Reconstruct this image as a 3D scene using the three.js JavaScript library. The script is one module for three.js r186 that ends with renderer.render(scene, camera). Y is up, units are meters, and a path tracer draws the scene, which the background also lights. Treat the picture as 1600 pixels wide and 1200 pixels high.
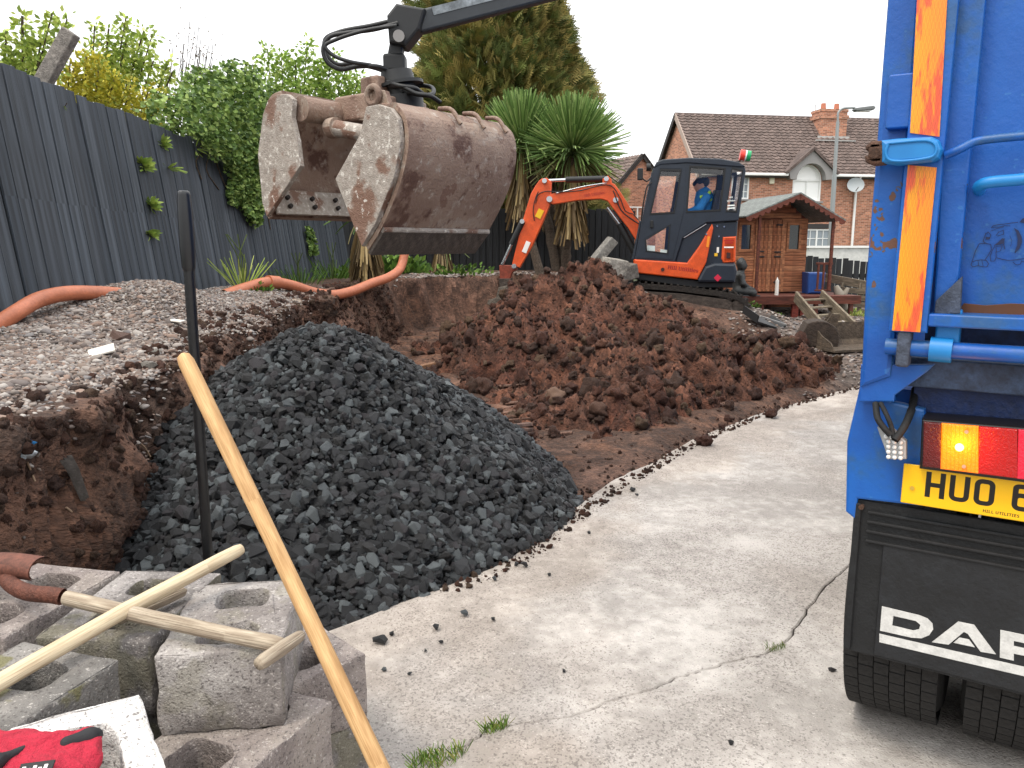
import * as THREE from 'three';
import { mergeGeometries, mergeVertices, toCreasedNormals } from 'three/addons/utils/BufferGeometryUtils.js';
import { RoundedBoxGeometry } from 'three/addons/geometries/RoundedBoxGeometry.js';
import { ConvexGeometry } from 'three/addons/geometries/ConvexGeometry.js';
import { MarchingCubes } from 'three/addons/objects/MarchingCubes.js';

// ---------------------------------------------------------------- camera, sky, sun, exposure
const scene = new THREE.Scene();
const PITCH = 10.1 * Math.PI / 180, EYE = 1.67, FOC = 1230;
const camera = new THREE.PerspectiveCamera(52.0, 4 / 3, 0.05, 600);
camera.position.set(0, EYE, 0);
camera.rotation.set(-PITCH, 0, 0);
scene.add(camera);

const renderer = new THREE.WebGLRenderer({ antialias: true });
renderer.setSize(1024, 768);
renderer.toneMapping = THREE.LinearToneMapping;
renderer.toneMappingExposure = 1.62;
renderer.shadowMap.enabled = true;

{ // even white overcast, a little brighter overhead
  const w = 64, h = 32, d = new Float32Array(w * h * 4);
  for (let j = 0; j < h; j++) for (let i = 0; i < w; i++) {
    const el = Math.max(0, Math.sin(((j + 0.5) / h - 0.5) * Math.PI));
    const L = 0.84 + 0.95 * el, k = (j * w + i) * 4;
    d[k] = L * 0.985; d[k + 1] = L * 0.995; d[k + 2] = L * 1.01; d[k + 3] = 1;
  }
  const t = new THREE.DataTexture(d, w, h, THREE.RGBAFormat, THREE.FloatType);
  t.mapping = THREE.EquirectangularReflectionMapping; t.magFilter = THREE.LinearFilter; t.minFilter = THREE.LinearFilter;
  t.wrapS = THREE.RepeatWrapping; t.needsUpdate = true;
  scene.background = t; scene.environment = t;
}
const sun = new THREE.DirectionalLight(0xfff3e2, 1.1);
sun.position.set(-9, 22, -1); sun.target.position.set(1, 0, -8);
sun.castShadow = true; sun.shadow.radius = 24; sun.shadow.mapSize.set(2048, 2048);
Object.assign(sun.shadow.camera, { left: -25, right: 25, top: 25, bottom: -25, near: 1, far: 80 });
scene.add(sun, sun.target);

// ---------------------------------------------------------------- helpers
const V = (x, y, z) => new THREE.Vector3(x, y, z);
const V2 = (x, y) => new THREE.Vector2(x, y);
function rng(seed) { let a = seed >>> 0; return () => { a = (a + 0x6D2B79F5) | 0; let t = Math.imul(a ^ (a >>> 15), 1 | a); t = (t + Math.imul(t ^ (t >>> 7), 61 | t)) ^ t; return ((t ^ (t >>> 14)) >>> 0) / 4294967296; }; }
const clamp = (x, a = 0, b = 1) => Math.min(b, Math.max(a, x));
const sstep = (a, b, x) => { const t = clamp((x - a) / (b - a)); return t * t * (3 - 2 * t); };
const lerp = (a, b, t) => a + (b - a) * t;
function hash3(x, y, z) { let h = Math.imul(x, 374761393) ^ Math.imul(y, 668265263) ^ Math.imul(z, 2147483647 ^ 0x5bd1e995); h = Math.imul(h ^ (h >>> 13), 1274126177); h ^= h >>> 16; return (h >>> 0) / 4294967296; }
function noise3(x, y, z) {
  const X = Math.floor(x), Y = Math.floor(y), Z = Math.floor(z); let u = x - X, v = y - Y, w = z - Z;
  u = u * u * (3 - 2 * u); v = v * v * (3 - 2 * v); w = w * w * (3 - 2 * w);
  const l = (a, b, t) => a + (b - a) * t;
  return l(l(l(hash3(X, Y, Z), hash3(X + 1, Y, Z), u), l(hash3(X, Y + 1, Z), hash3(X + 1, Y + 1, Z), u), v),
    l(l(hash3(X, Y, Z + 1), hash3(X + 1, Y, Z + 1), u), l(hash3(X, Y + 1, Z + 1), hash3(X + 1, Y + 1, Z + 1), u), v), w) * 2 - 1;
}
function fbm(x, y, z, o = 4) { let s = 0, a = 0.5, f = 1; for (let i = 0; i < o; i++) { s += a * noise3(x * f, y * f, z * f + i * 7.3); a *= 0.5; f *= 2.03; } return s; }
// a pixel of the photograph gives a direction; distance, height or plane gives the point
const ray = (px, py) => { const r = V((px - 800) / FOC, -(py - 600) / FOC, -1); return r.applyAxisAngle(V(1, 0, 0), -PITCH); };
const at = (px, py, D) => { const r = ray(px, py); return r.multiplyScalar(D / -r.z).add(V(0, EYE, 0)); };       // D metres ahead
const onY = (px, py, y) => { const r = ray(px, py); return r.multiplyScalar((y - EYE) / r.y).add(V(0, EYE, 0)); };
const onPlane = (px, py, p, n) => { const r = ray(px, py), o = V(0, EYE, 0); return r.multiplyScalar(p.clone().sub(o).dot(n) / r.dot(n)).add(o); };

// tileable noise textures
function tileNoise(n, f, seed) {
  const out = new Float32Array(n * n);
  for (let j = 0; j < n; j++) for (let i = 0; i < n; i++) {
    const x = i / n * f, y = j / n * f, X = Math.floor(x), Y = Math.floor(y); let u = x - X, v = y - Y; u = u * u * (3 - 2 * u); v = v * v * (3 - 2 * v);
    const X1 = (X + 1) % f, Y1 = (Y + 1) % f;
    const a = hash3(X, Y, seed), b = hash3(X1, Y, seed), c = hash3(X, Y1, seed), d = hash3(X1, Y1, seed);
    out[j * n + i] = lerp(lerp(a, b, u), lerp(c, d, u), v);
  }
  return out;
}
function fbmTile(n, f, o, seed, gain = 0.55) { const s = new Float32Array(n * n); let a = 1, t = 0; for (let k = 0; k < o; k++) { const q = tileNoise(n, f << k, seed + k * 17); for (let i = 0; i < s.length; i++) s[i] += a * q[i]; t += a; a *= gain; } for (let i = 0; i < s.length; i++) s[i] /= t; return s; }
function tex(n, fn, srgb = true, m = n) {
  const d = new Uint8Array(n * m * 4);
  for (let j = 0; j < m; j++) for (let i = 0; i < n; i++) { const c = fn(i, j, j * n + i), k = (j * n + i) * 4; d[k] = clamp(c[0]) * 255; d[k + 1] = clamp(c[1]) * 255; d[k + 2] = clamp(c[2]) * 255; d[k + 3] = 255; }
  const t = new THREE.DataTexture(d, n, m); t.wrapS = t.wrapT = THREE.RepeatWrapping; t.magFilter = THREE.LinearFilter; t.minFilter = THREE.LinearMipmapLinearFilter; t.generateMipmaps = true;
  if (srgb) t.colorSpace = THREE.SRGBColorSpace; t.needsUpdate = true; return t;
}
const rep = (t, sx, sy = sx) => { const c = t.clone(); c.repeat.set(sx, sy); c.needsUpdate = true; return c; };
const con = (x, k, m = 0.5) => clamp((x - m) * k + 0.5);
const mixc = (a, b, t) => [lerp(a[0], b[0], t), lerp(a[1], b[1], t), lerp(a[2], b[2], t)];
const hexc = (h) => [(h >> 16 & 255) / 255, (h >> 8 & 255) / 255, (h & 255) / 255];
const lin = (h) => { const c = new THREE.Color(h); return [c.r, c.g, c.b]; };
const N = 512;
const nA = fbmTile(N, 4, 6, 11), nB = fbmTile(N, 8, 6, 29), nC = fbmTile(N, 32, 4, 47, 0.7), nD = fbmTile(N, 3, 4, 91);
const greyTex = (lo, hi, k = 2.2) => tex(N, (i, j, q) => { const v = lerp(lo, hi, con(nB[q] * 0.55 + nC[q] * 0.45, k)); return [v, v, v]; });
const bumpFine = tex(N, (i, j, q) => { const v = con(nC[q], 2.2); return [v, v, v]; }, false);
const bumpMix = tex(N, (i, j, q) => { const v = con(nA[q] * 0.6 + nC[q] * 0.4, 2.4); return [v, v, v]; }, false);
const softGrey = greyTex(0.62, 1.0), midGrey = greyTex(0.8, 1.0, 1.6);
function std(color, rough = 0.8, o = {}) { return new THREE.MeshStandardMaterial({ color, roughness: rough, ...o }); }
function grained(color, rough = 0.85, s = 1, bump = 0.004, o = {}) { return std(color, rough, { map: rep(softGrey, s), bumpMap: rep(bumpMix, s), bumpScale: bump, ...o }); }

// box-projected uv in metres
function boxUV(g0) {
  const g = g0.index ? g0.toNonIndexed() : g0; const p = g.attributes.position, n = g.attributes.normal, uv = new Float32Array(p.count * 2);
  for (let i = 0; i < p.count; i += 3) {
    let nx = 0, ny = 0, nz = 0; for (let k = 0; k < 3; k++) { nx += n.getX(i + k); ny += n.getY(i + k); nz += n.getZ(i + k); }
    nx = Math.abs(nx); ny = Math.abs(ny); nz = Math.abs(nz);
    for (let k = 0; k < 3; k++) { const x = p.getX(i + k), y = p.getY(i + k), z = p.getZ(i + k); let a, b; if (nx >= ny && nx >= nz) { a = z; b = y; } else if (ny >= nz) { a = x; b = z; } else { a = x; b = y; } uv[(i + k) * 2] = a; uv[(i + k) * 2 + 1] = b; }
  }
  g.setAttribute('uv', new THREE.BufferAttribute(uv, 2)); return g;
}
const box = (w, h, d, x = 0, y = 0, z = 0, r = 0) => { const g = r ? new RoundedBoxGeometry(w, h, d, 2, Math.min(r, w / 2.01, h / 2.01, d / 2.01)) : new THREE.BoxGeometry(w, h, d); return boxUV(g).translate(x, y, z); };
function cyl(a, b, r0, r1 = r0, seg = 12, caps = true) { // tapered rod from a to b
  const d = b.clone().sub(a), L = d.length(); const g = new THREE.CylinderGeometry(r1, r0, L, seg, 1, !caps); g.translate(0, L / 2, 0);
  const uv = g.attributes.uv; for (let i = 0; i < uv.count; i++) uv.setXY(i, uv.getX(i) * 6.28 * r0, uv.getY(i) * L);
  g.applyQuaternion(new THREE.Quaternion().setFromUnitVectors(V(0, 1, 0), d.normalize())); g.translate(a.x, a.y, a.z); return g.toNonIndexed();
}
function tube(pts, r, seg = 24, rad = 10) { const c = new THREE.CatmullRomCurve3(pts); const g = new THREE.TubeGeometry(c, seg, r, rad); const L = c.getLength(), uv = g.attributes.uv; for (let i = 0; i < uv.count; i++) uv.setXY(i, uv.getX(i) * L, uv.getY(i) * 6.28 * r); return g.toNonIndexed(); }
function barBetween(a, b, w, h, r = 0) { // rectangular bar, w across, h tall
  const d = b.clone().sub(a), L = d.length(); const g = box(w, h, L, 0, 0, 0, r); const m = new THREE.Matrix4().lookAt(a, b, V(0, 1, 0)); g.applyMatrix4(m); g.translate((a.x + b.x) / 2, (a.y + b.y) / 2, (a.z + b.z) / 2); return g;
}
function extr(pts, depth, bevel = 0, holes = []) { // outline in x,y pushed along +z
  const s = new THREE.Shape(pts.map(p => V2(p[0], p[1]))); for (const h of holes) s.holes.push(new THREE.Path(h.map(p => V2(p[0], p[1]))));
  return boxUV(new THREE.ExtrudeGeometry(s, { depth, bevelEnabled: bevel > 0, bevelSize: bevel, bevelThickness: bevel, bevelSegments: 2, curveSegments: 8, bevelOffset: -bevel }));
}
const merge = (list) => { const l = list.map(g => { const q = g.index ? g.toNonIndexed() : g; for (const k of Object.keys(q.attributes)) if (!['position', 'normal', 'uv'].includes(k)) q.deleteAttribute(k); if (!q.attributes.uv) q.setAttribute('uv', new THREE.BufferAttribute(new Float32Array(q.attributes.position.count * 2), 2)); return q; }); return l.length === 1 ? l[0] : mergeGeometries(l); };
const taken = {};
const numbered = (n) => { const k = taken[n] = (taken[n] ?? -1) + 1; return k ? n + '_' + String(k).padStart(3, '0') : n; };
function info(o, label, category, group, kind) { if (label) o.userData.label = label; if (category) o.userData.category = category; if (group) o.userData.group = group; if (kind) o.userData.kind = kind; return o; }
function thing(name, label, category, pos = V(0, 0, 0), turn = 0, group) { const o = new THREE.Group(); o.name = numbered(name); o.position.copy(pos); o.rotation.y = turn; scene.add(o); return info(o, label, category, group); }
function mesh(name, geo, mat, parent, label) { const m = new THREE.Mesh(Array.isArray(geo) ? merge(geo) : geo, mat); m.name = name; m.castShadow = m.receiveShadow = true; if (label) m.userData.label = label; parent.add(m); return m; }
function single(name, geo, mat, label, category, group) { const m = mesh(numbered(name), geo, mat, scene); return info(m, label, category, group); }
function struct(name, geo, mat) { const m = mesh(numbered(name), geo, mat, scene); m.userData.kind = 'structure'; return m; }
function stuff(name, geo, mat, list, parent, top) { // list of {m: Matrix4, c: [r,g,b]}
  const im = new THREE.InstancedMesh(geo, mat, list.length); im.name = top ? numbered(name) : name; im.userData.kind = 'stuff'; im.castShadow = im.receiveShadow = true;
  const c = new THREE.Color(); list.forEach((e, i) => { im.setMatrixAt(i, e.m); if (e.c) im.setColorAt(i, c.setRGB(...e.c)); }); parent.add(im); return im;
}
const M4 = (p, q, s) => new THREE.Matrix4().compose(p, q, typeof s === 'number' ? V(s, s, s) : s);
const rq = (R) => new THREE.Quaternion(R() - 0.5, R() - 0.5, R() - 0.5, R() - 0.5).normalize();
const toward = (from, dir) => new THREE.Quaternion().setFromUnitVectors(from, dir.clone().normalize());
// signed-field body: list of [ax,ay,az,ra,bx,by,bz,rb], smooth union, one surface
function blob(bones, k, res) {
  const lo = V(1e9, 1e9, 1e9), hi = V(-1e9, -1e9, -1e9);
  for (const b of bones) for (const o of [0, 4]) { const r = b[o + 3] * 1.25 + k * 0.5; lo.min(V(b[o] - r, b[o + 1] - r, b[o + 2] - r)); hi.max(V(b[o] + r, b[o + 1] + r, b[o + 2] + r)); }
  const c = lo.clone().add(hi).multiplyScalar(0.5), S = Math.max(hi.x - lo.x, hi.y - lo.y, hi.z - lo.z) / 2 * 1.12;
  const mc = new MarchingCubes(res, new THREE.MeshBasicMaterial(), false, false, 60000); mc.isolation = 0;
  for (let z = 0; z < res; z++) for (let y = 0; y < res; y++) for (let x = 0; x < res; x++) {
    const P = [c.x + (x / res * 2 - 1) * S, c.y + (y / res * 2 - 1) * S, c.z + (z / res * 2 - 1) * S]; let acc = 0;
    for (const b of bones) {
      const dx = b[4] - b[0], dy = b[5] - b[1], dz = b[6] - b[2], l = dx * dx + dy * dy + dz * dz;
      const t = l ? clamp(((P[0] - b[0]) * dx + (P[1] - b[1]) * dy + (P[2] - b[2]) * dz) / l) : 0;
      const d = Math.hypot(P[0] - b[0] - dx * t, P[1] - b[1] - dy * t, P[2] - b[2] - dz * t) - lerp(b[3], b[7], t);
      acc += Math.exp(-d / k);
    }
    mc.field[z * res * res + y * res + x] = k * Math.log(acc + 1e-30);
  }
  mc.update(); const n = mc.count; const g = new THREE.BufferGeometry();
  const p = mc.positionArray.slice(0, n * 3), nn = mc.normalArray.slice(0, n * 3); for (let i = 0; i < n; i++) { p[i * 3] = p[i * 3] * S + c.x; p[i * 3 + 1] = p[i * 3 + 1] * S + c.y; p[i * 3 + 2] = p[i * 3 + 2] * S + c.z; }
  g.setAttribute('position', new THREE.BufferAttribute(p, 3)); g.setAttribute('normal', new THREE.BufferAttribute(nn, 3));
  const w = mergeVertices(g, 1e-5); w.deleteAttribute('normal'); w.computeVertexNormals(); return boxUV(w);
}
// push vertices about by noise, keeping seams closed
function onGround(px, py) { const r = ray(px, py); let t = 0.5; for (; t < 60; t += 0.03) { const p = r.clone().multiplyScalar(t).add(V(0, EYE, 0)); if (p.y < surfH(p.x, -p.z)) return p; } return onY(px, py, 0); }
function roughen(g, amp, freq, seed = 0, o = 3) { const p = g.attributes.position; for (let i = 0; i < p.count; i++) { const x = p.getX(i), y = p.getY(i), z = p.getZ(i); p.setXYZ(i, x + amp * fbm(x * freq + seed, y * freq, z * freq, o), y + amp * fbm(x * freq, y * freq + 31 + seed, z * freq, o), z + amp * fbm(x * freq, y * freq, z * freq + 77 + seed, o)); } g.computeVertexNormals(); return g; }
function rock(seed, n = 13, sx = 1, sy = 0.75, sz = 0.9) { const R = rng(seed), pts = []; for (let i = 0; i < n; i++) { const v = V(R() - 0.5, R() - 0.5, R() - 0.5).normalize().multiplyScalar(0.42 + 0.12 * R()); pts.push(v.multiply(V(sx, sy, sz))); } const g = new ConvexGeometry(pts); return boxUV(g); }
function pebble(seed, detail = 1) { const g = new THREE.IcosahedronGeometry(0.5, detail); const p = g.attributes.position; for (let i = 0; i < p.count; i++) { const v = V(p.getX(i), p.getY(i), p.getZ(i)); const k = 1 + 0.45 * noise3(v.x * 2.2 + seed * 9, v.y * 2.2, v.z * 2.2); v.multiplyScalar(k); p.setXYZ(i, v.x, v.y * 0.7, v.z * 0.85); } const w = mergeVertices(g.deleteAttribute('normal').deleteAttribute('uv'), 1e-4); w.computeVertexNormals(); return boxUV(w); }
function clod(seed) { const g = new THREE.IcosahedronGeometry(0.5, 2); const p = g.attributes.position; for (let i = 0; i < p.count; i++) { const v = V(p.getX(i), p.getY(i), p.getZ(i)); const k = 1 + 1.3 * fbm(v.x * 3.2 + seed * 9, v.y * 3.2, v.z * 3.2, 3); v.multiplyScalar(k); p.setXYZ(i, v.x, v.y * 0.8, v.z * 0.9); } const w = mergeVertices(g.deleteAttribute('normal').deleteAttribute('uv'), 1e-4); w.computeVertexNormals(); return boxUV(w); }

// ---------------------------------------------------------------- lie of the land (x across, D ahead of the camera)
const EDGE = [[-2.1, -4], [-2.05, 2.4], [-1.9, 3.4], [-1.86, 4.3], [-1.98, 6.2], [-2.05, 8], [-2.02, 10.6], [-1.75, 12.0], [-1.2, 13.0], [-0.6, 13.7], [0.2, 14.1], [1.1, 13.5], [1.7, 12.3], [3.6, 12.1], [4.6, 12.7], [4.8, 16], [4.8, 40]];
function edgeDist(x, D) { // + on the raised side
  let best = 1e9, sg = 1; for (let i = 0; i < EDGE.length - 1; i++) { const [ax, ay] = EDGE[i], [bx, by] = EDGE[i + 1], dx = bx - ax, dy = by - ay; const t = clamp(((x - ax) * dx + (D - ay) * dy) / (dx * dx + dy * dy)); const d = Math.hypot(x - ax - dx * t, D - ay - dy * t); if (d < best) { best = d; sg = dx * (D - ay) - dy * (x - ax) > 0 ? 1 : -1; } } return best * sg;
}
function platH(x, D) {
  let h = 0.93 + 0.17 * clamp((-1.95 - x) / 1.4);
  h = lerp(h, 1.12, sstep(7, 11, D)); h = lerp(h, 0.58, sstep(0.6, 4.0, x) * sstep(9, 11, D));
  h += 0.30 * Math.exp(-(((x + 3.0) / 0.62) ** 2 + ((D - 6.6) / 0.85) ** 2)) + 0.10 * Math.exp(-(((x + 2.9) / 0.7) ** 2 + ((D - 8.6) / 1.2) ** 2));
  if (x > 4) h = lerp(h, 0.3, sstep(4, 5.4, x));
  if (D > 18) h = lerp(h, 0.0, sstep(18, 24, D));
  if (x < -4.2) h = lerp(h, 0.9, sstep(-4.2, -6, x));
  return h;
}
function driveEdge(D) { const P = [[-2, -1.9], [1.5, -2.0], [2.6, -1.3], [3.1, -0.9], [3.95, -0.06], [5.3, 0.66], [6.8, 1.7], [7.88, 2.62], [9.16, 4.05], [10.5, 6.2], [12, 9.5]]; for (let i = 0; i < P.length - 1; i++) if (D <= P[i + 1][0]) { const t = (D - P[i][0]) / (P[i + 1][0] - P[i][0]); return lerp(P[i][1], P[i + 1][1], t); } return 30; }
function floorH(x, D) {
  const off = driveEdge(D) - x;                          // metres left of the drive's edge
  let f = lerp(-0.085, -0.035, sstep(-0.1, 0.25, off)) ;
  if (off > 0) f += 0.30 * sstep(8.4, 12.5, D) * sstep(0, 1.2, off) - 0.06 * sstep(0.5, 1.5, off) * (1 - sstep(8.5, 11, D)) + 0.07 * sstep(0.02, 0.4, off) * sstep(5.5, 7.5, D);
  return f;
}
function groundH(x, D) {
  const n = fbm(x * 1.7, D * 1.7, 3.1, 2), e0 = edgeDist(x, D);
  const soft = x > 0.3 && D > 10 ? 0.9 : 0.2; const e = e0 + 0.22 * n;
  const f = floorH(x, D), k = sstep(-soft * 0.5, soft * 0.55, e), off = driveEdge(D) - x;
  let h = lerp(f, platH(x, D), k);
  if (k < 0.5 && off > 0.05) h += 0.05 * sstep(0.05, 0.5, off) * fbm(x * 5, D * 5, 1, 4);
  else if (off > 0.05) h += 0.045 * fbm(x * 2.3, D * 2.3, 5, 3);
  return { h, k, e: e0, off };
}
const Yg = (x, D) => groundH(x, D).h;
function heapH(x, D) { // black stone
  const dx = x + 1.22, dy = D - 5.05, a = Math.atan2(dy, dx), d = Math.hypot(dx, dy) * (1.02 + 0.21 * Math.exp(-(((a + 0.72) / 0.6) ** 2)) + 0.12 * Math.exp(-(((a - 0.2) / 0.5) ** 2)) + 0.1 * fbm(x * 1.2, D * 1.2, 40, 3));
  return 1.13 - 0.73 * (Math.sqrt(d * d + 0.16) - 0.4) + 0.05 * fbm(x * 3, D * 3, 17, 3);
}
const CONES = [[0.9, 11.3, 1.4, 0.6, 0.45], [0.2, 12.6, 0.6, 0.5, 0.4], [1.75, 10.2, 0.78, 0.45, 0.5], [2.7, 9.8, 0.6, 0.5, 0.4], [3.3, 9.5, 0.52, 0.5, 0.3], [1.7, 8.7, 0.52, 0.36, 0.5], [2.6, 8.5, 0.36, 0.36, 0.4], [1.3, 9.4, 0.58, 0.42, 0.5], [1.0, 7.5, 0.28, 0.36, 0.3], [1.7, 7.6, 0.28, 0.32, 0.4]];
function spoilH(x, D) {
  let s = 0; for (const [cx, cd, h, m, r] of CONES) { const d = Math.hypot(x - cx, D - cd); const c = h - m * (Math.sqrt(d * d + r * r) - r); s += Math.exp(c * 9); }
  let h = Math.log(s) / 9 - 0.06; const a = sstep(-0.2, 0.35, h);
  h += a * (0.24 * fbm(x * 1.9, D * 1.9, 61, 3) + 0.32 * (0.3 - Math.abs(fbm(x * 2.6, D * 2.6, 13, 3)) * 2) + 0.19 * (0.28 - Math.abs(fbm(x * 7, D * 7, 7, 3)) * 2) + 0.05 * fbm(x * 24, D * 24, 3, 2));
  const off = driveEdge(D) - x; h -= 0.9 * (1 - sstep(0.1, 0.9, off)) * 0.5;
  return h - 0.06;
}
const surfH = (x, D) => Math.max(Yg(x, D), heapH(x, D), spoilH(x, D));
// ---------------------------------------------------------------- ground
const soilDark = lin(0x5a4336), soilBank = lin(0x7a5642), soilFloor = lin(0x8a6857), gravelBed = lin(0x7f736b), grassy = lin(0x4f5a34);
const soilTex = tex(N, (i, j, q) => { const v = lerp(0.5, 1, con(nB[q] * 0.5 + nC[q] * 0.5, 2.6)); return [v, v * 0.985, v * 0.97]; });
const soilMat = new THREE.MeshStandardMaterial({ vertexColors: true, roughness: 0.97, map: rep(soilTex, 1.1), bumpMap: rep(bumpMix, 1.7), bumpScale: 0.02 });
{
  const axis = (lo, a, b, hi, st) => { const v = []; for (let t = a; t <= b + 1e-6; t += st) v.push(t); let s = st, t = b; const up = []; while (t < hi) { s *= 1.25; t += s; up.push(Math.min(t, hi)); } s = st; t = a; const dn = []; while (t > lo) { s *= 1.25; t -= s; dn.unshift(Math.max(t, lo)); } return [...dn, ...v, ...up]; };
  const xs = axis(-150, -4.2, 5.2, 150, 0.045).filter(v => v < -2.46 || v > -1.56), xf = []; for (let t = -2.45; t < -1.56; t += 0.013) xf.push(t); xs.push(...xf); xs.sort((a, b) => a - b); const ds = axis(-60, 1.2, 13.2, 320, 0.045), nx = xs.length, nd = ds.length;
  const pos = new Float32Array(nx * nd * 3), col = new Float32Array(nx * nd * 3), uv = new Float32Array(nx * nd * 2), idx = [];
  for (let j = 0; j < nd; j++) for (let i = 0; i < nx; i++) {
    const x = xs[i], D = ds[j], q = j * nx + i, g = groundH(x, D); let px = x, py = g.h, pd = D;
    const bankness = Math.max(0, 1 - Math.abs(g.e) / 0.5);
    if (bankness > 0 && g.off > 0.2) { px += bankness * (0.22 * fbm(D * 2.6, py * 3, 2, 3) + 0.16 * fbm(D * 5, py * 5.5, 12, 2)); }
    pos[q * 3] = px; pos[q * 3 + 1] = py; pos[q * 3 + 2] = -pd; uv[q * 2] = px + py * 0.9; uv[q * 2 + 1] = pd + py * 0.35;
    const n1 = fbm(x * 2.4, D * 2.4, 88, 3), edge = sstep(0.05, 0.55, g.e + 0.35 * n1);
    let c = mixc(soilFloor, soilBank, con(0.5 + fbm(x * 1.3, D * 1.3, g.h * 2 + 70, 3), 3)); c = mixc(c, soilDark, con(0.5 + fbm(x * 3.1, D * 3.1, g.h * 3.1 + 40, 4), 2.2) * 0.7);
    c = mixc(c, gravelBed, edge * (x < 0 ? 1 - 0.85 * sstep(8.2, 9.6, D + n1) : sstep(3.2, 4.8, x)));
    if (x > 3.4 && D > 8.5) c = mixc(c, gravelBed, sstep(3.4, 4.6, x + n1 * 0.8));
    if (D > 17 || x < -4.3) c = mixc(c, grassy, Math.max(sstep(17, 20, D), sstep(-4.2, -4.8, x)));
    col.set(c, q * 3);
    if (i < nx - 1 && j < nd - 1) idx.push(q, q + 1, q + nx, q + 1, q + nx + 1, q + nx);
  }
  const g = new THREE.BufferGeometry(); g.setAttribute('position', new THREE.BufferAttribute(pos, 3)); g.setAttribute('color', new THREE.BufferAttribute(col, 3)); g.setAttribute('uv', new THREE.BufferAttribute(uv, 2)); g.setIndex(idx); g.computeVertexNormals();
  struct('ground', boxUV(g), soilMat);
}
// ---------------------------------------------------------------- concrete drive: two slabs parted by the crack
const concreteTex = (() => { const n = 1400, a = fbmTile(n, 5, 6, 5, 0.6), b = fbmTile(n, 48, 3, 8, 0.7), s1 = fbmTile(n, 380, 2, 12, 0.8), s2 = fbmTile(n, 170, 2, 33, 0.8), m = fbmTile(n, 4, 4, 71, 0.6);
  return tex(n, (i, j, q) => { let c = mixc(hexc(0x96918c), hexc(0xbfbab5), con(a[q] * 0.6 + b[q] * 0.4, 3.2)); const worn = con(m[q], 4.5); c = mixc(c, hexc(0x8f8882), worn * 0.35);
    const pit = s1[q] > lerp(0.8, 0.64, worn) ? 1 : 0, pit2 = s2[q] < lerp(0.12, 0.25, worn) ? 1 : 0; c = mixc(c, hexc(0x57524f), pit * 0.5); c = mixc(c, hexc(0x7b746f), pit2 * 0.45); if (s1[q] < 0.17) c = mixc(c, hexc(0xd4cfc8), 0.6); return c; }); })();
const concreteBump = (() => { const n = 512, s = fbmTile(n, 128, 2, 12, 0.8), b = fbmTile(n, 16, 4, 8, 0.7); return tex(n, (i, j, q) => { const v = s[q] * 0.6 + b[q] * 0.4; return [v, v, v]; }, false); })();
const driveMat = std(0xffffff, 0.93, { map: rep(concreteTex, 0.38), bumpMap: rep(concreteBump, 1.3), bumpScale: 0.006, vertexColors: true });
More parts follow.
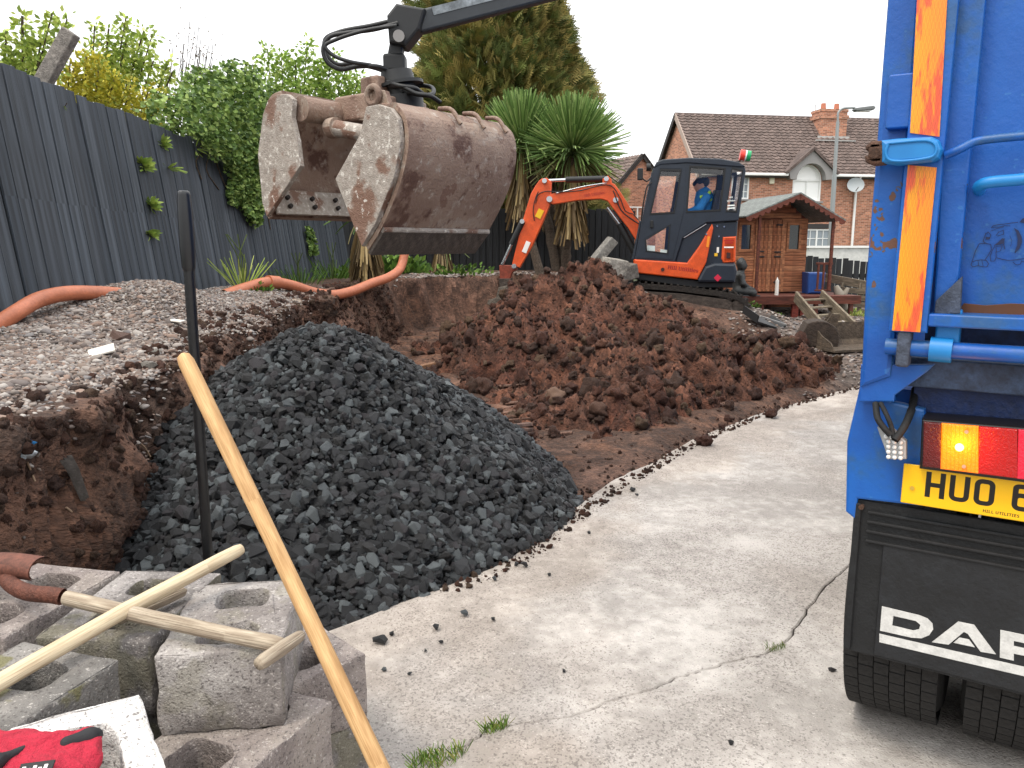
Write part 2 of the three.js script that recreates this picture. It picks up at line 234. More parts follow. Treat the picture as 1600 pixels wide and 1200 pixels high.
{
  const crackPix = [[640, 1235], [700, 1182], [735, 1160], [762, 1140], [830, 1128], [900, 1118], [965, 1092], [1015, 1078], [1062, 1058], [1105, 1045], [1150, 1032], [1195, 1022], [1232, 1000], [1262, 952], [1290, 915], [1322, 888], [1362, 850]];
  const crack = crackPix.map(([x, y], i) => { const p = onY(x, y, 0); return [p.x, -p.z]; }); const R = rng(5);
  const fine = []; for (let i = 0; i < crack.length - 1; i++) for (let k = 0; k < 6; k++) { const t = k / 6; fine.push([lerp(crack[i][0], crack[i + 1][0], t) + (R() - 0.5) * 0.012, lerp(crack[i][1], crack[i + 1][1], t) + (R() - 0.5) * 0.012]); } fine.push(crack[crack.length - 1]);
  const edge = []; for (let D = -3; D <= 11.9; D += 0.08) edge.push([driveEdge(D) + 0.05 * fbm(D * 2, 3, 5, 3) + 0.012 * noise3(D * 22, 1, 1), D]);
  const c0 = fine[0], c1 = fine[fine.length - 1];
  const far = [...edge, [40, 14], [40, c1[1] + 4.5], ...[...fine].reverse(), [c0[0] - 0.35, -3]];
  const near = [...fine, [40, c1[1] + 4.5], [40, -12], [c0[0] - 0.35, -12], [c0[0] - 0.35, -3]];
  const shrink = (poly, w) => { // pull the crack side back so that a real gap stays open
    return poly.map(([x, d], i) => { const k = fine.findIndex(f => f[0] === x && f[1] === d); if (k < 0) return [x, d]; const a = fine[Math.max(0, k - 1)], b = fine[Math.min(fine.length - 1, k + 1)]; let tx = b[0] - a[0], ty = b[1] - a[1]; const l = Math.hypot(tx, ty); const ww = w * (0.4 + 0.8 * Math.abs(noise3(k * 0.31, 2, 2)) + (k > 40 ? 0.35 : 0)); return [x - ty / l * ww, d + tx / l * ww]; });
  };
  const slab = (poly, top) => {
    const sh = new THREE.Shape(poly.map(p => V2(p[0], p[1]))); const g0 = new THREE.ExtrudeGeometry(sh, { depth: 0.11, bevelEnabled: true, bevelSize: 0.006, bevelThickness: 0.006, bevelSegments: 1, bevelOffset: -0.006 });
    g0.rotateX(-Math.PI / 2); g0.translate(0, top - 0.116, 0); const g = g0.index ? g0.toNonIndexed() : g0; const src = g.attributes.position, out = [], stack = []; for (let i = 0; i < src.count; i += 3) stack.push([0, 1, 2].map(k => [src.getX(i + k), src.getY(i + k), src.getZ(i + k)]));
    while (stack.length) { const t = stack.pop(), L = [0, 1, 2].map(k => { const a = t[k], b = t[(k + 1) % 3]; return Math.hypot(a[0] - b[0], a[1] - b[1], a[2] - b[2]); }), k = L.indexOf(Math.max(...L)), xs = t.map(v => v[0]), ds = t.map(v => -v[2]); if (L[k] > 0.09 && Math.max(...xs) > -2 && Math.min(...xs) < 5 && Math.max(...ds) > 0.8 && Math.min(...ds) < 10.5) { const a = t[k], b = t[(k + 1) % 3], c = t[(k + 2) % 3], m = [0, 1, 2].map(i => (a[i] + b[i]) / 2); stack.push([a, m, c], [m, b, c]); } else out.push(...t.flat()); }
    const g2 = new THREE.BufferGeometry(); g2.setAttribute('position', new THREE.Float32BufferAttribute(out, 3)); g2.computeVertexNormals(); const p = g2.attributes.position, uv = new Float32Array(p.count * 2), col = new Float32Array(p.count * 3);
    for (let i = 0; i < p.count; i++) { const x = p.getX(i), D = -p.getZ(i), off = x - driveEdge(D), soil = sstep(0.05, 0.4, fbm(x * 1.3, D * 1.3, 55, 4) + 0.55 - off * 0.55), streak = sstep(0.1, 0.4, fbm(x * 2.2 + D * 0.5, D * 0.9, 21, 4)); const tint = mixc([1, 0.99, 0.975], [0.94, 0.87, 0.8], Math.max(soil * 0.75, streak * 0.25)); uv[i * 2] = p.getX(i) + p.getY(i); uv[i * 2 + 1] = -p.getZ(i) + p.getY(i); col.set(tint, i * 3); }
    g2.setAttribute('uv', new THREE.BufferAttribute(uv, 2)); g2.setAttribute('color', new THREE.BufferAttribute(col, 3)); return g2;
  };
  struct('driveway', slab(shrink(far, 0.0035), 0), driveMat); struct('driveway', slab(shrink(near, -0.0035), 0.004), driveMat);
}
// ---------------------------------------------------------------- heaps and loose matter
function patch(hf, x0, x1, d0, d1, st, colf) {
  const nx = Math.round((x1 - x0) / st) + 1, nd = Math.round((d1 - d0) / st) + 1, pos = [], col = [], uv = [], idx = [], up = [];
  for (let j = 0; j < nd; j++) for (let i = 0; i < nx; i++) { const x = x0 + i * st, D = d0 + j * st, h = hf(x, D), g = Yg(x, D); pos.push(x, h, -D); uv.push(x + h * 0.6, D + h * 0.3); col.push(...colf(x, D, h)); up.push(h - g); }
  for (let j = 0; j < nd - 1; j++) for (let i = 0; i < nx - 1; i++) { const q = j * nx + i; if (Math.max(up[q], up[q + 1], up[q + nx], up[q + nx + 1]) > -0.03) idx.push(q, q + 1, q + nx, q + 1, q + nx + 1, q + nx); }
  const g = new THREE.BufferGeometry(); g.setAttribute('position', new THREE.Float32BufferAttribute(pos, 3)); g.setAttribute('color', new THREE.Float32BufferAttribute(col, 3)); g.setAttribute('uv', new THREE.Float32BufferAttribute(uv, 2)); g.setIndex(idx); g.computeVertexNormals(); return boxUV(g);
}
const normalOf = (f, x, D) => { const e = 0.06; return V(f(x - e, D) - f(x + e, D), 2 * e, f(x, D + e) - f(x, D - e)).normalize(); };
// black stone heap
const stoneMat = std(0xffffff, 0.5, { map: rep(greyTex(0.55, 1.0, 2.6), 14), bumpMap: rep(bumpMix, 12), bumpScale: 0.003 });
const stoneTones = [0x313335, 0x38393c, 0x404144, 0x2b2c2e, 0x4b4f51, 0x433f42, 0x656b6e, 0x363535, 0x2b2c2e, 0x7a8183].map(lin);
const stoneMats = stoneTones.map(c => { const m = stoneMat.clone(); m.color.setRGB(...c); return m; });
const rocks = [...Array(7)].map((_, i) => rock(100 + i, 12 + i % 4, 1.15, 0.62 + 0.05 * i, 0.9));
{
  const heap = thing('stone_heap', 'large cone of crushed black stone tipped against the cut bank', 'stone heap', V(0, 0, 0));
  const baseMat = std(0x3a3b3d, 0.9, { vertexColors: false, map: rep(soilTex, 2), bumpMap: rep(bumpMix, 4), bumpScale: 0.02 });
  mesh('fines', patch((x, D) => heapH(x, D) - 0.03, -3.1, 1.4, 2.3, 8.0, 0.05, () => [1, 1, 1]), baseMat, heap);
  const R = rng(77), lists = rocks.map(() => []), pick = [];
  for (let i = 0; i < 46000; i++) {
    const x = -3.0 + 4.2 * R(), D = 2.5 + 4.9 * R(), h = heapH(x, D), g = Math.max(Yg(x, D), x > driveEdge(D) ? 0 : -1);
    const back = D > 5.6 + 0.3 * (x + 1.2);
    const r1 = R(), r2 = R(), r3 = R(), r4 = R(), r5 = R(), q = rq(R), tone = Math.floor(R() * stoneTones.length), kind = Math.floor(R() * rocks.length);
    if (h < g - 0.02 || (back && r1 > 0.25)) continue;
    const low = 1 - clamp((h - g) / 1.0); let s = 0.019 + 0.054 * r2 ** 3 + 0.02 * r3 + low * 0.014; if (r4 < 0.02) s *= 1.5;
    const n = normalOf(heapH, x, D), qq = toward(V(0, 1, 0), n).multiply(new THREE.Quaternion().setFromEuler(new THREE.Euler((r3 - 0.5) * 1.5, r5 * 6.28, (r1 - 0.5) * 1.5)));
    const p = V(x, Math.max(h, g) + s * (0.05 + 0.25 * r5), -D);
    const e = { p, q: qq, s, tone, kind, score: s / p.distanceTo(camera.position) * (back ? 0 : 1) * (p.y < 0.35 && x < -0.9 && D < 3.2 ? 0.2 : 1) }; pick.push(e);
  }
  pick.sort((a, b) => b.score - a.score);
  pick.forEach((e, i) => {
    if (i < 300) { const m = mesh(i ? 'stone_' + String(i).padStart(3, '0') : 'stone', rocks[e.kind], stoneMats[e.tone], heap); m.position.copy(e.p); m.quaternion.copy(e.q); m.scale.setScalar(e.s); }
    else lists[e.kind].push({ m: M4(e.p, e.q, e.s), c: stoneTones[e.tone] });
  });
  lists.forEach((l, i) => stuff('small_stones', rocks[i], stoneMat, l, heap));
  // stones that have rolled out on to the concrete
  const pix = [[595, 1003, 1.5], [612, 990, .7], [727, 960, 1], [790, 877, 1.1], [806, 882, .7], [819, 884, 1], [988, 766, 1], [995, 773, .6], [640, 1052, .5], [683, 982, .9], [770, 968, .6], [838, 805, 1], [772, 905, .7], [600, 1046, .5], [881, 1048, .4], [1300, 1047, .8], [1143, 1162, .6], [696, 900, .6], [665, 1016, .4], [858, 898, .5], [920, 832, .5], [1205, 648, 1.3], [1110, 690, 1.4], [1138, 655, .9], [689, 1003, .5]];
  pix.forEach(([x, y, s], i) => { const p = onY(x, y, 0.008), k = i % 7; if (x > 1100 && y < 700) return; const m = single('loose_stone', rocks[k], stoneMats[(i * 3) % 10], 'small dark chipping lying loose on the pale concrete drive', 'stone', 'loose chippings on the drive'); m.position.set(p.x, 0.012 * s + 0.004, p.z); m.scale.setScalar(0.044 * s); m.rotation.y = i * 1.7; m.rotation.x = 0.3 * Math.sin(i); });
}
// spoil heap
const clods = [...Array(5)].map((_, i) => clod(i + 1));
const clodMat = std(0xffffff, 0.98, { map: rep(soilTex, 5), bumpMap: rep(bumpMix, 5), bumpScale: 0.012 });
const soilTones = [0x6d4536, 0x7c4f3d, 0x5f3f33, 0x865a46, 0x63483b, 0x866b55, 0x6a4a3c].map(lin);
{
  const sp = thing('soil_heap', 'long lumpy heap of dug brown soil in front of orange excavator', 'soil heap');
  mesh('soil', patch(spoilH, -2.1, 5.2, 6.0, 13, 0.032, (x, D, h) => mixc(mixc(soilTones[0], soilTones[3], con(0.5 + fbm(x * 2, D * 2, h * 2 + 8, 4), 1.5)), soilTones[4], 0.4 * sstep(0.1, 0.35, fbm(x * 3, D * 3, 4, 3)))), soilMat, sp);
  const R = rng(99), lists = clods.map(() => []);
  let n = 0;
  for (let i = 0; i < 26000; i++) {
    const x = -2 + 7 * R(), D = 6.0 + 6.6 * R(), h = spoilH(x, D), g = Yg(x, D), r = R(), r2 = R(), q = rq(R), t = Math.floor(R() * 7), k = Math.floor(R() * 5);
    if (h < g - 0.01 || x > driveEdge(D) - 0.05) continue; let s = 0.009 + 0.13 * r ** 11 + 0.014 * r2; if (r2 < 0.009) s = 0.13 + 0.13 * r;
    if (s > 0.13 && n < 120 && D < 11.5) { n++; const m = mesh(n > 1 ? 'clod_' + String(n - 1).padStart(3, '0') : 'clod', clods[k], (clodMat['t' + t] ??= (() => { const m2 = clodMat.clone(); m2.color.setRGB(...soilTones[t]); return m2; })()), sp); m.position.set(x, h + s * 0.05, -D); m.quaternion.copy(q); m.scale.setScalar(s); }
    else lists[k].push({ m: M4(V(x, h + s * 0.1, -D), q, s), c: soilTones[t] });
  }
  lists.forEach((l, i) => stuff('soil_crumbs', clods[i], clodMat, l, sp));
  // crumbs on the bank, the bank's lip and the pit floor
  const l2 = clods.map(() => []);
  for (let i = 0; i < 14000; i++) {
    const x = -2.8 + 6.6 * R(), D = 2.2 + 10.5 * R(), G = groundH(x, D), r = R(), q = rq(R), t = Math.floor(R() * 7), k = Math.floor(R() * 5), r2 = R();
    const lip = G.e > -0.35 && G.e < 0.45 && D < 12; if (G.off < 0.05 || G.e > 0.45 || heapH(x, D) > G.h || spoilH(x, D) > G.h) continue; if (!lip && r2 > 0.22) continue;
    const s = 0.012 + (lip ? 0.075 : 0.04) * r * r * r; l2[k].push({ m: M4(V(x, G.h + s * 0.05, -D), q, s), c: mixc(soilTones[t], soilFloor, lip ? 0.15 : 0.5) });
  }
  for (let i = 0; i < 30000; i++) { const x = -2.35 + 0.85 * R(), D = 2.2 + 9.5 * R(), r = R(), q = rq(R), k = Math.floor(R() * 5), t = Math.floor(R() * 7), a = R(); const G = groundH(x, D); if (Math.abs(G.e) > 0.3 || heapH(x, D) > G.h) continue; const sl = Math.abs(Yg(x + 0.02, D) - Yg(x - 0.02, D)) / 0.04; if (a > sl / 6) continue; const bk = Math.max(0, 1 - Math.abs(G.e) / 0.5), dx = bk * (0.22 * fbm(D * 2.6, G.h * 3, 2, 3) + 0.16 * fbm(D * 5, G.h * 5.5, 12, 2)), s = 0.012 + 0.055 * r ** 4; l2[k].push({ m: M4(V(x + dx, G.h, -D), q, s), c: mixc(soilTones[t], soilBank, 0.45) }); }
  // spilled soil along the drive's edge
  for (let i = 0; i < 1500; i++) { const D = 3.6 + 6.5 * R(), x = driveEdge(D) + 0.12 - 0.3 * R() ** 2 + 0.1 * (R() - 0.5), s = 0.006 + 0.03 * R() ** 3, k = Math.floor(R() * 5), q = rq(R); if (heapH(x, D) > 0) continue; l2[k].push({ m: M4(V(x, Math.max(Yg(x, D), x > driveEdge(D) ? 0 : -1) + s * 0.2, -D), q, s), c: soilTones[i % 7] }); }
  const crumbs = thing('loose_soil', 'crumbs of brown soil strewn over the cut bank and pit floor', 'soil'); crumbs.userData.kind = 'stuff'; l2.forEach((l, i) => stuff('crumbs', clods[i], clodMat, l, crumbs));
  for (const [i, [px, py, s, h]] of [[1099, 690, .13, 0.03], [1205, 648, .12, .03], [1138, 655, .08, .02], [1128, 668, .05, .01]].entries()) { const p = onY(px, py, h); const m = single('soil_clod', clods[i], clodMat['t' + 0] ?? clodMat, 'lump of brown soil spilled at the edge of the drive', 'soil clod', 'soil lumps on the drive edge'); m.position.set(p.x, s * 0.3, p.z); m.scale.setScalar(s); m.rotation.y = i; }
}
// pebbles on the raised bed and round the far corner
{
  const R = rng(31), shapes = [...Array(5)].map((_, i) => pebble(i + 1)), lists = shapes.map(() => []);
  const tones = [0xa39a92, 0x8d8078, 0xb9b0a8, 0x7d7470, 0x9c8c80, 0x86766c, 0xc9c2ba, 0x6f6661, 0xa88f80, 0x8f8c8b].map(lin);
  const add = (x, D, s, dirt) => { const y = Yg(x, D), k = Math.floor(R() * 5), t = tones[Math.floor(R() * tones.length)]; lists[k].push({ m: M4(V(x, y + s * 0.16, -D), new THREE.Quaternion().setFromEuler(new THREE.Euler((R() - .5) * .8, R() * 6.28, (R() - .5) * .8)), V(s * (0.8 + 0.6 * R()), s * (0.6 + 0.4 * R()), s)), c: mixc(t, soilDark, dirt).map(v => v * 0.92) }); };
  for (let i = 0; i < 80000; i++) {
    const D = 2.2 + 7.8 * R() ** 1.15, x = -4.0 + 2.3 * R(), e = edgeDist(x, D), n = fbm(x * 2.4, D * 2.4, 88, 3), r = R(); if (e < 0.02 || r > sstep(0.0, 0.5, e + 0.35 * n) + 0.04) continue; if (D > 8.2 && R() < sstep(8.2, 9.8, D + n)) continue;
    const big = R(); const s = (0.012 + 0.02 * R() + (big < 0.02 ? 0.03 : 0)) * lerp(1, 0.75, sstep(5.5, 7, D)); add(x, D, s, 0.1 + 0.25 * R());
  }
  for (let i = 0; i < 9000; i++) { const D = 8.6 + 7.5 * R(), x = 3.2 + 5.5 * R(), n = fbm(x * 2, D * 2, 5, 3); if (x > driveEdge(D) - 0.1 || spoilH(x, D) > Yg(x, D) || R() > sstep(3.3, 4.4, x + n)) continue; add(x, D, 0.025 + 0.035 * R(), 0.15 + 0.3 * R()); }
  for (let i = 0; i < 2500; i++) { const D = 12 + 3 * R(), x = -1.8 + 4 * R(); if (edgeDist(x, D) < 0.1) continue; add(x, D, 0.03 + 0.03 * R(), 0.3); }
  const p = thing('pebbles', 'pinkish grey pebbles covering the raised bed by the fence', 'pebbles'); p.userData.kind = 'stuff'; const pm = std(0xffffff, 0.85, { map: rep(midGrey, 6) }); lists.forEach((l, i) => stuff('pebble_layer', shapes[i], pm, l, p));
}
// ---------------------------------------------------------------- left fence, one mesh a board
const boardTex = tex(256, (i, j) => { const n = fbm(i * 0.03, j * 0.012, 3, 4), m = fbm(i * 0.35, j * 0.03, 9, 3), v = 0.86 + 0.35 * n + 0.14 * m; return [v, v, v]; }, true, 512);
const boardBump = tex(256, (i, j) => { const v = 0.5 + 0.6 * fbm(i * 0.35, j * 0.02, 3, 4); return [v, v, v]; }, false, 512);
const boardMats = [0x3c434c, 0x444b54, 0x363d46, 0x4a515a, 0x40464e].map(c => std(c, 0.78, { map: rep(boardTex, 5, 0.5), bumpMap: rep(boardBump, 5, 0.5), bumpScale: 0.0015 }));
const FA = V(-3.94, 1.02, -2.9), FB = V(-2.97, 1.04, -14.75), FD = FB.clone().sub(FA), FL = FD.length(); FD.y = 0; FD.normalize();
const LEAN = 0.13, FN = V(-FD.z, 0, FD.x).applyAxisAngle(FD, 0); if (FN.x < 0) FN.negate(); // points at the garden
const FUP = V(0, Math.cos(LEAN), 0).addScaledVector(FN, -Math.sin(LEAN)); const FNL = V().crossVectors(FD, FUP).normalize(); if (FNL.x < 0) FNL.negate();
function boardRow(f, A, dir, up, nrm, L, H, w, seed, mats, nm = 'board') {
  const R = rng(seed), geos = [...Array(4)].map((_, i) => { const g = box(w - 0.009 - 0.002 * i, 1, 0.02, 0, 0.5, 0, 0.0025); return g; }); let k = 0;
  const basis = new THREE.Matrix4().makeBasis(dir, up, V().crossVectors(dir, up));
  for (let s = w / 2; s < L; s += w) {
    const h = (typeof H === 'function' ? H(s) : H) + (R() - 0.5) * 0.03, m = mesh(k ? nm + '_' + String(k).padStart(3, '0') : nm, geos[Math.floor(R() * 4)], mats[Math.floor(R() * mats.length)], f); k++;
    const q = new THREE.Quaternion().setFromRotationMatrix(basis).multiply(new THREE.Quaternion().setFromEuler(new THREE.Euler((R() - 0.5) * 0.012, (R() - 0.5) * 0.05, (R() - 0.5) * 0.008)));
    m.quaternion.copy(q); m.scale.set(1, h, 1); m.position.copy(A).addScaledVector(dir, s + (R() - 0.5) * 0.004).addScaledVector(nrm, (R() - 0.5) * 0.008); m.position.y += (R() - 0.5) * 0.015;
  }
}
{
  const f = thing('board_fence', 'tall charcoal painted board fence leaning beside the pebble bed', 'fence');
  const A = FA.clone(); A.y = 1.0; boardRow(f, A, FD, FUP, FNL, FL, s => lerp(2.14, 1.88, clamp((s - 2) / 4)), 0.15, 3, boardMats);
  boardRow(f, A.clone().addScaledVector(FNL, -0.075).addScaledVector(FD, 0.075), FD, FUP, FNL, FL, s => lerp(2.1, 1.84, clamp((s - 2) / 4)), 0.15, 5, boardMats, 'back_board');
  for (const v of [0.35, 1.0, 1.6]) mesh('rail', barBetween(A.clone().addScaledVector(FUP, v).addScaledVector(FNL, -0.04), A.clone().addScaledVector(FD, FL).addScaledVector(FUP, v).addScaledVector(FNL, -0.04), 0.04, 0.08), boardMats[2], f);
  for (let s = 0.2; s < FL; s += 2.4) { const b = A.clone().addScaledVector(FD, s).addScaledVector(FNL, -0.11); mesh('post', cyl(b.clone().addScaledVector(FUP, -0.4), b.clone().addScaledVector(FUP, 1.82), 0.055, 0.055, 4), boardMats[2], f); }
  // back fence and its black boards
  const darkMats = [0x16191c, 0x1b1e22, 0x1e2125].map(c => std(c, 0.8, { map: rep(boardTex, 5, 0.5), bumpMap: rep(boardBump, 5, 0.5), bumpScale: 0.004 }));
  const b = thing('board_fence', 'near-black board fence behind the palms and orange excavator', 'fence'); const BA = V(-4.4, 0.8, -16.1), BD = V(8.4, 0, -1.6).normalize(); boardRow(b, BA.clone().add(V(0.07, 0, -0.09)), BD, V(0, 1, 0), V().crossVectors(BD, V(0, 1, 0)), 7.2, 1.58, 0.14, 9, darkMats, 'back_board'); boardRow(b, BA, BD, V(0, 1, 0), V().crossVectors(BD, V(0, 1, 0)), 7.2, 1.6, 0.14, 8, darkMats);
  for (const v of [0.4, 1.25]) mesh('rail', barBetween(BA.clone().add(V(0, v, -0.05)), BA.clone().addScaledVector(BD, 7.2).add(V(0, v, -0.05)), 0.04, 0.09), darkMats[0], b);
}
// slanting concrete post that shows over the fence
{
  const g = roughen(box(0.13, 1.9, 0.11, 0, 0, 0, 0.012), 0.006, 12, 3); const m = single('concrete_post', g, grained(0x9a938c, 0.95, 3, 0.01), 'weathered concrete post tilted over the top of charcoal fence', 'post');
  const a = at(74, 118, 7.3), t = at(112, 50, 7.3), d = t.clone().sub(a).normalize(); m.quaternion.copy(toward(V(0, 1, 0), d)); m.position.copy(t).addScaledVector(d, -0.95);
}
// ---------------------------------------------------------------- leaves
function leafGeo(w, l, fold = 0.25, n = 3, tip = 0.1) { // blade along +y, folded on its midrib
  const pos = [], idx = []; for (let i = 0; i <= n; i++) { const t = i / n, ww = w * Math.sin(Math.PI * Math.pow(lerp(0.06, 1 - tip * 0.3, t), 0.8)) * 0.5, z = -0.15 * l * t * t; pos.push(-ww, t * l, z + ww * fold, 0, t * l, z, ww, t * l, z + ww * fold); if (i < n) { const a = i * 3; idx.push(a, a + 1, a + 3, a + 1, a + 4, a + 3, a + 1, a + 2, a + 4, a + 2, a + 5, a + 4); } }
  const g = new THREE.BufferGeometry(); g.setAttribute('position', new THREE.Float32BufferAttribute(pos, 3)); g.setIndex(idx); g.computeVertexNormals(); g.setAttribute('uv', new THREE.Float32BufferAttribute(new Float32Array(pos.length / 3 * 2), 2)); return g;
}
const leafMat = (c, rough = 0.55) => new THREE.MeshPhysicalMaterial({ color: c, roughness: Math.max(rough, 0.6), transmission: 0.28, thickness: 0, side: THREE.DoubleSide, specularIntensity: 0.4 });
const white = 0xffffff, broad = leafMat(white, 0.6), waxy = leafMat(white, 0.5);
const leafS = leafGeo(0.62, 1, 0.25, 2), leafIvy = leafGeo(0.95, 1, 0.2, 2), blade = leafGeo(0.07, 1, 0.5, 4, 1);
const barkMat = grained(0x6b5a4a, 0.95, 4, 0.02);
const tone = (R, list) => { const c = list[Math.floor(R() * list.length)], k = 0.75 + 0.5 * R(); return c.map(v => v * k); };
function pixPoly(px, py, poly) { let inside = false; for (let i = 0, j = poly.length - 1; i < poly.length; j = i++) { const [xi, yi] = poly[i], [xj, yj] = poly[j]; if ((yi > py) !== (yj > py) && px < (xj - xi) * (py - yi) / (yj - yi) + xi) inside = !inside; } return inside; }
// ivy over the fence: outline and depth in fence coordinates (s along, v up)
{
  const f0 = FA.clone(); f0.y = 1.0; const sv = (px, py) => { const p = onPlane(px, py, f0, FNL).sub(f0); return [p.dot(FD), p.dot(FUP)]; };
  const polys = [[[225, 150], [262, 160], [300, 128], [318, 108], [352, 104], [385, 130], [418, 170], [420, 268], [404, 330], [395, 358], [382, 356], [364, 322], [350, 290], [330, 250], [300, 222], [262, 214], [256, 180]].map(p => sv(...p)), [[344, 280], [362, 285], [366, 320], [352, 316]].map(p => sv(...p)), [[470, 350], [482, 352], [490, 392], [478, 398]].map(p => sv(...p))];
  const R = rng(404), cols = [0x5a743a, 0x6d8844, 0x4a6232, 0x829a50, 0x97ab60].map(lin), list = [];
  polys.forEach((poly, n) => {
    const s0 = Math.min(...poly.map(p => p[0])), s1 = Math.max(...poly.map(p => p[0])), v0 = Math.min(...poly.map(p => p[1])), v1 = Math.max(...poly.map(p => p[1]));
    for (let i = 0; i < (n ? 300 : 20000); i++) {
      const s = lerp(s0, s1, R()), v = lerp(v0, v1, R()), d = R(), r = R(); if (!pixPoly(s + 0.22 * fbm(s * 4, v * 4, 1, 3), v + 0.22 * fbm(s * 4, v * 4, 9, 3), poly)) continue;
      const bulk = n ? 0.05 : 0.1 + 0.22 * sstep(1.2, 2.1, v) + 0.12 * fbm(s * 5, v * 5, 3, 2), p = f0.clone().addScaledVector(FD, s).addScaledVector(FUP, v).addScaledVector(FNL, 0.02 + bulk * Math.sqrt(d) * (v > 1.9 ? (r < 0.5 ? -1 : 1) : 1));
      const dir = FNL.clone().multiplyScalar(0.6).add(V(R() - 0.5, -0.8 * R(), R() - 0.5)); const q = toward(V(0, 1, 0), dir).multiply(new THREE.Quaternion().setFromAxisAngle(V(0, 1, 0), R() * 6.28)); list.push({ m: M4(p, q, 0.038 + 0.032 * R()), c: tone(R, cols) });
    }
  });
  const ivy = thing('ivy', 'dense ivy spilling over the charcoal fence and hanging down', 'ivy'); stuff('foliage', leafIvy, waxy, list, ivy);
  for (let k = 0; k < 7; k++) { const s = sv(300 + k * 16, 200)[0]; const pts = [0, 1, 2, 3].map(i => f0.clone().addScaledVector(FD, s + 0.15 * Math.sin(i * 2 + k)).addScaledVector(FUP, 1.95 - i * (0.18 + 0.03 * k)).addScaledVector(FNL, 0.02)); mesh('stem', tube(pts, 0.008, 10, 5), barkMat, ivy); }
  // small plants growing between the boards
  const spots = [[222, 258, 22, 'broad pale weed rooted between fence boards below the ivy edge', 0], [233, 320, 20, 'ferny weed growing from the fence, midway down its boards', 0], [232, 365, 18, 'ferny weed growing low on the fence boards', 0], [252, 224, 16, 'tuft of ivy leaves clinging below the top of the fence', 0], [262, 262, 26, 'spindly sprig hanging out of a fence gap', 1], [305, 232, 24, 'thin grass blades sticking out of the fence', 1], [97, 168, 8, 'tiny sprout in a gap near the fence top', 1]];
  spots.forEach(([px, py, size, label, kind], i) => {
    const o = onPlane(px, py, f0, FNL), t = thing('wall_weed', label, 'weed', o), l = [], Z = -o.z, sc = size / FOC * Z;
    for (let k = 0; k < (kind ? 14 : 46); k++) { const dir = FNL.clone().multiplyScalar(0.5).add(V((R() - .5) * 1.2, (R() - 0.6), (R() - .5) * 1.6)).normalize(); l.push({ m: M4(dir.clone().multiplyScalar(sc * 0.45 * R()), toward(V(0, 1, 0), dir), V(kind ? sc * 1.3 : sc * 0.5, sc * (0.4 + 0.4 * R()), sc * 0.5)), c: tone(R, [0x8ba04c, 0xa2b458, 0x738a40].map(lin)) }); }
    stuff('leaves', kind ? blade : leafS, broad, l, t); mesh('stem', tube([V(-0.02, -0.02, 0), FNL.clone().multiplyScalar(0.02), FNL.clone().multiplyScalar(0.05).add(V(0, 0.03, 0))], 0.004, 6, 5), barkMat, t);
  });
}
// leafy tree: upright shoots carrying leaves
function shootTree(name, label, base, shoots, leaf, cols, opt) {
  const R = rng(opt.seed), t = thing(name, label, opt.cat ?? 'tree', base, 0, opt.group), wood = [], l = [];
  for (const [x, y, z, n] of shoots) {
    const top = V(x, y, z), mid = V(x * 0.45 + (R() - .5) * 0.2, y * 0.55, z * 0.45 + (R() - .5) * 0.2), pts = [V(0, 0, 0), V(mid.x * 0.4, mid.y * 0.45, mid.z * 0.4), mid, top.clone().lerp(mid, 0.4), top]; const c = new THREE.CatmullRomCurve3(pts);
    wood.push(tube(pts, 0.007 + 0.006 * R(), 14, 5));
    for (let i = 0; i < n * (opt.mul ?? 1); i++) {
      const u = 1 - Math.pow(R(), opt.fall ?? 1.4) * (opt.len ?? 0.65), p = c.getPoint(u), rad = opt.rad * (0.35 + 0.65 * Math.sin(Math.PI * clamp(u * 0.9))); const off = V(R() - .5, R() - .5, R() - .5).normalize().multiplyScalar(rad * Math.cbrt(R()) * (0.6 + 0.6 * noise3(p.x * 3 + i % 5, p.y * 3, p.z * 3)));
      p.add(off); const dir = off.clone().normalize().add(V((R() - .5) * 1.2, 0.3 - 0.9 * R(), (R() - .5) * 1.2)); l.push({ m: M4(p, toward(V(0, 1, 0), dir), opt.size * (0.6 + 0.7 * R())), c: tone(R, cols) });
    }
  }
  mesh('trunk', wood, barkMat, t); stuff('crown', leaf, broad, l, t); return t;
}
const G1 = [0xa3b656, 0xb6c466, 0x8ea24e, 0xc4cd76, 0x82964a].map(lin), G2 = [0x87a34a, 0x9bb45a, 0x738e40, 0xafc06c].map(lin), GY = [0xb0a83a, 0xc4b843, 0x8f9434, 0xa8a03c].map(lin);
const rel = (b, list, D) => list.map(([px, py, n, dd = 0]) => { const p = at(px, py, D + dd).sub(b); return [p.x, p.y, p.z, n]; });
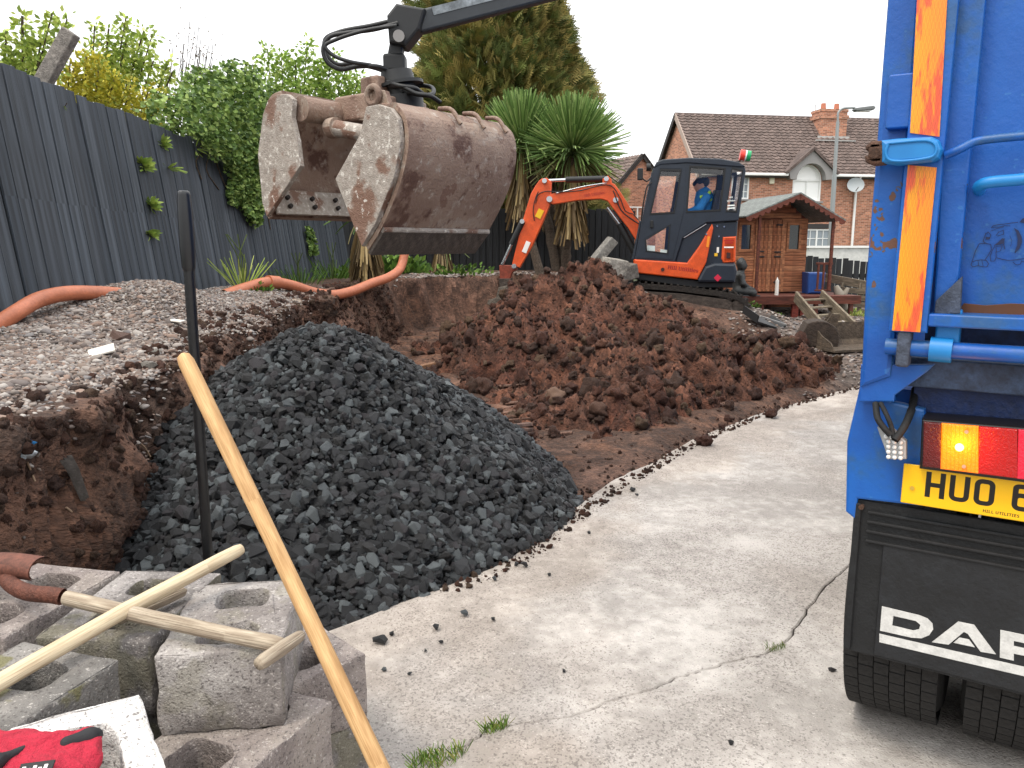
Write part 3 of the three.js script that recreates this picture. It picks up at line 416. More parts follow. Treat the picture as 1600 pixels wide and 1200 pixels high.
{
  const b1 = V(-4.9, 0.9, -7.6); shootTree('leafy_shrub', 'bright green shrub rising behind the fence beside the slanting concrete post', b1, rel(b1, [[10, 50, 180], [35, 25, 200], [45, 70, 260], [-20, 60, 200], [82, 20, 170], [105, 30, 120], [65, 60, 260], [20, 80, 300], [60, 95, 260, .5], [-40, 90, 200]], 7.6), leafS, G1, { seed: 51, rad: 0.17, size: 0.055, mul: 1.5, fall: 1.2, len: 0.55, group: 'shrubs behind the charcoal fence' });
  const b2 = V(-5.6, 0.9, -10.4); shootTree('leafy_shrub', 'fresh green shrub with many upright shoots behind the fence, left of the ivy', b2, rel(b2, [[148, 40, 170], [170, 45, 170], [197, 28, 190], [198, 60, 260], [225, 48, 200], [238, 55, 120], [262, 100, 170], [180, 80, 300], [215, 85, 300], [150, 90, 240], [240, 95, 180], [270, 112, 120]], 10.4), leafS, G1, { seed: 52, rad: 0.2, size: 0.065, mul: 1.5, fall: 1.2, len: 0.5, group: 'shrubs behind the charcoal fence' });
  const b3 = V(-5.2, 0.9, -9.4); shootTree('golden_shrub', 'yellow green conifer shrub peeping over the charcoal fence', b3, rel(b3, [[115, 110, 420], [135, 88, 520], [155, 95, 520], [180, 118, 520], [205, 132, 520], [232, 142, 460], [255, 150, 300], [110, 95, 300]], 9.4), leafS, GY, { seed: 53, rad: 0.34, size: 0.05, mul: 1.6, fall: 0.9, len: 0.45, cat: 'shrub' });
  const b4 = V(-3.75, 0.9, -13.6); shootTree('leafy_tree', 'lime green young tree behind the ivy and grab bucket', b4, rel(b4, [[418, 78, 330], [440, 90, 380], [462, 100, 420], [395, 100, 180], [398, 118, 200], [480, 70, 280], [500, 100, 460], [520, 90, 420], [540, 110, 480], [560, 125, 460], [470, 140, 500], [510, 140, 520], [575, 135, 300], [430, 140, 460], [450, 160, 460], [395, 160, 300], [545, 150, 400], [590, 150, 240], [400, 200, 300, -.5], [420, 220, 300, -.5]], 13.4), leafS, G2, { seed: 54, rad: 0.36, size: 0.07, mul: 1.5, fall: 1.2, len: 0.55 });
  { const b = V(-4.5, 1, -10.5), R = rng(61), t = thing('bare_shrub', 'thin twiggy shrub almost bare of leaves above the ivy', 'shrub', b), w = [], l = []; for (let k = 0; k < 26; k++) { const p = at(268 + 74 * R(), 28 + 90 * R(), 10.5).sub(b), m = V(p.x * 0.5 + (R() - .5) * .3, p.y * 0.6, p.z * 0.5 + (R() - .5) * .4); w.push(tube([V(0.02 * k - .2, 0, 0), m, p], 0.004, 10, 4)); for (let i = 0; i < 16; i++) { const q = m.clone().lerp(p, 0.3 + 0.8 * R()).add(V(R() - .5, R() - .5, R() - .5).multiplyScalar(0.35)); l.push({ m: M4(q, rq(R), 0.035), c: tone(R, [0x7d7468, 0x8a7d78].map(lin)) }); } } mesh('stems', w, barkMat, t); stuff('buds', leafS, broad, l, t); }
  // greenery low along the bed
  const low = (px, py, D, n, size, label, sp = 0.3, geo = leafS, cols = G2) => { const o = at(px, py, D); o.y = Yg(o.x, D) - 0.02; const R = rng(px * 7 + py), t = thing('bed_weed', label, 'weed', o), l = [], w = []; for (let i = 0; i < n; i++) { const a = R() * 6.28, r = sp * Math.sqrt(R()), h = (geo === blade ? 0 : size * 2.2 * R() * R()), dir = V(Math.cos(a) * 0.7, 0.5 + R(), Math.sin(a) * 0.7); l.push({ m: M4(V(Math.cos(a) * r * 0.7, h, Math.sin(a) * r), toward(V(0, 1, 0), dir), geo === blade ? V(size * 0.5, size * (0.6 + R()), size) : size * (0.5 + 0.6 * R())), c: tone(R, cols) }); } for (let i = 0; i < 4; i++) w.push(tube([V(0, 0, 0), V((R() - .5) * .1, size, (R() - .5) * .1), V((R() - .5) * .3, size * 2, (R() - .5) * .3)], 0.006, 6, 4)); mesh('stems', w, leafMat(0x5b6b35), t); stuff('leaves', geo, broad, l, t); };
  const GD = [0x4b6a2a, 0x5d7d33, 0x3c5523, 0x74923f].map(lin);
  low(380, 435, 8.9, 40, 0.3, 'spray of long weed blades against the fence by the orange pipe', 0.12, blade, G1); low(400, 445, 8.8, 120, 0.05, 'low green weeds between fence and orange pipe', 0.25, leafS, GD); low(520, 440, 12.6, 60, 0.3, 'grassy clump at the far end of the charcoal fence', 0.3, blade, GD); low(545, 435, 13.2, 150, 0.09, 'leafy weeds at the end of the charcoal fence', 0.35, leafS, GD); low(430, 458, 9.4, 160, 0.05, 'green weeds scrambling over the orange pipe', 0.3, leafS, GD); low(470, 440, 11, 90, 0.22, 'thin grass growing under the charcoal fence', 0.4, blade, GD);
  low(605, 420, 15, 420, 0.16, 'dark green bush under the grab bucket beside a palm stem', 0.55, leafS, GD); low(640, 425, 15, 260, 0.14, 'leafy weeds behind the rising orange pipe end', 0.5, leafS, GD); low(850, 400, 13.6, 120, 0.1, 'green weeds at the foot of the palm trunks', 0.6, leafS, GD); low(720, 415, 14.4, 160, 0.09, 'straggly weeds on the bank behind the pit', 0.8, leafS, GD);
  low(1330, 505, 14.8, 200, 0.06, 'bright green weed beside the slatted pallet', 0.3, leafS, G1); low(1165, 492, 14.2, 120, 0.05, 'low weeds under the edge of the deck', 0.35, leafS, GD); low(1210, 500, 14.0, 80, 0.05, 'small green weeds by the deck post', 0.2, leafS, GD);
}
// ---------------------------------------------------------------- big conifer
{
  const b = V(-0.3, 0.6, -20.5), R = rng(71), t = thing('conifer_tree', 'huge bronze green conifer towering behind the palms', 'tree', b), l = [], H = 9.4, limbs = [];
  // flat sprays: a stem with side tips, many small faces
  const spray = (() => { const gs = []; const put = (x, y, a, s) => { const g = new THREE.BufferGeometry(); const w = 0.1 * s; g.setAttribute('position', new THREE.Float32BufferAttribute([-w, 0, 0, w, 0, 0, w * 0.6, s * 0.6, 0.04 * s, -w, 0, 0, w * 0.6, s * 0.6, 0.04 * s, 0, s, 0], 3)); g.computeVertexNormals(); g.rotateZ(a); g.translate(x, y, 0.05 * (x * x)); gs.push(g); }; put(0, 0, 0, 1); for (let i = 0; i < 5; i++) { const y = 0.1 + i * 0.16, s = 0.62 - i * 0.07; put(0, y, 0.75, s); put(0, y + 0.07, -0.75, s); put(-s * 0.35, y + s * 0.35, 0.15, s * 0.5); put(s * 0.35, y + 0.07 + s * 0.35, -0.15, s * 0.5); } return merge(gs); })();
  const cols = [0x77763c, 0x868045, 0x626d37, 0x94874c, 0x6d783c, 0x566131, 0x9f9052].map(lin);
  const rad = (y, a) => { const u = y / H; return (3.0 * Math.pow(1 - u, 0.62) * sstep(-0.1, 0.12, u)) * (1 + 0.12 * Math.sin(a * 3 + y * 1.7) + 0.12 * noise3(Math.cos(a) * 2, y * 1.1, Math.sin(a) * 2)); };
  for (let i = 0; i < 23000; i++) {
    const y = H * Math.pow(R(), 0.95) * 0.99, a = R() * 6.283; if (Math.sin(a) < -0.45 && R() < 0.75) continue;
    const clump = noise3(Math.cos(a) * 3.2, y * 2.1, Math.sin(a) * 3.2 + 5), rr = rad(y, a) * (0.66 + 0.34 * Math.sqrt(R()) + 0.14 * clump), p = V(Math.cos(a) * rr, y, Math.sin(a) * rr);
    const dir = V(Math.cos(a), 0.25 + 0.75 * R() - 0.4 * clump, Math.sin(a)).add(V((R() - .5), (R() - .5) * .6, (R() - .5))); const q = toward(V(0, 1, 0), dir).multiply(new THREE.Quaternion().setFromAxisAngle(V(0, 1, 0), R() * 6.28)); l.push({ m: M4(p, q, 0.26 + 0.28 * R()), c: tone(R, cols) });
  }
  for (let i = 0; i < 90; i++) { const y = 0.6 + (H - 1.2) * R(), a = R() * 6.28, r = rad(y, a); limbs.push(cyl(V(0, y - 0.4, 0), V(Math.cos(a) * r * 0.95, y + 0.35 * r * R(), Math.sin(a) * r * 0.95), 0.045, 0.008, 5)); if (i < 46) { const rr = r * 1.0; for (let k = 0; k < 10; k++) { const q = V(Math.cos(a) * (rr + 0.05 * k), y + 0.3 * r * 0.5 + 0.03 * k + 0.1 * R(), Math.sin(a) * (rr + 0.05 * k)); l.push({ m: M4(q, toward(V(0, 1, 0), V(Math.cos(a), 0.5 + (R() - .5), Math.sin(a)).add(V((R() - .5) * .7, 0, (R() - .5) * .7))), 0.2 + 0.15 * R()), c: tone(R, cols) }); } } }
  mesh('trunk', [cyl(V(0, -0.3, 0), V(0, H * 0.97, 0), 0.24, 0.03, 9), ...limbs], barkMat, t); stuff('crown', spray, std(white, 0.85, { side: THREE.DoubleSide }), l, t);
}
// ---------------------------------------------------------------- cabbage palms
const palmGeoM = leafMat(white, 0.5), trunkMat = grained(0x7c6d5e, 0.98, 6, 0.03), thatch = std(white, 0.95, { side: THREE.DoubleSide });
function palm(label, foot, heads, o = {}) {
  const R = rng(o.seed), t = thing('cabbage_palm', label, 'palm tree', foot);
  for (const [i, h] of heads.entries()) {
    const [hp, r, dead, up] = h, c = hp.clone().sub(foot), pts = [V((i - 0.5) * 0.12, -0.1, 0), c.clone().multiplyScalar(0.45).add(V((R() - .5) * .12, 0, 0)), c.clone().multiplyScalar(0.97)];
    const g = roughen(mergeVertices(tube(pts, 0.1, 26, 10).deleteAttribute('uv').deleteAttribute('normal'), 1e-4), 0.04, 9, i + 3); g.computeVertexNormals(); mesh('trunk', boxUV(g), trunkMat, t);
    const green = [], brown = [];
    for (let k = 0; k < up; k++) { const a = R() * 6.28, el = lerp(-0.75, 1.5, Math.pow(R(), 0.62)), dir = V(Math.cos(a) * Math.cos(el), Math.sin(el), Math.sin(a) * Math.cos(el)), L = r * (0.85 + 0.3 * R()); const q = toward(V(0, 1, 0), dir); const face = V(0, 0, 1).applyQuaternion(q); const tw = Math.atan2(dir.z, dir.x); green.push({ m: M4(c.clone().addScaledVector(dir, 0.06), q.multiply(new THREE.Quaternion().setFromAxisAngle(V(0, 1, 0), face.y < 0 ? Math.PI : 0)), V(L * 0.34, L, L * (el < 0.2 ? 1.6 : 0.5))), c: tone(R, el < -0.3 ? [0x737c4c, 0x606f3c, 0x8a8258].map(lin) : [0x6f8b4c, 0x86a05c, 0x5a753e, 0x9db070].map(lin)) }); }
    for (let k = 0; k < dead; k++) { const a = R() * 6.28, y = -0.1 - R() * r * 0.9, L = r * (0.5 + 0.5 * R()), dir = V(Math.cos(a) * 0.25, -1, Math.sin(a) * 0.25); brown.push({ m: M4(c.clone().add(V(Math.cos(a) * 0.1, y, Math.sin(a) * 0.1)), toward(V(0, 1, 0), dir), V(L * 0.8, L, L * 0.3)), c: tone(R, [0x8f7a52, 0x77623f, 0xa08c66, 0x5f4f38].map(lin)) }); }
    if (green.length) stuff('leaves', blade, palmGeoM, green, t); if (brown.length) stuff('dead_leaves', blade, thatch, brown, t);
  }
}
{
  const fy = (px, D) => { const p = at(px, 400, D); p.y = Yg(p.x, D) - 0.05; return p; };
  palm('twin headed cabbage palm with dead leaf skirts in front of conifer', fy(878, 16.2), [[at(815, 228, 16.2), 0.92, 160, 900], [at(894, 240, 15.9), 0.98, 300, 1100], [at(862, 272, 16.8), 0.7, 60, 200]], { seed: 81 });
  palm('cabbage palm stem wrapped in straw coloured dead leaves below grab bucket', fy(575, 11.8), [[at(570, 335, 11.8), 0.7, 260, 60]], { seed: 82 });
  palm('far cabbage palm with drooping straw skirt behind the grab bucket', fy(690, 15), [[at(690, 372, 15), 0.7, 150, 60]], { seed: 83 });
  // grey leaning stumps by the digger's stick
  const st = single('leaning_stump', cyl(at(847, 440, 14.3), at(829, 372, 14.5), 0.09, 0.07, 9), trunkMat, 'short grey leaning stump beside the orange dipper arm', 'stump');
}
// ---------------------------------------------------------------- orange drain pipes
{
  const pm = std(0xc0714f, 0.5, { map: rep(midGrey, 2), bumpMap: rep(bumpFine, 1), bumpScale: 0.001 });
  const along = (pts, D) => pts.map(([x, y, d]) => at(x, y, d ?? D));
  const p1 = thing('drain_pipe', 'orange drain pipe running into the pebbles at the fence foot', 'pipe'); mesh('barrel', tube(along([[-60, 545, 5.0], [20, 492, 5.3], [62, 468, 5.6], [100, 459, 5.8], [150, 458, 6.1], [205, 462, 6.4], [255, 468, 6.7]]), 0.056, 50, 16), pm, p1);
  const p2 = thing('drain_pipe', 'long bent orange drain pipe lying past the pebbles and rising under the grab bucket', 'pipe'); const pts = along([[350, 462, 8.2], [385, 450, 8.6], [420, 441, 8.9], [455, 446, 9.2], [490, 457, 9.5], [520, 461, 9.8], [550, 455, 10.1], [580, 443, 10.5], [610, 432, 10.9], [626, 418, 11.2], [632, 396, 11.3], [634, 372, 11.3]]); mesh('barrel', tube(pts, 0.062, 90, 16), pm, p2);
  const c = new THREE.CatmullRomCurve3(pts); const j = c.getPoint(0.2), jd = c.getTangent(0.2); mesh('socket', cyl(j.clone().addScaledVector(jd, -0.08), j.clone().addScaledVector(jd, 0.08), 0.075, 0.072, 18), pm, p2);
}
// ---------------------------------------------------------------- flat print: lettering drawn on small sheets
function print(w, h, draw, px = 512) { const c = document.createElement('canvas'); c.width = px; c.height = Math.max(8, Math.round(px * h / w)); const x = c.getContext('2d'); draw(x, c.width, c.height); const t = new THREE.CanvasTexture(c); t.colorSpace = THREE.SRGBColorSpace; return t; }
function sheet(w, h, t, o = {}) { const m = std(0xffffff, o.rough ?? 0.5, { map: t, ...(o.alpha ? { transparent: true, alphaTest: 0.5 } : {}) }); return [new THREE.PlaneGeometry(w, h), m]; }
const glassMat = new THREE.MeshPhysicalMaterial({ color: 0xffffff, roughness: 0.02, transmission: 1, thickness: 0, ior: 1.45, side: THREE.DoubleSide });
// ---------------------------------------------------------------- excavator, side on, dipper to the left
{
  const S = 92.5, d = (px, py) => [(px - 1067) / S, (472 - py) / S], ds = (l) => l.map(p => d(...p));
  const ex = thing('mini_excavator', 'orange and dark blue mini excavator working behind soil heap', 'excavator', V(2.92, 0, -13.55), -0.14); ex.position.y = at(1067, 472, 13.55).y;
  const orange = std(0xe85a20, 0.42, { map: rep(midGrey, 1.5), bumpMap: rep(bumpFine, 1), bumpScale: 0.0008 }), navy = std(0x222b37, 0.45, { map: rep(midGrey, 1.3) }), black = std(0x141516, 0.6), steel = std(0xb9bcbf, 0.25, { metalness: 0.9 }), muddy = grained(0x5d524a, 0.95, 3, 0.02), rubber = grained(0x39322d, 0.95, 4, 0.02);
  const slab = (pts, z0, z1, b = 0.012, holes = []) => extr(ds(pts), z1 - z0 - 2 * b, b, holes.map(ds)).translate(0, 0, z0 + b);
  // tracks
  const frameOut = [[985, 452], [1135, 466], [1160, 472], [1162, 482], [1150, 489], [1000, 476], [975, 470], [972, 458]];
  for (const z of [-0.62, 0.34]) {
    const tr = mesh('track', new THREE.BufferGeometry(), rubber, ex);
    const ring = [[980, 445], [1000, 440], [1060, 444], [1120, 451], [1148, 457], [1160, 466], [1162, 478], [1152, 489], [1100, 489], [1000, 480], [980, 474], [971, 460]]; const inner = [[984, 452], [1000, 447], [1060, 451], [1118, 458], [1144, 463], [1153, 469], [1155, 477], [1148, 483], [1100, 482], [1000, 473], [985, 468], [978, 459]];
    tr.geometry = merge([slab(ring, z, z + 0.3, 0.01, [inner])]);
    const cur = new THREE.CatmullRomCurve3(ring.map(p => V(...d(...p), 0)), true), lugs = []; for (let i = 0; i < 44; i++) { const p = cur.getPointAt(i / 44), tg = cur.getTangentAt(i / 44); const g = box(0.035, 0.05, 0.3, 0, 0, 0, 0.006); g.rotateZ(Math.atan2(tg.y, tg.x)); g.translate(p.x, p.y, z + 0.15); lugs.push(g); }
    mesh('lugs', lugs, rubber, tr);
    const f = mesh('track_frame', slab([[1006, 452], [1060, 455], [1128, 463], [1140, 470], [1138, 479], [1010, 468], [1000, 462]], z + 0.05, z + 0.29), muddy, ex);
    mesh('idler_wheel', cyl(V(...d(990, 461), z + 0.04), V(...d(990, 461), z + 0.27), 0.13, 0.13, 20), muddy, ex); mesh('drive_sprocket', cyl(V(...d(1146, 473), z + 0.04), V(...d(1146, 473), z + 0.29), 0.11, 0.11, 12), muddy, ex);
    for (const x of [1030, 1070, 1105]) mesh('roller', cyl(V(...d(x, 473 + (x - 1070) * 0.1), z + 0.06), V(...d(x, 473 + (x - 1070) * 0.1), z + 0.25), 0.06, 0.06, 12), muddy, ex);
  }
  mesh('undercarriage', [slab([[1010, 440], [1120, 448], [1120, 470], [1010, 462]], -0.33, 0.33), cyl(V(...d(1070, 450), 0), V(...d(1066, 432), 0), 0.36, 0.36, 24)], muddy, ex);
  mesh('deck_plate', slab([[986, 423], [1086, 436], [1137, 438], [1137, 446], [1080, 446], [990, 434]], -0.6, 0.6), black, ex);
  // house: skirt, engine cover, counterweight
  mesh('side_skirt', slab([[989, 404], [1037, 407], [1068, 409], [1085, 384], [1102, 352], [1104, 358], [1096, 408], [1084, 434], [989, 424]], 0.5, 0.66, 0.02), orange, ex);
  mesh('skirt_far', slab([[989, 404], [1084, 409], [1084, 434], [989, 424]], -0.66, -0.5, 0.02), orange, ex);
  mesh('engine_cover', slab([[1050, 408], [1060, 372], [1094, 350], [1140, 348], [1138, 412], [1090, 430], [1050, 425]], -0.6, 0.58, 0.03), navy, ex);
  mesh('counterweight', slab([[1084, 434], [1094, 414], [1108, 409], [1138, 410], [1141, 420], [1139, 438], [1086, 438]], -0.66, 0.68, 0.04), navy, ex);
  mesh('rear_panel', slab([[1120, 371], [1137, 370], [1138, 408], [1119, 408]], 0.1, 0.6, 0.02).translate(0.012, 0, 0), orange, ex);
  const rp = mesh('rear_panel', slab([[1119, 371], [1137, 371], [1137, 408], [1122, 409], [1118, 403]], 0.56, 0.6, 0.015), orange, ex);
  // cab shell with real openings, both sides
  const shell = [[990, 405], [999, 347], [1013, 272], [1018, 263], [1027, 259], [1064, 257], [1110, 259], [1136, 264], [1145, 270], [1147, 276], [1140, 347], [1094, 350], [1060, 372], [1050, 408]];
  const w1 = [[1024.5, 272.5], [1054.5, 273.5], [1046.5, 336], [1011, 338]], w2 = [[1066.5, 268], [1118, 272], [1113.5, 333], [1064, 335]], w3 = [[1005, 375], [1041, 353], [1039, 396], [1007, 392]], w4 = [[1127, 271], [1143, 275], [1137, 335], [1121, 334]];
  for (const [z0, z1, nm] of [[0.56, 0.62, 'cab_side'], [-0.34, -0.28, 'cab_side']]) mesh(nm, slab(shell, z0, z1, 0.012, [w1, w2, w3, w4]), navy, ex);
  mesh('cab_floor', slab([[990, 398], [1050, 400], [1050, 408], [990, 405]], -0.3, 0.58), black, ex);
  mesh('cab_roof', slab([[1014, 270], [1018, 262], [1027, 258.5], [1064, 256.5], [1110, 258.5], [1136, 263.5], [1146, 270], [1140, 271], [1064, 264], [1024, 266]], -0.36, 0.64, 0.015), navy, ex);
  mesh('front_post', slab([[990, 405], [999, 347], [996, 347], [986, 405]], -0.3, 0.58), navy, ex);
  mesh('windscreen', slab([[1000, 345], [1014, 272], [1012, 272], [998, 345]], -0.28, 0.56, 0.002), glassMat, ex);
  for (const w of [w1, w2, w3, w4]) for (const z of [0.585, -0.31]) { const p = mesh('window_pane', slab(w, z, z + 0.006, 0.001), glassMat, ex); const c = w.reduce((a, q) => [a[0] + q[0] / 4, a[1] + q[1] / 4], [0, 0]), inn = w.map(q => [lerp(q[0], c[0], 0.06), lerp(q[1], c[1], 0.06)]), out = w.map(q => [lerp(q[0], c[0], -0.02), lerp(q[1], c[1], -0.02)]); mesh('window_seal', slab(out, z > 0 ? 0.607 : -0.345, z > 0 ? 0.627 : -0.325, 0.004, [inn]), black, p); }
  mesh('rear_window', slab([[1146, 276], [1141, 336], [1139, 336], [1144, 276]], -0.28, 0.56, 0.002), glassMat, ex); mesh('rear_post', slab([[1140, 336], [1138, 349], [1120, 349], [1121, 336]], -0.3, 0.58), black, ex);
  // door seams, handle and hinges
  const dr = mesh('door', slab([[993, 402], [1001, 347], [1015, 272], [1022, 265], [1061, 265], [1061, 330], [1046, 404]], 0.615, 0.628, 0.004, [w1.map(([x, y]) => [x + (x > 1030 ? 2 : -2), y + (y > 300 ? 2 : -2)]), w3.map(([x, y]) => [x + (x > 1020 ? 2 : -2), y + (y > 380 ? 2 : -2)])]), navy, ex);
  mesh('handle', box(0.05, 0.12, 0.03, ...d(1014, 352), 0.64, 0.01), black, dr); mesh('grab_rail', tube([V(...d(998, 346), 0.66), V(...d(1001, 318), 0.72), V(...d(1006, 296), 0.72), V(...d(1012, 292), 0.66)], 0.012, 20, 6), black, ex); mesh('panel_ridge', tube([V(...d(1062, 372), 0.6), V(...d(1094, 352), 0.6)], 0.01, 6, 6), steel, ex);
  // inside: seat, levers, papers
  mesh('seat', [slab([[1080, 345], [1108, 342], [1110, 354], [1080, 356]], -0.1, 0.4, 0.03), slab([[1100, 344], [1108, 300], [1116, 302], [1112, 345]], -0.1, 0.4, 0.03), slab([[1084, 356], [1106, 356], [1106, 404], [1084, 404]], 0.0, 0.3, 0.01)], black, ex);
  for (const z of [0.0, 0.42]) mesh('control_lever', [cyl(V(...d(1050, 375), z), V(...d(1046, 335), z), 0.012, 0.012, 8), cyl(V(...d(1046, 335), z), V(...d(1045, 327), z), 0.025, 0.02, 8)], black, ex);
  mesh('paper_notice', slab([[1008, 383], [1020, 384], [1020, 392], [1008, 391]], 0.572, 0.576, 0.001), std(0xd9e2da, 0.7), ex); mesh('paper_notice', slab([[1028, 389], [1038, 390], [1038, 396], [1028, 395]], 0.572, 0.576, 0.001), std(0xd9e2da, 0.7), ex);
  mesh('lamp_bracket', box(0.1, 0.12, 0.1, ...d(1117, 277), 0.5, 0.02), black, ex); mesh('work_light', cyl(V(...d(1010, 268), 0.45), V(...d(1004, 268), 0.45), 0.06, 0.06, 12), black, ex);
  const mir = mesh('mirror_arm', tube([V(...d(1010, 285), 0.6), V(...d(1004, 290), 0.7), V(...d(998, 286), 0.74)], 0.012, 10, 6), black, ex); mesh('mirror', box(0.09, 0.19, 0.05, ...d(994.5, 280), 0.74, 0.02), black, mir);
  const bc = mesh('beacon_stalk', tube([V(...d(1132, 266), 0.4), V(...d(1137, 262), 0.42), V(...d(1146, 256), 0.42)], 0.014, 10, 6), black, ex);
  mesh('beacon', cyl(V(...d(1140, 251.5), 0.42), V(...d(1147, 252.5), 0.42), 0.085, 0.085, 16), std(0xd8392a, 0.35), bc); mesh('beacon', cyl(V(...d(1147, 252.5), 0.42), V(...d(1149, 252.8), 0.42), 0.086, 0.086, 16), std(0xdfe3dd, 0.35), bc); mesh('beacon', cyl(V(...d(1149, 252.8), 0.42), V(...d(1155, 253.5), 0.42), 0.085, 0.08, 16), std(0x1f9a5e, 0.35), bc);
  // boom, dipper, rams, bucket
  const bz0 = -0.06, bz1 = 0.16;
  mesh('boom', slab([[853, 310], [857, 304], [861, 303], [905, 295], [950, 287], [957, 290], [967, 303], [999, 353], [1000, 366], [994, 379], [980, 358], [953, 324], [946, 315], [936, 312], [900, 314], [861, 320], [855, 317]], bz0, bz1, 0.012), orange, ex);
  mesh('boom_bracket', slab([[938, 282], [946, 277], [952, 283], [953, 292], [938, 291]], bz0 - 0.01, bz1 + 0.01, 0.006), orange, ex);
  const st = mesh('dipper_arm', slab([[839, 283], [843, 280], [851, 279], [858, 285], [857, 305], [856, 321], [846, 345], [828, 385], [808, 419], [796, 413], [806, 372], [815, 338], [826, 303], [833, 291]], bz0 + 0.03, bz1 - 0.03, 0.01), orange, ex);
  const pin = (x, y, r = 0.04, p = ex) => mesh('pin', cyl(V(...d(x, y), bz0 - 0.05), V(...d(x, y), bz1 + 0.05), r, r, 14), steel, p);
  pin(856, 312, 0.05); pin(848, 284); pin(944, 282); pin(959, 314, 0.045); pin(813, 346); pin(800, 416);
  const ram = (a, b, c, rb, rr, z = 0.05) => { const A = V(...d(...a), z), B = V(...d(...b), z), C = V(...d(...c), z); const r = mesh('ram', cyl(A, B, rb, rb, 14), black, ex); mesh('ram_rod', cyl(B, C, rr, rr, 12), steel, r); };
  ram([941, 281], [880, 282], [852, 283], 0.052, 0.028); ram([813, 346], [795, 382], [780, 414], 0.05, 0.026, 0.13); ram([990, 394], [965, 350], [946, 325], 0.06, 0.035); 
  mesh('link', slab([[775, 415], [802, 415], [804, 422], [796, 426], [792, 438], [776, 438]], bz0 + 0.02, bz1 - 0.02, 0.01), std(0x9c4630, 0.7, { map: rep(softGrey, 3) }), ex); mesh('hitch', slab([[775, 436], [795, 436], [793, 452], [786, 460], [776, 452]], bz0, bz1, 0.01), muddy, ex);
  const bk = mesh('bucket', slab([[776, 450], [793, 446], [795, 464], [790, 474], [778, 480], [764, 480], [757, 476], [759, 470], [772, 466]], -0.17, 0.29, 0.012), grained(0x83796d, 0.8, 4, 0.01, { metalness: 0.2 }), ex); for (const z of [-0.13, -0.02, 0.09, 0.2]) mesh('tooth', box(0.09, 0.03, 0.05, ...d(757, 478), z + 0.03, 0.008), muddy, bk);
  const hose = (l, r = 0.012, z = 0.17) => mesh('hose', tube(l.map(p => V(...d(...p), z)), r, 24, 6), black, ex);
  hose([[995, 345], [985, 335], [975, 332], [966, 312], [950, 292], [900, 300], [865, 301]], 0.01, 0.2); hose([[998, 352], [985, 344], [968, 330], [955, 300]], 0.012, 0.22); hose([[838, 300], [833, 312], [830, 330], [832, 345]], 0.009, 0.15); hose([[866, 301], [850, 300], [838, 305], [834, 318]], 0.01, 0.17); hose([[1000, 356], [984, 352], [965, 345]], 0.014, 0.1);
  mesh('steel_line', tube([V(...d(866, 303), 0.165), V(...d(910, 293), 0.165), V(...d(945, 288), 0.165)], 0.01, 12, 6), steel, ex);
  mesh('grease_plate', box(0.08, 0.2, 0.012, 0, 0, 0).rotateZ(-0.4).translate(...d(819, 386), bz1 - 0.02), std(0xe9e6e0, 0.6), ex); 
  mesh('warning_sticker', box(0.1, 0.15, 0.01, 0, 0, 0).rotateZ(-0.45).translate(...d(840, 334), bz1 - 0.022), std(0xe3b418, 0.6), ex); mesh('warning_sticker', box(0.04, 0.17, 0.008).rotateZ(-0.1).translate(...d(1097, 378), 0.662), std(0xe98a1c, 0.6), ex); mesh('warning_sticker', box(0.035, 0.09, 0.008).translate(...d(1112.5, 390), 0.585), std(0xe6e2da, 0.6), ex); mesh('warning_sticker', box(0.05, 0.05, 0.008).translate(...d(1110, 397), 0.587), std(0xe2b11c, 0.6), ex); mesh('warning_sticker', box(0.085, 0.085, 0.01).rotateZ(0.78).translate(...d(1113, 431), 0.68), std(0xc41f3e, 0.5), ex);
  mesh('filler_cap', cyl(V(...d(1032, 419), 0.65), V(...d(1032, 419), 0.672), 0.03, 0.03, 14), std(0x3a1c14, 0.6), ex); for (const [x, y] of [[1110, 355], [1120, 356], [1113, 370], [1094, 367]]) mesh('bolt', cyl(V(...d(x, y), 0.57), V(...d(x, y), x < 1100 ? 0.67 : 0.6), 0.014, 0.014, 8), steel, ex);
  const lettering = (txt, w, h, x, y, z, rot, col, size, font = 'serif') => { const [g, m] = sheet(w, h, print(w, h, (c, W, H) => { c.clearRect(0, 0, W, H); c.fillStyle = col; c.font = `bold ${H * size}px ${font}`; c.textAlign = 'center'; c.textBaseline = 'middle'; c.fillText(txt, W / 2, H / 2); }), { alpha: true }); const k = mesh('lettering', g, m, ex); k.position.set(...d(x, y), z); k.rotation.z = rot; };
  lettering('Hill Utilities', 0.5, 0.13, 1062, 418, 0.664, -0.12, '#8d1420', 0.62); lettering('Hill Utilities', 0.4, 0.09, 926, 305, bz1 + 0.004, 0.14, '#a11e14', 0.62); for (const [y, c, w] of [[376, 0xb3261a, 0.16], [379.5, 0xb3261a, 0.13], [386, 0xf3eee6, 0.15]]) mesh('panel_print', box(w, 0.022, 0.004).translate(...d(1128, y), 0.6015), std(c, 0.6), ex);
  mesh('panel_plate', box(0.06, 0.09, 0.006).translate(...d(1128, 398), 0.604), std(0x3a1712, 0.6), ex); 
  { const [g, m] = sheet(0.14, 0.26, print(0.14, 0.26, (c, W, H) => { c.clearRect(0, 0, W, H); c.fillStyle = '#e9efe9'; c.font = `bold ${H * 0.13}px sans-serif`; c.textAlign = 'center'; ['Hill', 'Utilities', '', ''].forEach((s, i) => c.fillText(s, W / 2, H * (0.2 + i * 0.2))); c.fillRect(W * 0.1, H * 0.6, W * 0.8, H * 0.08); c.fillRect(W * 0.1, H * 0.76, W * 0.8, H * 0.08); }, 256), { alpha: true }); const k = mesh('lettering', g, m, ex); k.position.set(...d(1128, 322), 0.632); k.rotation.z = 0.06; }
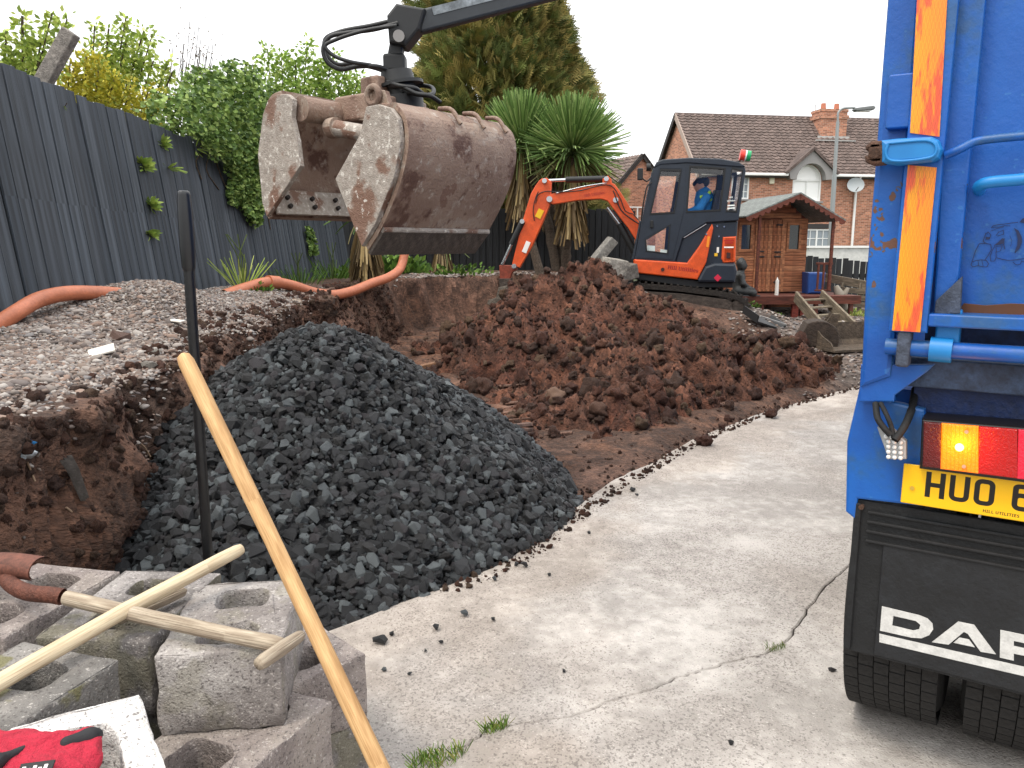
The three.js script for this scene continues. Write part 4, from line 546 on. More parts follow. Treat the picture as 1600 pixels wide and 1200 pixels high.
  // operator
  const op = thing('person', 'person in blue hooded jacket and dark flat cap driving the excavator', 'person', ex.position.clone(), -0.14);
  const q = (px, py, z) => [...d(px, py), z], b = (a, ra, c, rc) => [...a, ra, ...c, rc];
  const z0 = 0.15;
  mesh('body', blob([b(q(1096, 340, z0), 0.15, q(1094, 316, z0), 0.16), b(q(1094, 316, z0), 0.15, q(1092, 306, z0), 0.12), b(q(1092, 305, z0), 0.06, q(1089, 300, z0), 0.055), b(q(1095, 341, z0 + 0.09), 0.09, q(1060, 345, z0 + 0.12), 0.07), b(q(1095, 341, z0 - 0.09), 0.09, q(1060, 345, z0 - 0.12), 0.07), b(q(1060, 345, z0 + 0.12), 0.065, q(1058, 385, z0 + 0.12), 0.05), b(q(1060, 345, z0 - 0.12), 0.065, q(1058, 385, z0 - 0.12), 0.05), b(q(1095, 312, z0 + 0.19), 0.07, q(1084, 330, z0 + 0.24), 0.06), b(q(1084, 330, z0 + 0.24), 0.06, q(1064, 334, z0 + 0.26), 0.045), b(q(1095, 312, z0 - 0.19), 0.07, q(1080, 332, z0 - 0.2), 0.055), b(q(1080, 332, z0 - 0.2), 0.055, q(1058, 334, z0 - 0.18), 0.045)], 0.02, 64), std(0x1674b8, 0.85, { map: rep(midGrey, 5) }), op);
  const hd = mesh('head', blob([b(q(1087, 296, z0), 0.08, q(1086, 290, z0), 0.085), b(q(1084, 299, z0), 0.05, q(1083, 297, z0), 0.05), b(q(1078.5, 296, z0), 0.014, q(1080, 293, z0), 0.016), b(q(1089, 295, z0 + 0.085), 0.02, q(1089, 293, z0 + 0.085), 0.02), b(q(1088, 300, z0), 0.055, q(1091, 306, z0), 0.06)], 0.012, 40), std(0xb98a74, 0.7), op);
  mesh('cap', blob([b(q(1088, 288, z0), 0.095, q(1092, 288, z0), 0.09), b(q(1084, 289, z0), 0.06, q(1078, 291, z0), 0.035)], 0.02, 32), std(0x2b2a2c, 0.9), op);
  for (const k of [-1, 1]) { mesh('hand', blob([b(q(1062, 334, z0 + (k > 0 ? 0.26 : -0.18)), 0.036, q(1056, 333, z0 + (k > 0 ? 0.26 : -0.18)), 0.034), ...[0, 1, 2, 3].map(i => b(q(1056, 331.5 + i * 1.5, z0 + (k > 0 ? 0.24 : -0.16)), 0.012, q(1052 + (i % 2), 332 + i * 1.6, z0 + (k > 0 ? 0.22 : -0.14)), 0.009)), b(q(1059, 331, z0 + (k > 0 ? 0.26 : -0.18)), 0.013, q(1054, 329, z0 + (k > 0 ? 0.25 : -0.17)), 0.01)], 0.006, 36), std(0xb98a74, 0.7), op); }
  mesh('reflective_vest', [tube([V(...q(1100, 304, z0 + 0.1)), V(...q(1096, 309, z0 + 0.2)), V(...q(1086, 312, z0 + 0.16))], 0.03, 10, 6), tube([V(...q(1103, 312, z0 + 0.05)), V(...q(1101, 316, z0 + 0.16)), V(...q(1090, 318, z0 + 0.2))], 0.022, 10, 6)], std(0xa8d62a, 0.7), op);
}
// ---------------------------------------------------------------- brick house behind
const brickTex = (() => { const w = 512, h = 512, R = rng(4), col = {}; return tex(w, (i, j, q) => { const row = Math.floor(j / 32), off = row % 2 ? 32 : 0, x = (i + off) % 512, k = Math.floor(x / 64), u = x % 64, v = j % 32, key = row * 20 + k; if (!col[key]) { const t = hash3(row, k, 7), l = 0.85 + 0.3 * hash3(k, row, 3); col[key] = mixc(hexc(0xb07a60), hexc(0x9a6650), t).map(c => c * l); } return u < 4 || v < 5 ? hexc(0xb39d8c) : col[key].map(c => c * (0.85 + 0.3 * nC[q])); }); })();
const brick = std(0xffffff, 0.92, { map: rep(brickTex, 1 / 1.8, 1 / 1.2) });
const whitePVC = std(0xe6e6e3, 0.4), greyTrim = std(0x8d8a88, 0.8), darkTrim = std(0x33302f, 0.8), pane = new THREE.MeshPhysicalMaterial({ color: 0xbcc6cc, roughness: 0.05, transmission: 0.55, thickness: 0, ior: 1.5 }), curtain = std(0xd8d6d2, 0.9);
const roofMats = [0x7d6c65, 0x86746c, 0x72625c, 0x8d7a71].map(c => std(c, 0.9, { map: rep(softGrey, 0.7) }));
// roof slope of interlocking tiles: rows with a lip, rolls across
function tiledSlope(w, run, rise, rows, tw = 0.3) {
  const cols = Math.round(w / tw), per = 6, pos = [], uv = [], idx = [], L = Math.hypot(run, rise), ny = run / L, nz = rise / L; const R = rng(rows * 7 + cols);
  for (let r = 0; r < rows; r++) { const base = pos.length / 3; for (let e = 0; e < 3; e++) { const t = (r + (e > 1 ? 1.06 : 0)) / rows, lift = e === 0 ? 0.0 : e === 1 ? 0.05 : 0.012; for (let i = 0; i <= cols * per; i++) { const x = i / (cols * per) * w, ph = (i % per) / per, z = (ph < 0.5 ? 0.035 * Math.sin(ph * 2 * Math.PI) : -0.008) + lift + 0.006 * hash3(Math.floor(i / per), r, 3); pos.push(x, rise * t + ny * z, -run * t + nz * z); uv.push(x, t * L + r * 0.37); } }
    const n = cols * per + 1; for (let e = 0; e < 2; e++) for (let i = 0; i < n - 1; i++) { const a = base + e * n + i; idx.push(a, a + 1, a + n, a + 1, a + n + 1, a + n); } }
  const g = new THREE.BufferGeometry(); g.setAttribute('position', new THREE.Float32BufferAttribute(pos, 3)); g.setAttribute('uv', new THREE.Float32BufferAttribute(uv, 2)); g.setIndex(idx); const q = g.toNonIndexed(); q.computeVertexNormals(); return q;
}
function casement(house, x0, x1, y0, y1, z, bars = [2, 3], openCols = 2) { // white framed window set in its opening
  const w = x1 - x0, h = y1 - y0, f = mesh('window', extr([[x0, y0], [x1, y0], [x1, y1], [x0, y1]], 0.08, 0, [...Array(openCols)].map((_, i) => { const a = x0 + 0.07 + (w - 0.07) / openCols * i, b = x0 + (w - 0.07) / openCols * (i + 1); return [[a, y0 + 0.07], [b, y0 + 0.07], [b, y1 - 0.07], [a, y1 - 0.07]]; })).translate(0, 0, z - 0.06), whitePVC, house);
  mesh('pane', box(w - 0.06, h - 0.06, 0.012, (x0 + x1) / 2, (y0 + y1) / 2, z - 0.03), pane, f);
  for (let c = 0; c < openCols; c++) { const a = x0 + 0.07 + (w - 0.07) / openCols * c, b = x0 + (w - 0.07) / openCols * (c + 1); for (let i = 1; i < bars[0]; i++) mesh('glazing_bar', box(0.03, h - 0.1, 0.02, lerp(a, b, i / bars[0]), (y0 + y1) / 2, z - 0.01), whitePVC, f); for (let i = 1; i < bars[1]; i++) mesh('glazing_bar', box(b - a, 0.03, 0.018, (a + b) / 2, lerp(y0, y1, i / bars[1]), z - 0.012), whitePVC, f); mesh('curtain', box(0.22, h - 0.1, 0.04, c ? b - 0.13 : a + 0.13, (y0 + y1) / 2, z - 0.14), curtain, f); }
  mesh('sill', box(w + 0.16, 0.07, 0.16, (x0 + x1) / 2, y0 - 0.036, z + 0.03), greyTrim, f);
}
{
  const C = at(1092, 262, 36.8), h = thing('brick_house', 'red brick house with brown tiled roof, chimney and arched white window', 'house', V(C.x, 0, C.z), 0.17);
  const W = 12.6, DEP = 5.4, EV = C.y - 0.08, RISE = 2.75, HD = DEP / 2;
  const px2 = (px, py) => { const inv = new THREE.Matrix4().makeRotationY(-0.17), n = V(0, 0, 1).applyAxisAngle(V(0, 1, 0), 0.17), p = onPlane(px, py, h.position, n).sub(h.position).applyMatrix4(inv); return [p.x, p.y]; };
  const [ax0, ay0] = px2(1237, 314), [ax1] = px2(1281, 314), [, at1] = px2(1259, 257), acx = (ax0 + ax1) / 2, ar = (ax1 - ax0) / 2, spring = at1 - ar;
  const arch = (x0, x1, y0, ys, r, cx, k = 12) => { const l = [[x0, y0], [x1, y0], [x1, ys]]; for (let i = 1; i < k; i++) { const a = Math.PI * i / k; l.push([cx + r * Math.cos(a), ys + r * Math.sin(a)]); } l.push([x0, ys]); return l; };
  const [lx0, ly0] = px2(1142, 311), [lx1, ly1] = px2(1171, 276), [gx0, gy0] = px2(1253, 402), [gx1, gy1] = px2(1298, 358);
  const win = [[lx0, lx1, ly0, ly1], [gx0, gx1, gy0, gy1], [lx0, lx1 + 0.6, gy0, gy1]];
  const gableTop = at1 + 0.62;
  const front = extr([[0, -0.2], [W, -0.2], [W, EV], [acx + ar + 0.35, EV], [acx + ar + 0.3, spring + 0.3], [acx, at1 + 0.42], [acx - ar - 0.3, spring + 0.3], [acx - ar - 0.35, EV], [0, EV]], 0.28, 0, [...win.map(([a, b, c, d]) => [[a, c], [b, c], [b, d], [a, d]]), arch(ax0, ax1, ay0, spring, ar, acx)]).translate(0, 0, -0.28);
  const walls = mesh('wall', [front, box(W, EV + 0.2, 0.28, W / 2, EV / 2 - 0.1, -DEP + 0.14), box(0.28, EV + 0.2, DEP - 0.57, W - 0.141, EV / 2 - 0.1, -DEP / 2)], brick, h);
  const gable = extr([[0.0, -0.2], [DEP - 0.001, -0.2], [DEP, EV], [HD, EV + RISE - 0.12], [0, EV]], 0.27, 0); gable.rotateY(Math.PI / 2); gable.translate(0.004, 0, 0); mesh('gable_wall', gable, brick, h);
  const fs = tiledSlope(W + 0.4, HD + 0.3, RISE + 0.3, 20).translate(-0.2, EV - 0.22, 0.32), keep = { position: [], normal: [], uv: [] }; { const p = fs.attributes.position; for (let i = 0; i < p.count; i += 3) { const x = Math.abs((p.getX(i) + p.getX(i + 1) + p.getX(i + 2)) / 3 - acx), y = (p.getY(i) + p.getY(i + 1) + p.getY(i + 2)) / 3; if (x < ar + 0.5 && y < gableTop - x * (gableTop - spring - 0.28) / (ar + 0.6) + 0.02) continue; for (const k in keep) keep[k].push(...fs.attributes[k].array.slice(i * fs.attributes[k].itemSize, (i + 3) * fs.attributes[k].itemSize)); } } const fg = new THREE.BufferGeometry(); for (const k in keep) fg.setAttribute(k, new THREE.Float32BufferAttribute(keep[k], k === 'uv' ? 2 : 3));
  const roof = mesh('roof', fg, roofMats[0], h); const backS = tiledSlope(W + 0.4, HD + 0.3, RISE + 0.3, 20); backS.rotateY(Math.PI); backS.translate(W + 0.2, EV - 0.22, -DEP - 0.32); mesh('roof_back', backS, roofMats[1], h);
  mesh('ridge_tiles', cyl(V(-0.2, EV + RISE + 0.03, -HD), V(W + 0.2, EV + RISE + 0.03, -HD), 0.11, 0.11, 10), roofMats[2], roof);
  for (const s of [0, 1]) mesh('bargeboard', barBetween(V(-0.19, EV - 0.28, s ? -DEP - 0.33 : 0.33), V(-0.19, EV + RISE + 0.0, -HD), 0.05, 0.24), s ? darkTrim : std(0xa08f84, 0.8), h);
  mesh('gutter', [box(acx - ar - 0.45, 0.12, 0.12, (acx - ar - 0.45) / 2, EV - 0.2, 0.36, 0.03), box(W - acx - ar - 0.45, 0.12, 0.12, (W + acx + ar + 0.45) / 2, EV - 0.2, 0.36, 0.03)], whitePVC, h); mesh('soffit', [box(acx - ar - 0.45, 0.05, 0.34, (acx - ar - 0.45) / 2, EV - 0.3, 0.17), box(W - acx - ar - 0.45, 0.05, 0.34, (W + acx + ar + 0.45) / 2, EV - 0.3, 0.17)], darkTrim, h);
  // arched window and the little gable over it
  const aw = mesh('arched_window', extr(arch(ax0, ax1, ay0, spring, ar, acx), 0.08, 0, [arch(ax0 + 0.07, ax1 - 0.07, ay0 + 0.07, spring, ar - 0.07, acx)]).translate(0, 0, -0.08), whitePVC, h);
  mesh('pane', extr(arch(ax0 + 0.05, ax1 - 0.05, ay0 + 0.05, spring, ar - 0.05, acx), 0.01, 0).translate(0, 0, -0.06), glassMat, aw); mesh('blind', extr(arch(ax0 + 0.02, ax1 - 0.02, ay0 + 0.02, spring, ar - 0.02, acx), 0.02, 0).translate(0, 0, -0.1), std(0xf2f2ef, 0.9), aw);
  mesh('glazing_bar', box(2 * ar - 0.1, 0.06, 0.03, acx, spring, -0.02), whitePVC, aw); mesh('glazing_bar', box(0.05, spring - ay0, 0.03, acx, (ay0 + spring) / 2, -0.022), whitePVC, aw); mesh('sill', box(2 * ar + 0.2, 0.08, 0.16, acx, ay0 - 0.045, 0.05), greyTrim, aw);
  const hood = []; for (let i = 0; i <= 12; i++) { const a = Math.PI * i / 12; hood.push([acx + (ar + 0.02) * Math.cos(a), spring + (ar + 0.02) * Math.sin(a)]); }
  mesh('hood', extr([[acx + ar + 0.32, spring + 0.02], [acx + ar + 0.42, spring + 0.35], [acx, gableTop - 0.02], [acx - ar - 0.42, spring + 0.35], [acx - ar - 0.32, spring + 0.02], ...[...hood].reverse()], 0.35, 0).translate(0, 0, 0.02), greyTrim, h);
  for (const s of [-1, 1]) { const a = V(acx, gableTop + 0.05, 0.45), b = V(acx + s * (ar + 0.6), spring + 0.28, 0.45), c = V(acx, gableTop + 0.05, -1.5), e = V(acx + s * (ar + 0.6), spring + 0.28, -0.1); const g = new THREE.BufferGeometry().setFromPoints(s > 0 ? [a, b, e, a, e, c] : [a, e, b, a, c, e]); g.computeVertexNormals(); const up = g.clone().translate(0, 0.06, 0); mesh('gablet_roof', boxUV(merge([boxUV(g), boxUV(up), barBetween(a, b, 0.05, 0.12)])), roofMats[2], h); }
  casement(h, lx0, lx1, ly0, ly1, -0.02); casement(h, gx0, gx1, gy0, gy1, -0.02); casement(h, lx0, lx1 + 0.6, gy0, gy1, -0.02);
  mesh('lintel', box(gx1 - gx0 + 0.4, 0.22, 0.06, (gx0 + gx1) / 2, gy1 + 0.13, 0.02), darkTrim, h);
  const [bx, by] = px2(1205, 282); mesh('alarm_box', box(0.24, 0.32, 0.1, bx, by, 0.05, 0.02), std(0xd9d2b8, 0.5), h);
  const [dx, dy] = px2(1333, 330); mesh('downpipe', [cyl(V(dx, 0, 0.1), V(dx, EV - 0.7, 0.1), 0.06, 0.06, 10), cyl(V(dx, EV - 0.7, 0.1), V(dx + 0.05, EV - 0.22, 0.34), 0.06, 0.06, 10)], whitePVC, h);
  const [sx, sy] = px2(1328, 291); const dish = mesh('satellite_dish', (() => { const g = new THREE.SphereGeometry(0.62, 24, 8, 0, 6.283, 0, 0.62); g.translate(0, -0.62, 0); g.rotateX(-Math.PI / 2 - 0.25); g.scale(1.05, 0.95, 1); g.rotateY(-0.4); g.translate(sx, sy, 0.42); return g; })(), std(0x9aa0a2, 0.6, { side: THREE.DoubleSide }), h); mesh('dish_arm', [cyl(V(sx, sy - 0.05, 0.35), V(sx, sy - 0.25, 0.0), 0.03, 0.03, 8), cyl(V(sx, sy - 0.3, 0.4), V(sx - 0.1, sy - 0.1, 0.85), 0.02, 0.02, 8)], greyTrim, dish);
  // chimney
  const [cx0] = px2(1279, 200), [cx1] = px2(1319, 200), cw = (cx1 - cx0) * 1.06, ccx = (cx0 + cx1) / 2 * 1.075 + 0.6, cz = -HD + 0.65; const ct = at(1300, 169, 38.9).y; const ch = mesh('chimney', [box(cw, 3.0, 0.9, ccx, ct - 1.5, cz), box(cw + 0.12, 0.16, 1.02, ccx, ct - 0.28, cz), box(cw + 0.06, 0.12, 0.96, ccx, ct + 0.02, cz)], brick, h); for (const k of [-0.35, 0.35]) mesh('chimney_pot', cyl(V(ccx + k, ct + 0.02, cz), V(ccx + k, ct + 0.4, cz), 0.14, 0.11, 14), std(0xb07058, 0.85), ch); mesh('flashing', [box(cw + 0.7, 0.05, 0.3, ccx, EV + RISE - 1.17, cz + 0.6).rotateX(0), box(cw + 0.3, 0.16, 0.05, ccx, EV + RISE - 1.02, cz + 0.48)], std(0xa9a7a3, 0.6), ch);
  mesh('aerial', [cyl(V(ccx - 0.5, ct - 0.4, cz - 0.45), V(ccx - 0.5, ct + 0.75, cz - 0.45), 0.015, 0.015, 6), cyl(V(ccx - 0.8, ct + 0.3, cz - 0.45), V(ccx - 0.3, ct + 0.4, cz - 0.45), 0.01, 0.01, 6)], greyTrim, ch);
}
{ // neighbour's gable left of the excavator cab
  const P = at(1003, 243, 44), h = thing('brick_house', 'smaller brick gable of next house, mostly behind the excavator', 'house', V(P.x, 0, P.z), 0.42), A = P.y; const w = 2.35, e = A - 2.5;
  mesh('gable_wall', extr([[-w, -0.2], [w, -0.2], [w, e], [0, A - 0.1], [-w, e]], 0.3).translate(0, 0, -0.3), brick, h); mesh('wall', box(0.3, e + 0.2, 9, w - 0.15, e / 2 - 0.1, -4.82), brick, h); mesh('wall', box(0.3, e + 0.2, 9, -w + 0.15, e / 2 - 0.1, -4.82), brick, h);
  const s1 = tiledSlope(9.2, w + 0.25, A - e + 0.25, 14); s1.rotateY(Math.PI / 2); s1.translate(w + 0.27, e - 0.2, 0.2); mesh('roof', s1, roofMats[1], h); const s2 = tiledSlope(9.2, w + 0.25, A - e + 0.25, 14); s2.rotateY(-Math.PI / 2); s2.translate(-w - 0.27, e - 0.2, -9.0); mesh('roof_back', s2, roofMats[1], h);
  for (const s of [-1, 1]) mesh('bargeboard', barBetween(V(s * (w + 0.25), e - 0.22, 0.12), V(0, A + 0.02, 0.12), 0.06, 0.24), darkTrim, h);
  mesh('skylight', box(0.9, 0.08, 0.7, 0, 0, 0).rotateZ(-0.8).translate(w * 0.42, A - 0.9, -1.6), std(0xd8dde0, 0.2), h);
  casement(h, -0.9, 0.5, e - 1.7, e - 0.2, 0.02); 
}
{ // street lamp
  const b = at(1297, 392, 25), l = thing('street_lamp', 'tall grey street lamp in front of brick house', 'street lamp', V(b.x, 0, -25)); const p = (x, y) => at(x, y, 25).sub(l.position), galv = std(0x8f9494, 0.55, { metalness: 0.4 });
  const t = p(1309, 190); mesh('column', [cyl(V(0, -0.1, 0), t.clone().lerp(V(0, 0, 0), 0.3), 0.075, 0.07, 12), cyl(t.clone().lerp(V(0, 0, 0), 0.3), t, 0.055, 0.05, 12)], galv, l); mesh('bracket_arm', tube([t, p(1310, 176), p(1316, 170), p(1328, 168.5), p(1336, 168.5)], 0.035, 24, 8), galv, l); const hd = mesh('lamp_head', extr([[0, 0], [0.55, 0.07], [0.62, 0.02], [0.58, -0.05], [0.05, -0.1], [-0.03, -0.06]], 0.18, 0.03).translate(0, 0, -0.12), std(0x6b6e6e, 0.6), l); hd.position.copy(p(1335, 169)); mesh('lens', box(0.36, 0.06, 0.16, 0.32, -0.07, -0.03, 0.02), std(0xcfd3d2, 0.2), hd);
}
{ // white boarded garage front and black picket fence
  const a = at(1262, 392, 23), b = at(1385, 392, 23), g = thing('white_wall', 'long white rendered wall below brick house', 'wall', V(0, 0, 0)); mesh('render_coat', [box(b.x - a.x + 6, 1.55, 0.2, (a.x + b.x) / 2 + 3, 0.775, -23)], std(0xdcdcd8, 0.8, { map: rep(midGrey, 0.5) }), g); mesh('coping', box(b.x - a.x + 6.1, 0.06, 0.28, (a.x + b.x) / 2 + 3, 1.583, -23), whitePVC, g);
  const f = thing('picket_fence', 'black painted picket fence with gaps right of the playhouse', 'fence'); const mats = [0x17191c, 0x1d2024, 0x22262b].map(c => std(c, 0.75, { map: rep(boardTex, 5, 0.5) })); const A = at(1262, 465, 18), R = rng(12); A.y = 0.15;
  for (let i = 0; i < 26; i++) { const w = 0.12, hh = 1.28 - i * 0.012 + (R() - .5) * 0.05; const m = mesh(i ? 'board_' + String(i).padStart(3, '0') : 'board', box(w, hh, 0.02, 0, hh / 2, 0, 0.003), mats[i % 3], f); m.position.set(A.x - 0.4 + i * 0.137, A.y, -18 - i * 0.01); m.rotation.z = (R() - .5) * 0.03; }
  mesh('rail', box(3.8, 0.09, 0.04, A.x + 1.4, 0.95, -18.17), mats[0], f); mesh('rail', box(3.8, 0.09, 0.04, A.x + 1.4, 0.45, -18.17), mats[0], f);
}
// ---------------------------------------------------------------- timber playhouse on its deck
const cedar = tex(256, (i, j) => { const v = 0.8 + 0.35 * fbm(i * 0.02, j * 0.2, 3, 4) + 0.12 * fbm(i * 0.3, j * 0.9, 4, 2); return [v, v * 0.97, v * 0.94]; }, true, 256);
const cedarMats = [0xb0714d, 0xba7b56, 0xa66845, 0xc2855e].map(c => std(c, 0.8, { map: rep(cedar, 1.2), bumpMap: rep(bumpFine, 1), bumpScale: 0.002 })), darkWood = std(0x6e3b2d, 0.85, { map: rep(cedar, 1.5) }), felt = grained(0x878c88, 0.95, 3, 0.004);
{
  const S = 1230 / 15.4, O = at(1195, 456, 15.4), ph = thing('playhouse', 'small brown timber playhouse with grey felt roof and porch', 'playhouse', V(O.x, O.y, -15.4), 0.1); const u = (px, py) => [(px - 1195) / S, (456 - py) / S];
  const x0 = u(1134, 0)[0], x1 = u(1257, 0)[0], ev = u(0, 346)[1], DEP = 1.5, R = rng(14); const [ax, ay] = u(1218, 311);
  // front boards, laid one by one round the door and windows
  const dX0 = u(1181, 0)[0], dX1 = u(1216, 0)[0], wl0 = u(1151, 0)[0], wl1 = u(1168, 0)[0], wr0 = u(1227, 0)[0], wr1 = u(1245, 0)[0], wy0 = u(0, 392)[1], wy1 = u(0, 353)[1]; let n = 0; const bh = 0.1;
  const plank = (a, b, y, z, face) => { if (b - a < 0.02) return; const m = mesh(n ? 'board_' + String(n).padStart(3, '0') : 'board', box(b - a, bh - 0.006, 0.02, 0, 0, 0, 0.003), cedarMats[Math.floor(R() * 4)], ph); n++; m.position.set((a + b) / 2, y + bh / 2, z); m.rotation.x = -0.05; };
  for (let y = 0; y < ev + 0.6; y += bh) { const lim = y < ev - 0.02 ? [x0, x1] : (() => { const t = clamp((y + bh - ev) / (ay - ev)); return [lerp(x0, ax, t), lerp(x1, ax, t)]; })(); if (lim[1] - lim[0] < 0.15) continue; const cuts = [[dX0, dX1, -1, u(0, 345)[1]], [wl0, wl1, wy0, wy1], [wr0, wr1, wy0, wy1]].filter(c => y + bh / 2 > c[2] && y + bh / 2 < c[3]).sort((a, b) => a[0] - b[0]); let c = lim[0]; for (const k of cuts) { plank(c, Math.min(k[0], lim[1]), y, 0); c = Math.max(c, k[1]); } plank(c, lim[1], y, 0); }
  mesh('side_wall', [box(0.03, ev, DEP, x0 + 0.0, ev / 2, -DEP / 2), box(0.03, ev, DEP, x1, ev / 2, -DEP / 2)], cedarMats[2], ph); mesh('back_wall', box(x1 - x0, ev, 0.03, (x0 + x1) / 2, ev / 2, -DEP), cedarMats[2], ph);
  const door = mesh('door', box(dX1 - dX0 - 0.015, u(0, 346)[1], 0.012, (dX0 + dX1) / 2, u(0, 346)[1] / 2, -0.008), cedarMats[0], ph); for (let k = 0; k < 5; k++) mesh('door_board', box((dX1 - dX0) / 5 - 0.006, u(0, 346)[1] - 0.02, 0.016, dX0 + (dX1 - dX0) * (k + 0.5) / 5, u(0, 346)[1] / 2, 0.006, 0.003), cedarMats[(k * 3 + 1) % 4], door);
  mesh('door_trim', [box(0.09, u(0, 346)[1], 0.02, dX1 + 0.045, u(0, 346)[1] / 2, 0.016, 0.003), box(0.08, u(0, 346)[1], 0.02, dX0 - 0.04, u(0, 346)[1] / 2, 0.016, 0.003)], cedarMats[3], ph); const iron = std(0x2a201c, 0.6); for (const [x, y] of [[1184, 394], [1185, 402], [1211, 395], [1211, 402], [1212, 354], [1212, 441]]) mesh('latch', box(0.13, 0.03, 0.02, ...u(x, y), 0.03, 0.006), iron, door);
  for (const [a, b] of [[wl0, wl1], [wr0, wr1]]) { const w = mesh('window', extr([[a - 0.03, wy0 - 0.03], [b + 0.03, wy0 - 0.03], [b + 0.03, wy1 + 0.03], [a - 0.03, wy1 + 0.03]], 0.02, 0, [[[a + 0.015, wy0 + 0.015], [b - 0.015, wy0 + 0.015], [b - 0.015, wy1 - 0.015], [a + 0.015, wy1 - 0.015]]]).translate(0, 0, 0.012), cedarMats[3], ph); mesh('pane', box(b - a, wy1 - wy0, 0.006, (a + b) / 2, (wy0 + wy1) / 2, 0.0), new THREE.MeshPhysicalMaterial({ color: 0x9aa3a0, roughness: 0.05, transmission: 0.9, thickness: 0 }), w); }
  // roof: two felt slopes reaching over the porch, scalloped bargeboards
  const OV = 0.62, lx = u(1137, 345), rx = u(1290, 350); const slope = (ex, ey) => { const dx = ex - ax, dy = ey - ay, L = Math.hypot(dx, dy); const g = box(L, 0.025, DEP + OV + 0.1, L / 2, 0, 0); g.rotateZ(Math.atan2(dy, dx)); g.translate(ax, ay + 0.02, (OV - DEP) / 2); return g; };
  mesh('roof', slope(...lx), felt, ph); mesh('roof', slope(...rx), felt, ph);
  for (const [ex, ey] of [lx, rx]) { const dx = ex - ax, dy = ey - ay, L = Math.hypot(dx, dy), k = 9, pts = [[0, 0], [L, 0]]; for (let i = k; i > 0; i--) for (const a of [0, 0.33, 0.66]) { pts.push([L * (i - a) / k, -0.05 - 0.05 * Math.sin(Math.PI * a)]); } pts.push([0, -0.05]); const g = extr(pts, 0.018); if (dx < 0) g.scale(-1, 1, 1); if (dx < 0) { const q = g.attributes.position.array; for (let i = 0; i < q.length; i += 9) for (let c = 0; c < 3; c++) { const t = q[i + c]; q[i + c] = q[i + 3 + c]; q[i + 3 + c] = t; } g.computeVertexNormals(); } g.rotateZ(dx < 0 ? Math.atan2(-dy, -dx) : Math.atan2(dy, dx)); g.translate(ax, ay + 0.005, OV + 0.035); mesh('bargeboard', g, darkWood, ph); }
  for (const px of [1160, 1277]) mesh('porch_post', box(0.05, u(0, px < 1200 ? 340 : 352)[1] - 0.02, 0.05, u(px, 0)[0] * 0.97, u(0, 346)[1] / 2, OV - 0.04, 0.004), darkWood, ph);
  mesh('lining', extr([[x0, ev], [x1, ev], [ax, ay - 0.04]], 0.01).translate(0, 0, -0.03), darkWood, ph);
  // deck
  const dk = thing('deck', 'raised dark red deck that carries the playhouse', 'deck', V(O.x, O.y - 0.004, -15.4), 0.1); const da = u(1150, 0)[0] - 0.3, db = u(1312, 0)[0];
  for (let k = 0; k < 17; k++) mesh(k ? 'deck_board_' + String(k).padStart(3, '0') : 'deck_board', box(db - da, 0.024, 0.13, (da + db) / 2, -0.035, -DEP + 0.07 + k * 0.142, 0.004), darkWood, dk);
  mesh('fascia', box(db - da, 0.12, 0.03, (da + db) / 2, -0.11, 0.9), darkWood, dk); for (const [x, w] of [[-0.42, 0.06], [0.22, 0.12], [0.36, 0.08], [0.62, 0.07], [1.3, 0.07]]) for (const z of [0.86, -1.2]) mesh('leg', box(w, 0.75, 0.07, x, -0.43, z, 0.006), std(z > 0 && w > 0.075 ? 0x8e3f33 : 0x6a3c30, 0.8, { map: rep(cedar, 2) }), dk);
  mesh('under_board', box(db - da, 0.7, 0.02, (da + db) / 2, -0.42, -1.35), cedarMats[2], dk);
  const rl = mesh('railing', [box(0.32, 0.04, 0.04, u(1266, 0)[0], 0.56, 0.56, 0.004), box(0.32, 0.035, 0.04, u(1266, 0)[0], 0.06, 0.56, 0.004)], darkWood, dk); for (let k = 0; k < 3; k++) mesh('baluster', box(0.035, 0.5, 0.03, u(1257 + k * 8.5, 0)[0], 0.31, 0.56, 0.003), darkWood, rl);
  const bt = single('blue_tub', extr([[-0.15, 0], [0.15, 0], [0.17, 0.4], [-0.17, 0.4]], 0.3, 0.03), std(0x1f4f9a, 0.5, { map: rep(midGrey, 1) }), 'blue plastic tub behind the playhouse railing', 'tub'); bt.position.set(O.x + u(1266, 0)[0], O.y - 0.02, -15.45);
  // figure and candle on the deck
  const fg = at(1159, 458, 14.6), st = thing('seated_statue', 'dark seated figure statue on the edge of the deck', 'statue', V(fg.x, O.y - 0.022 - 0.004, -14.7)); const b = (a, r, c, s) => [...a, r, ...c, s], sm = std(0x2c2f30, 0.45, { map: rep(midGrey, 4), bumpMap: rep(bumpFine, 6), bumpScale: 0.002 });
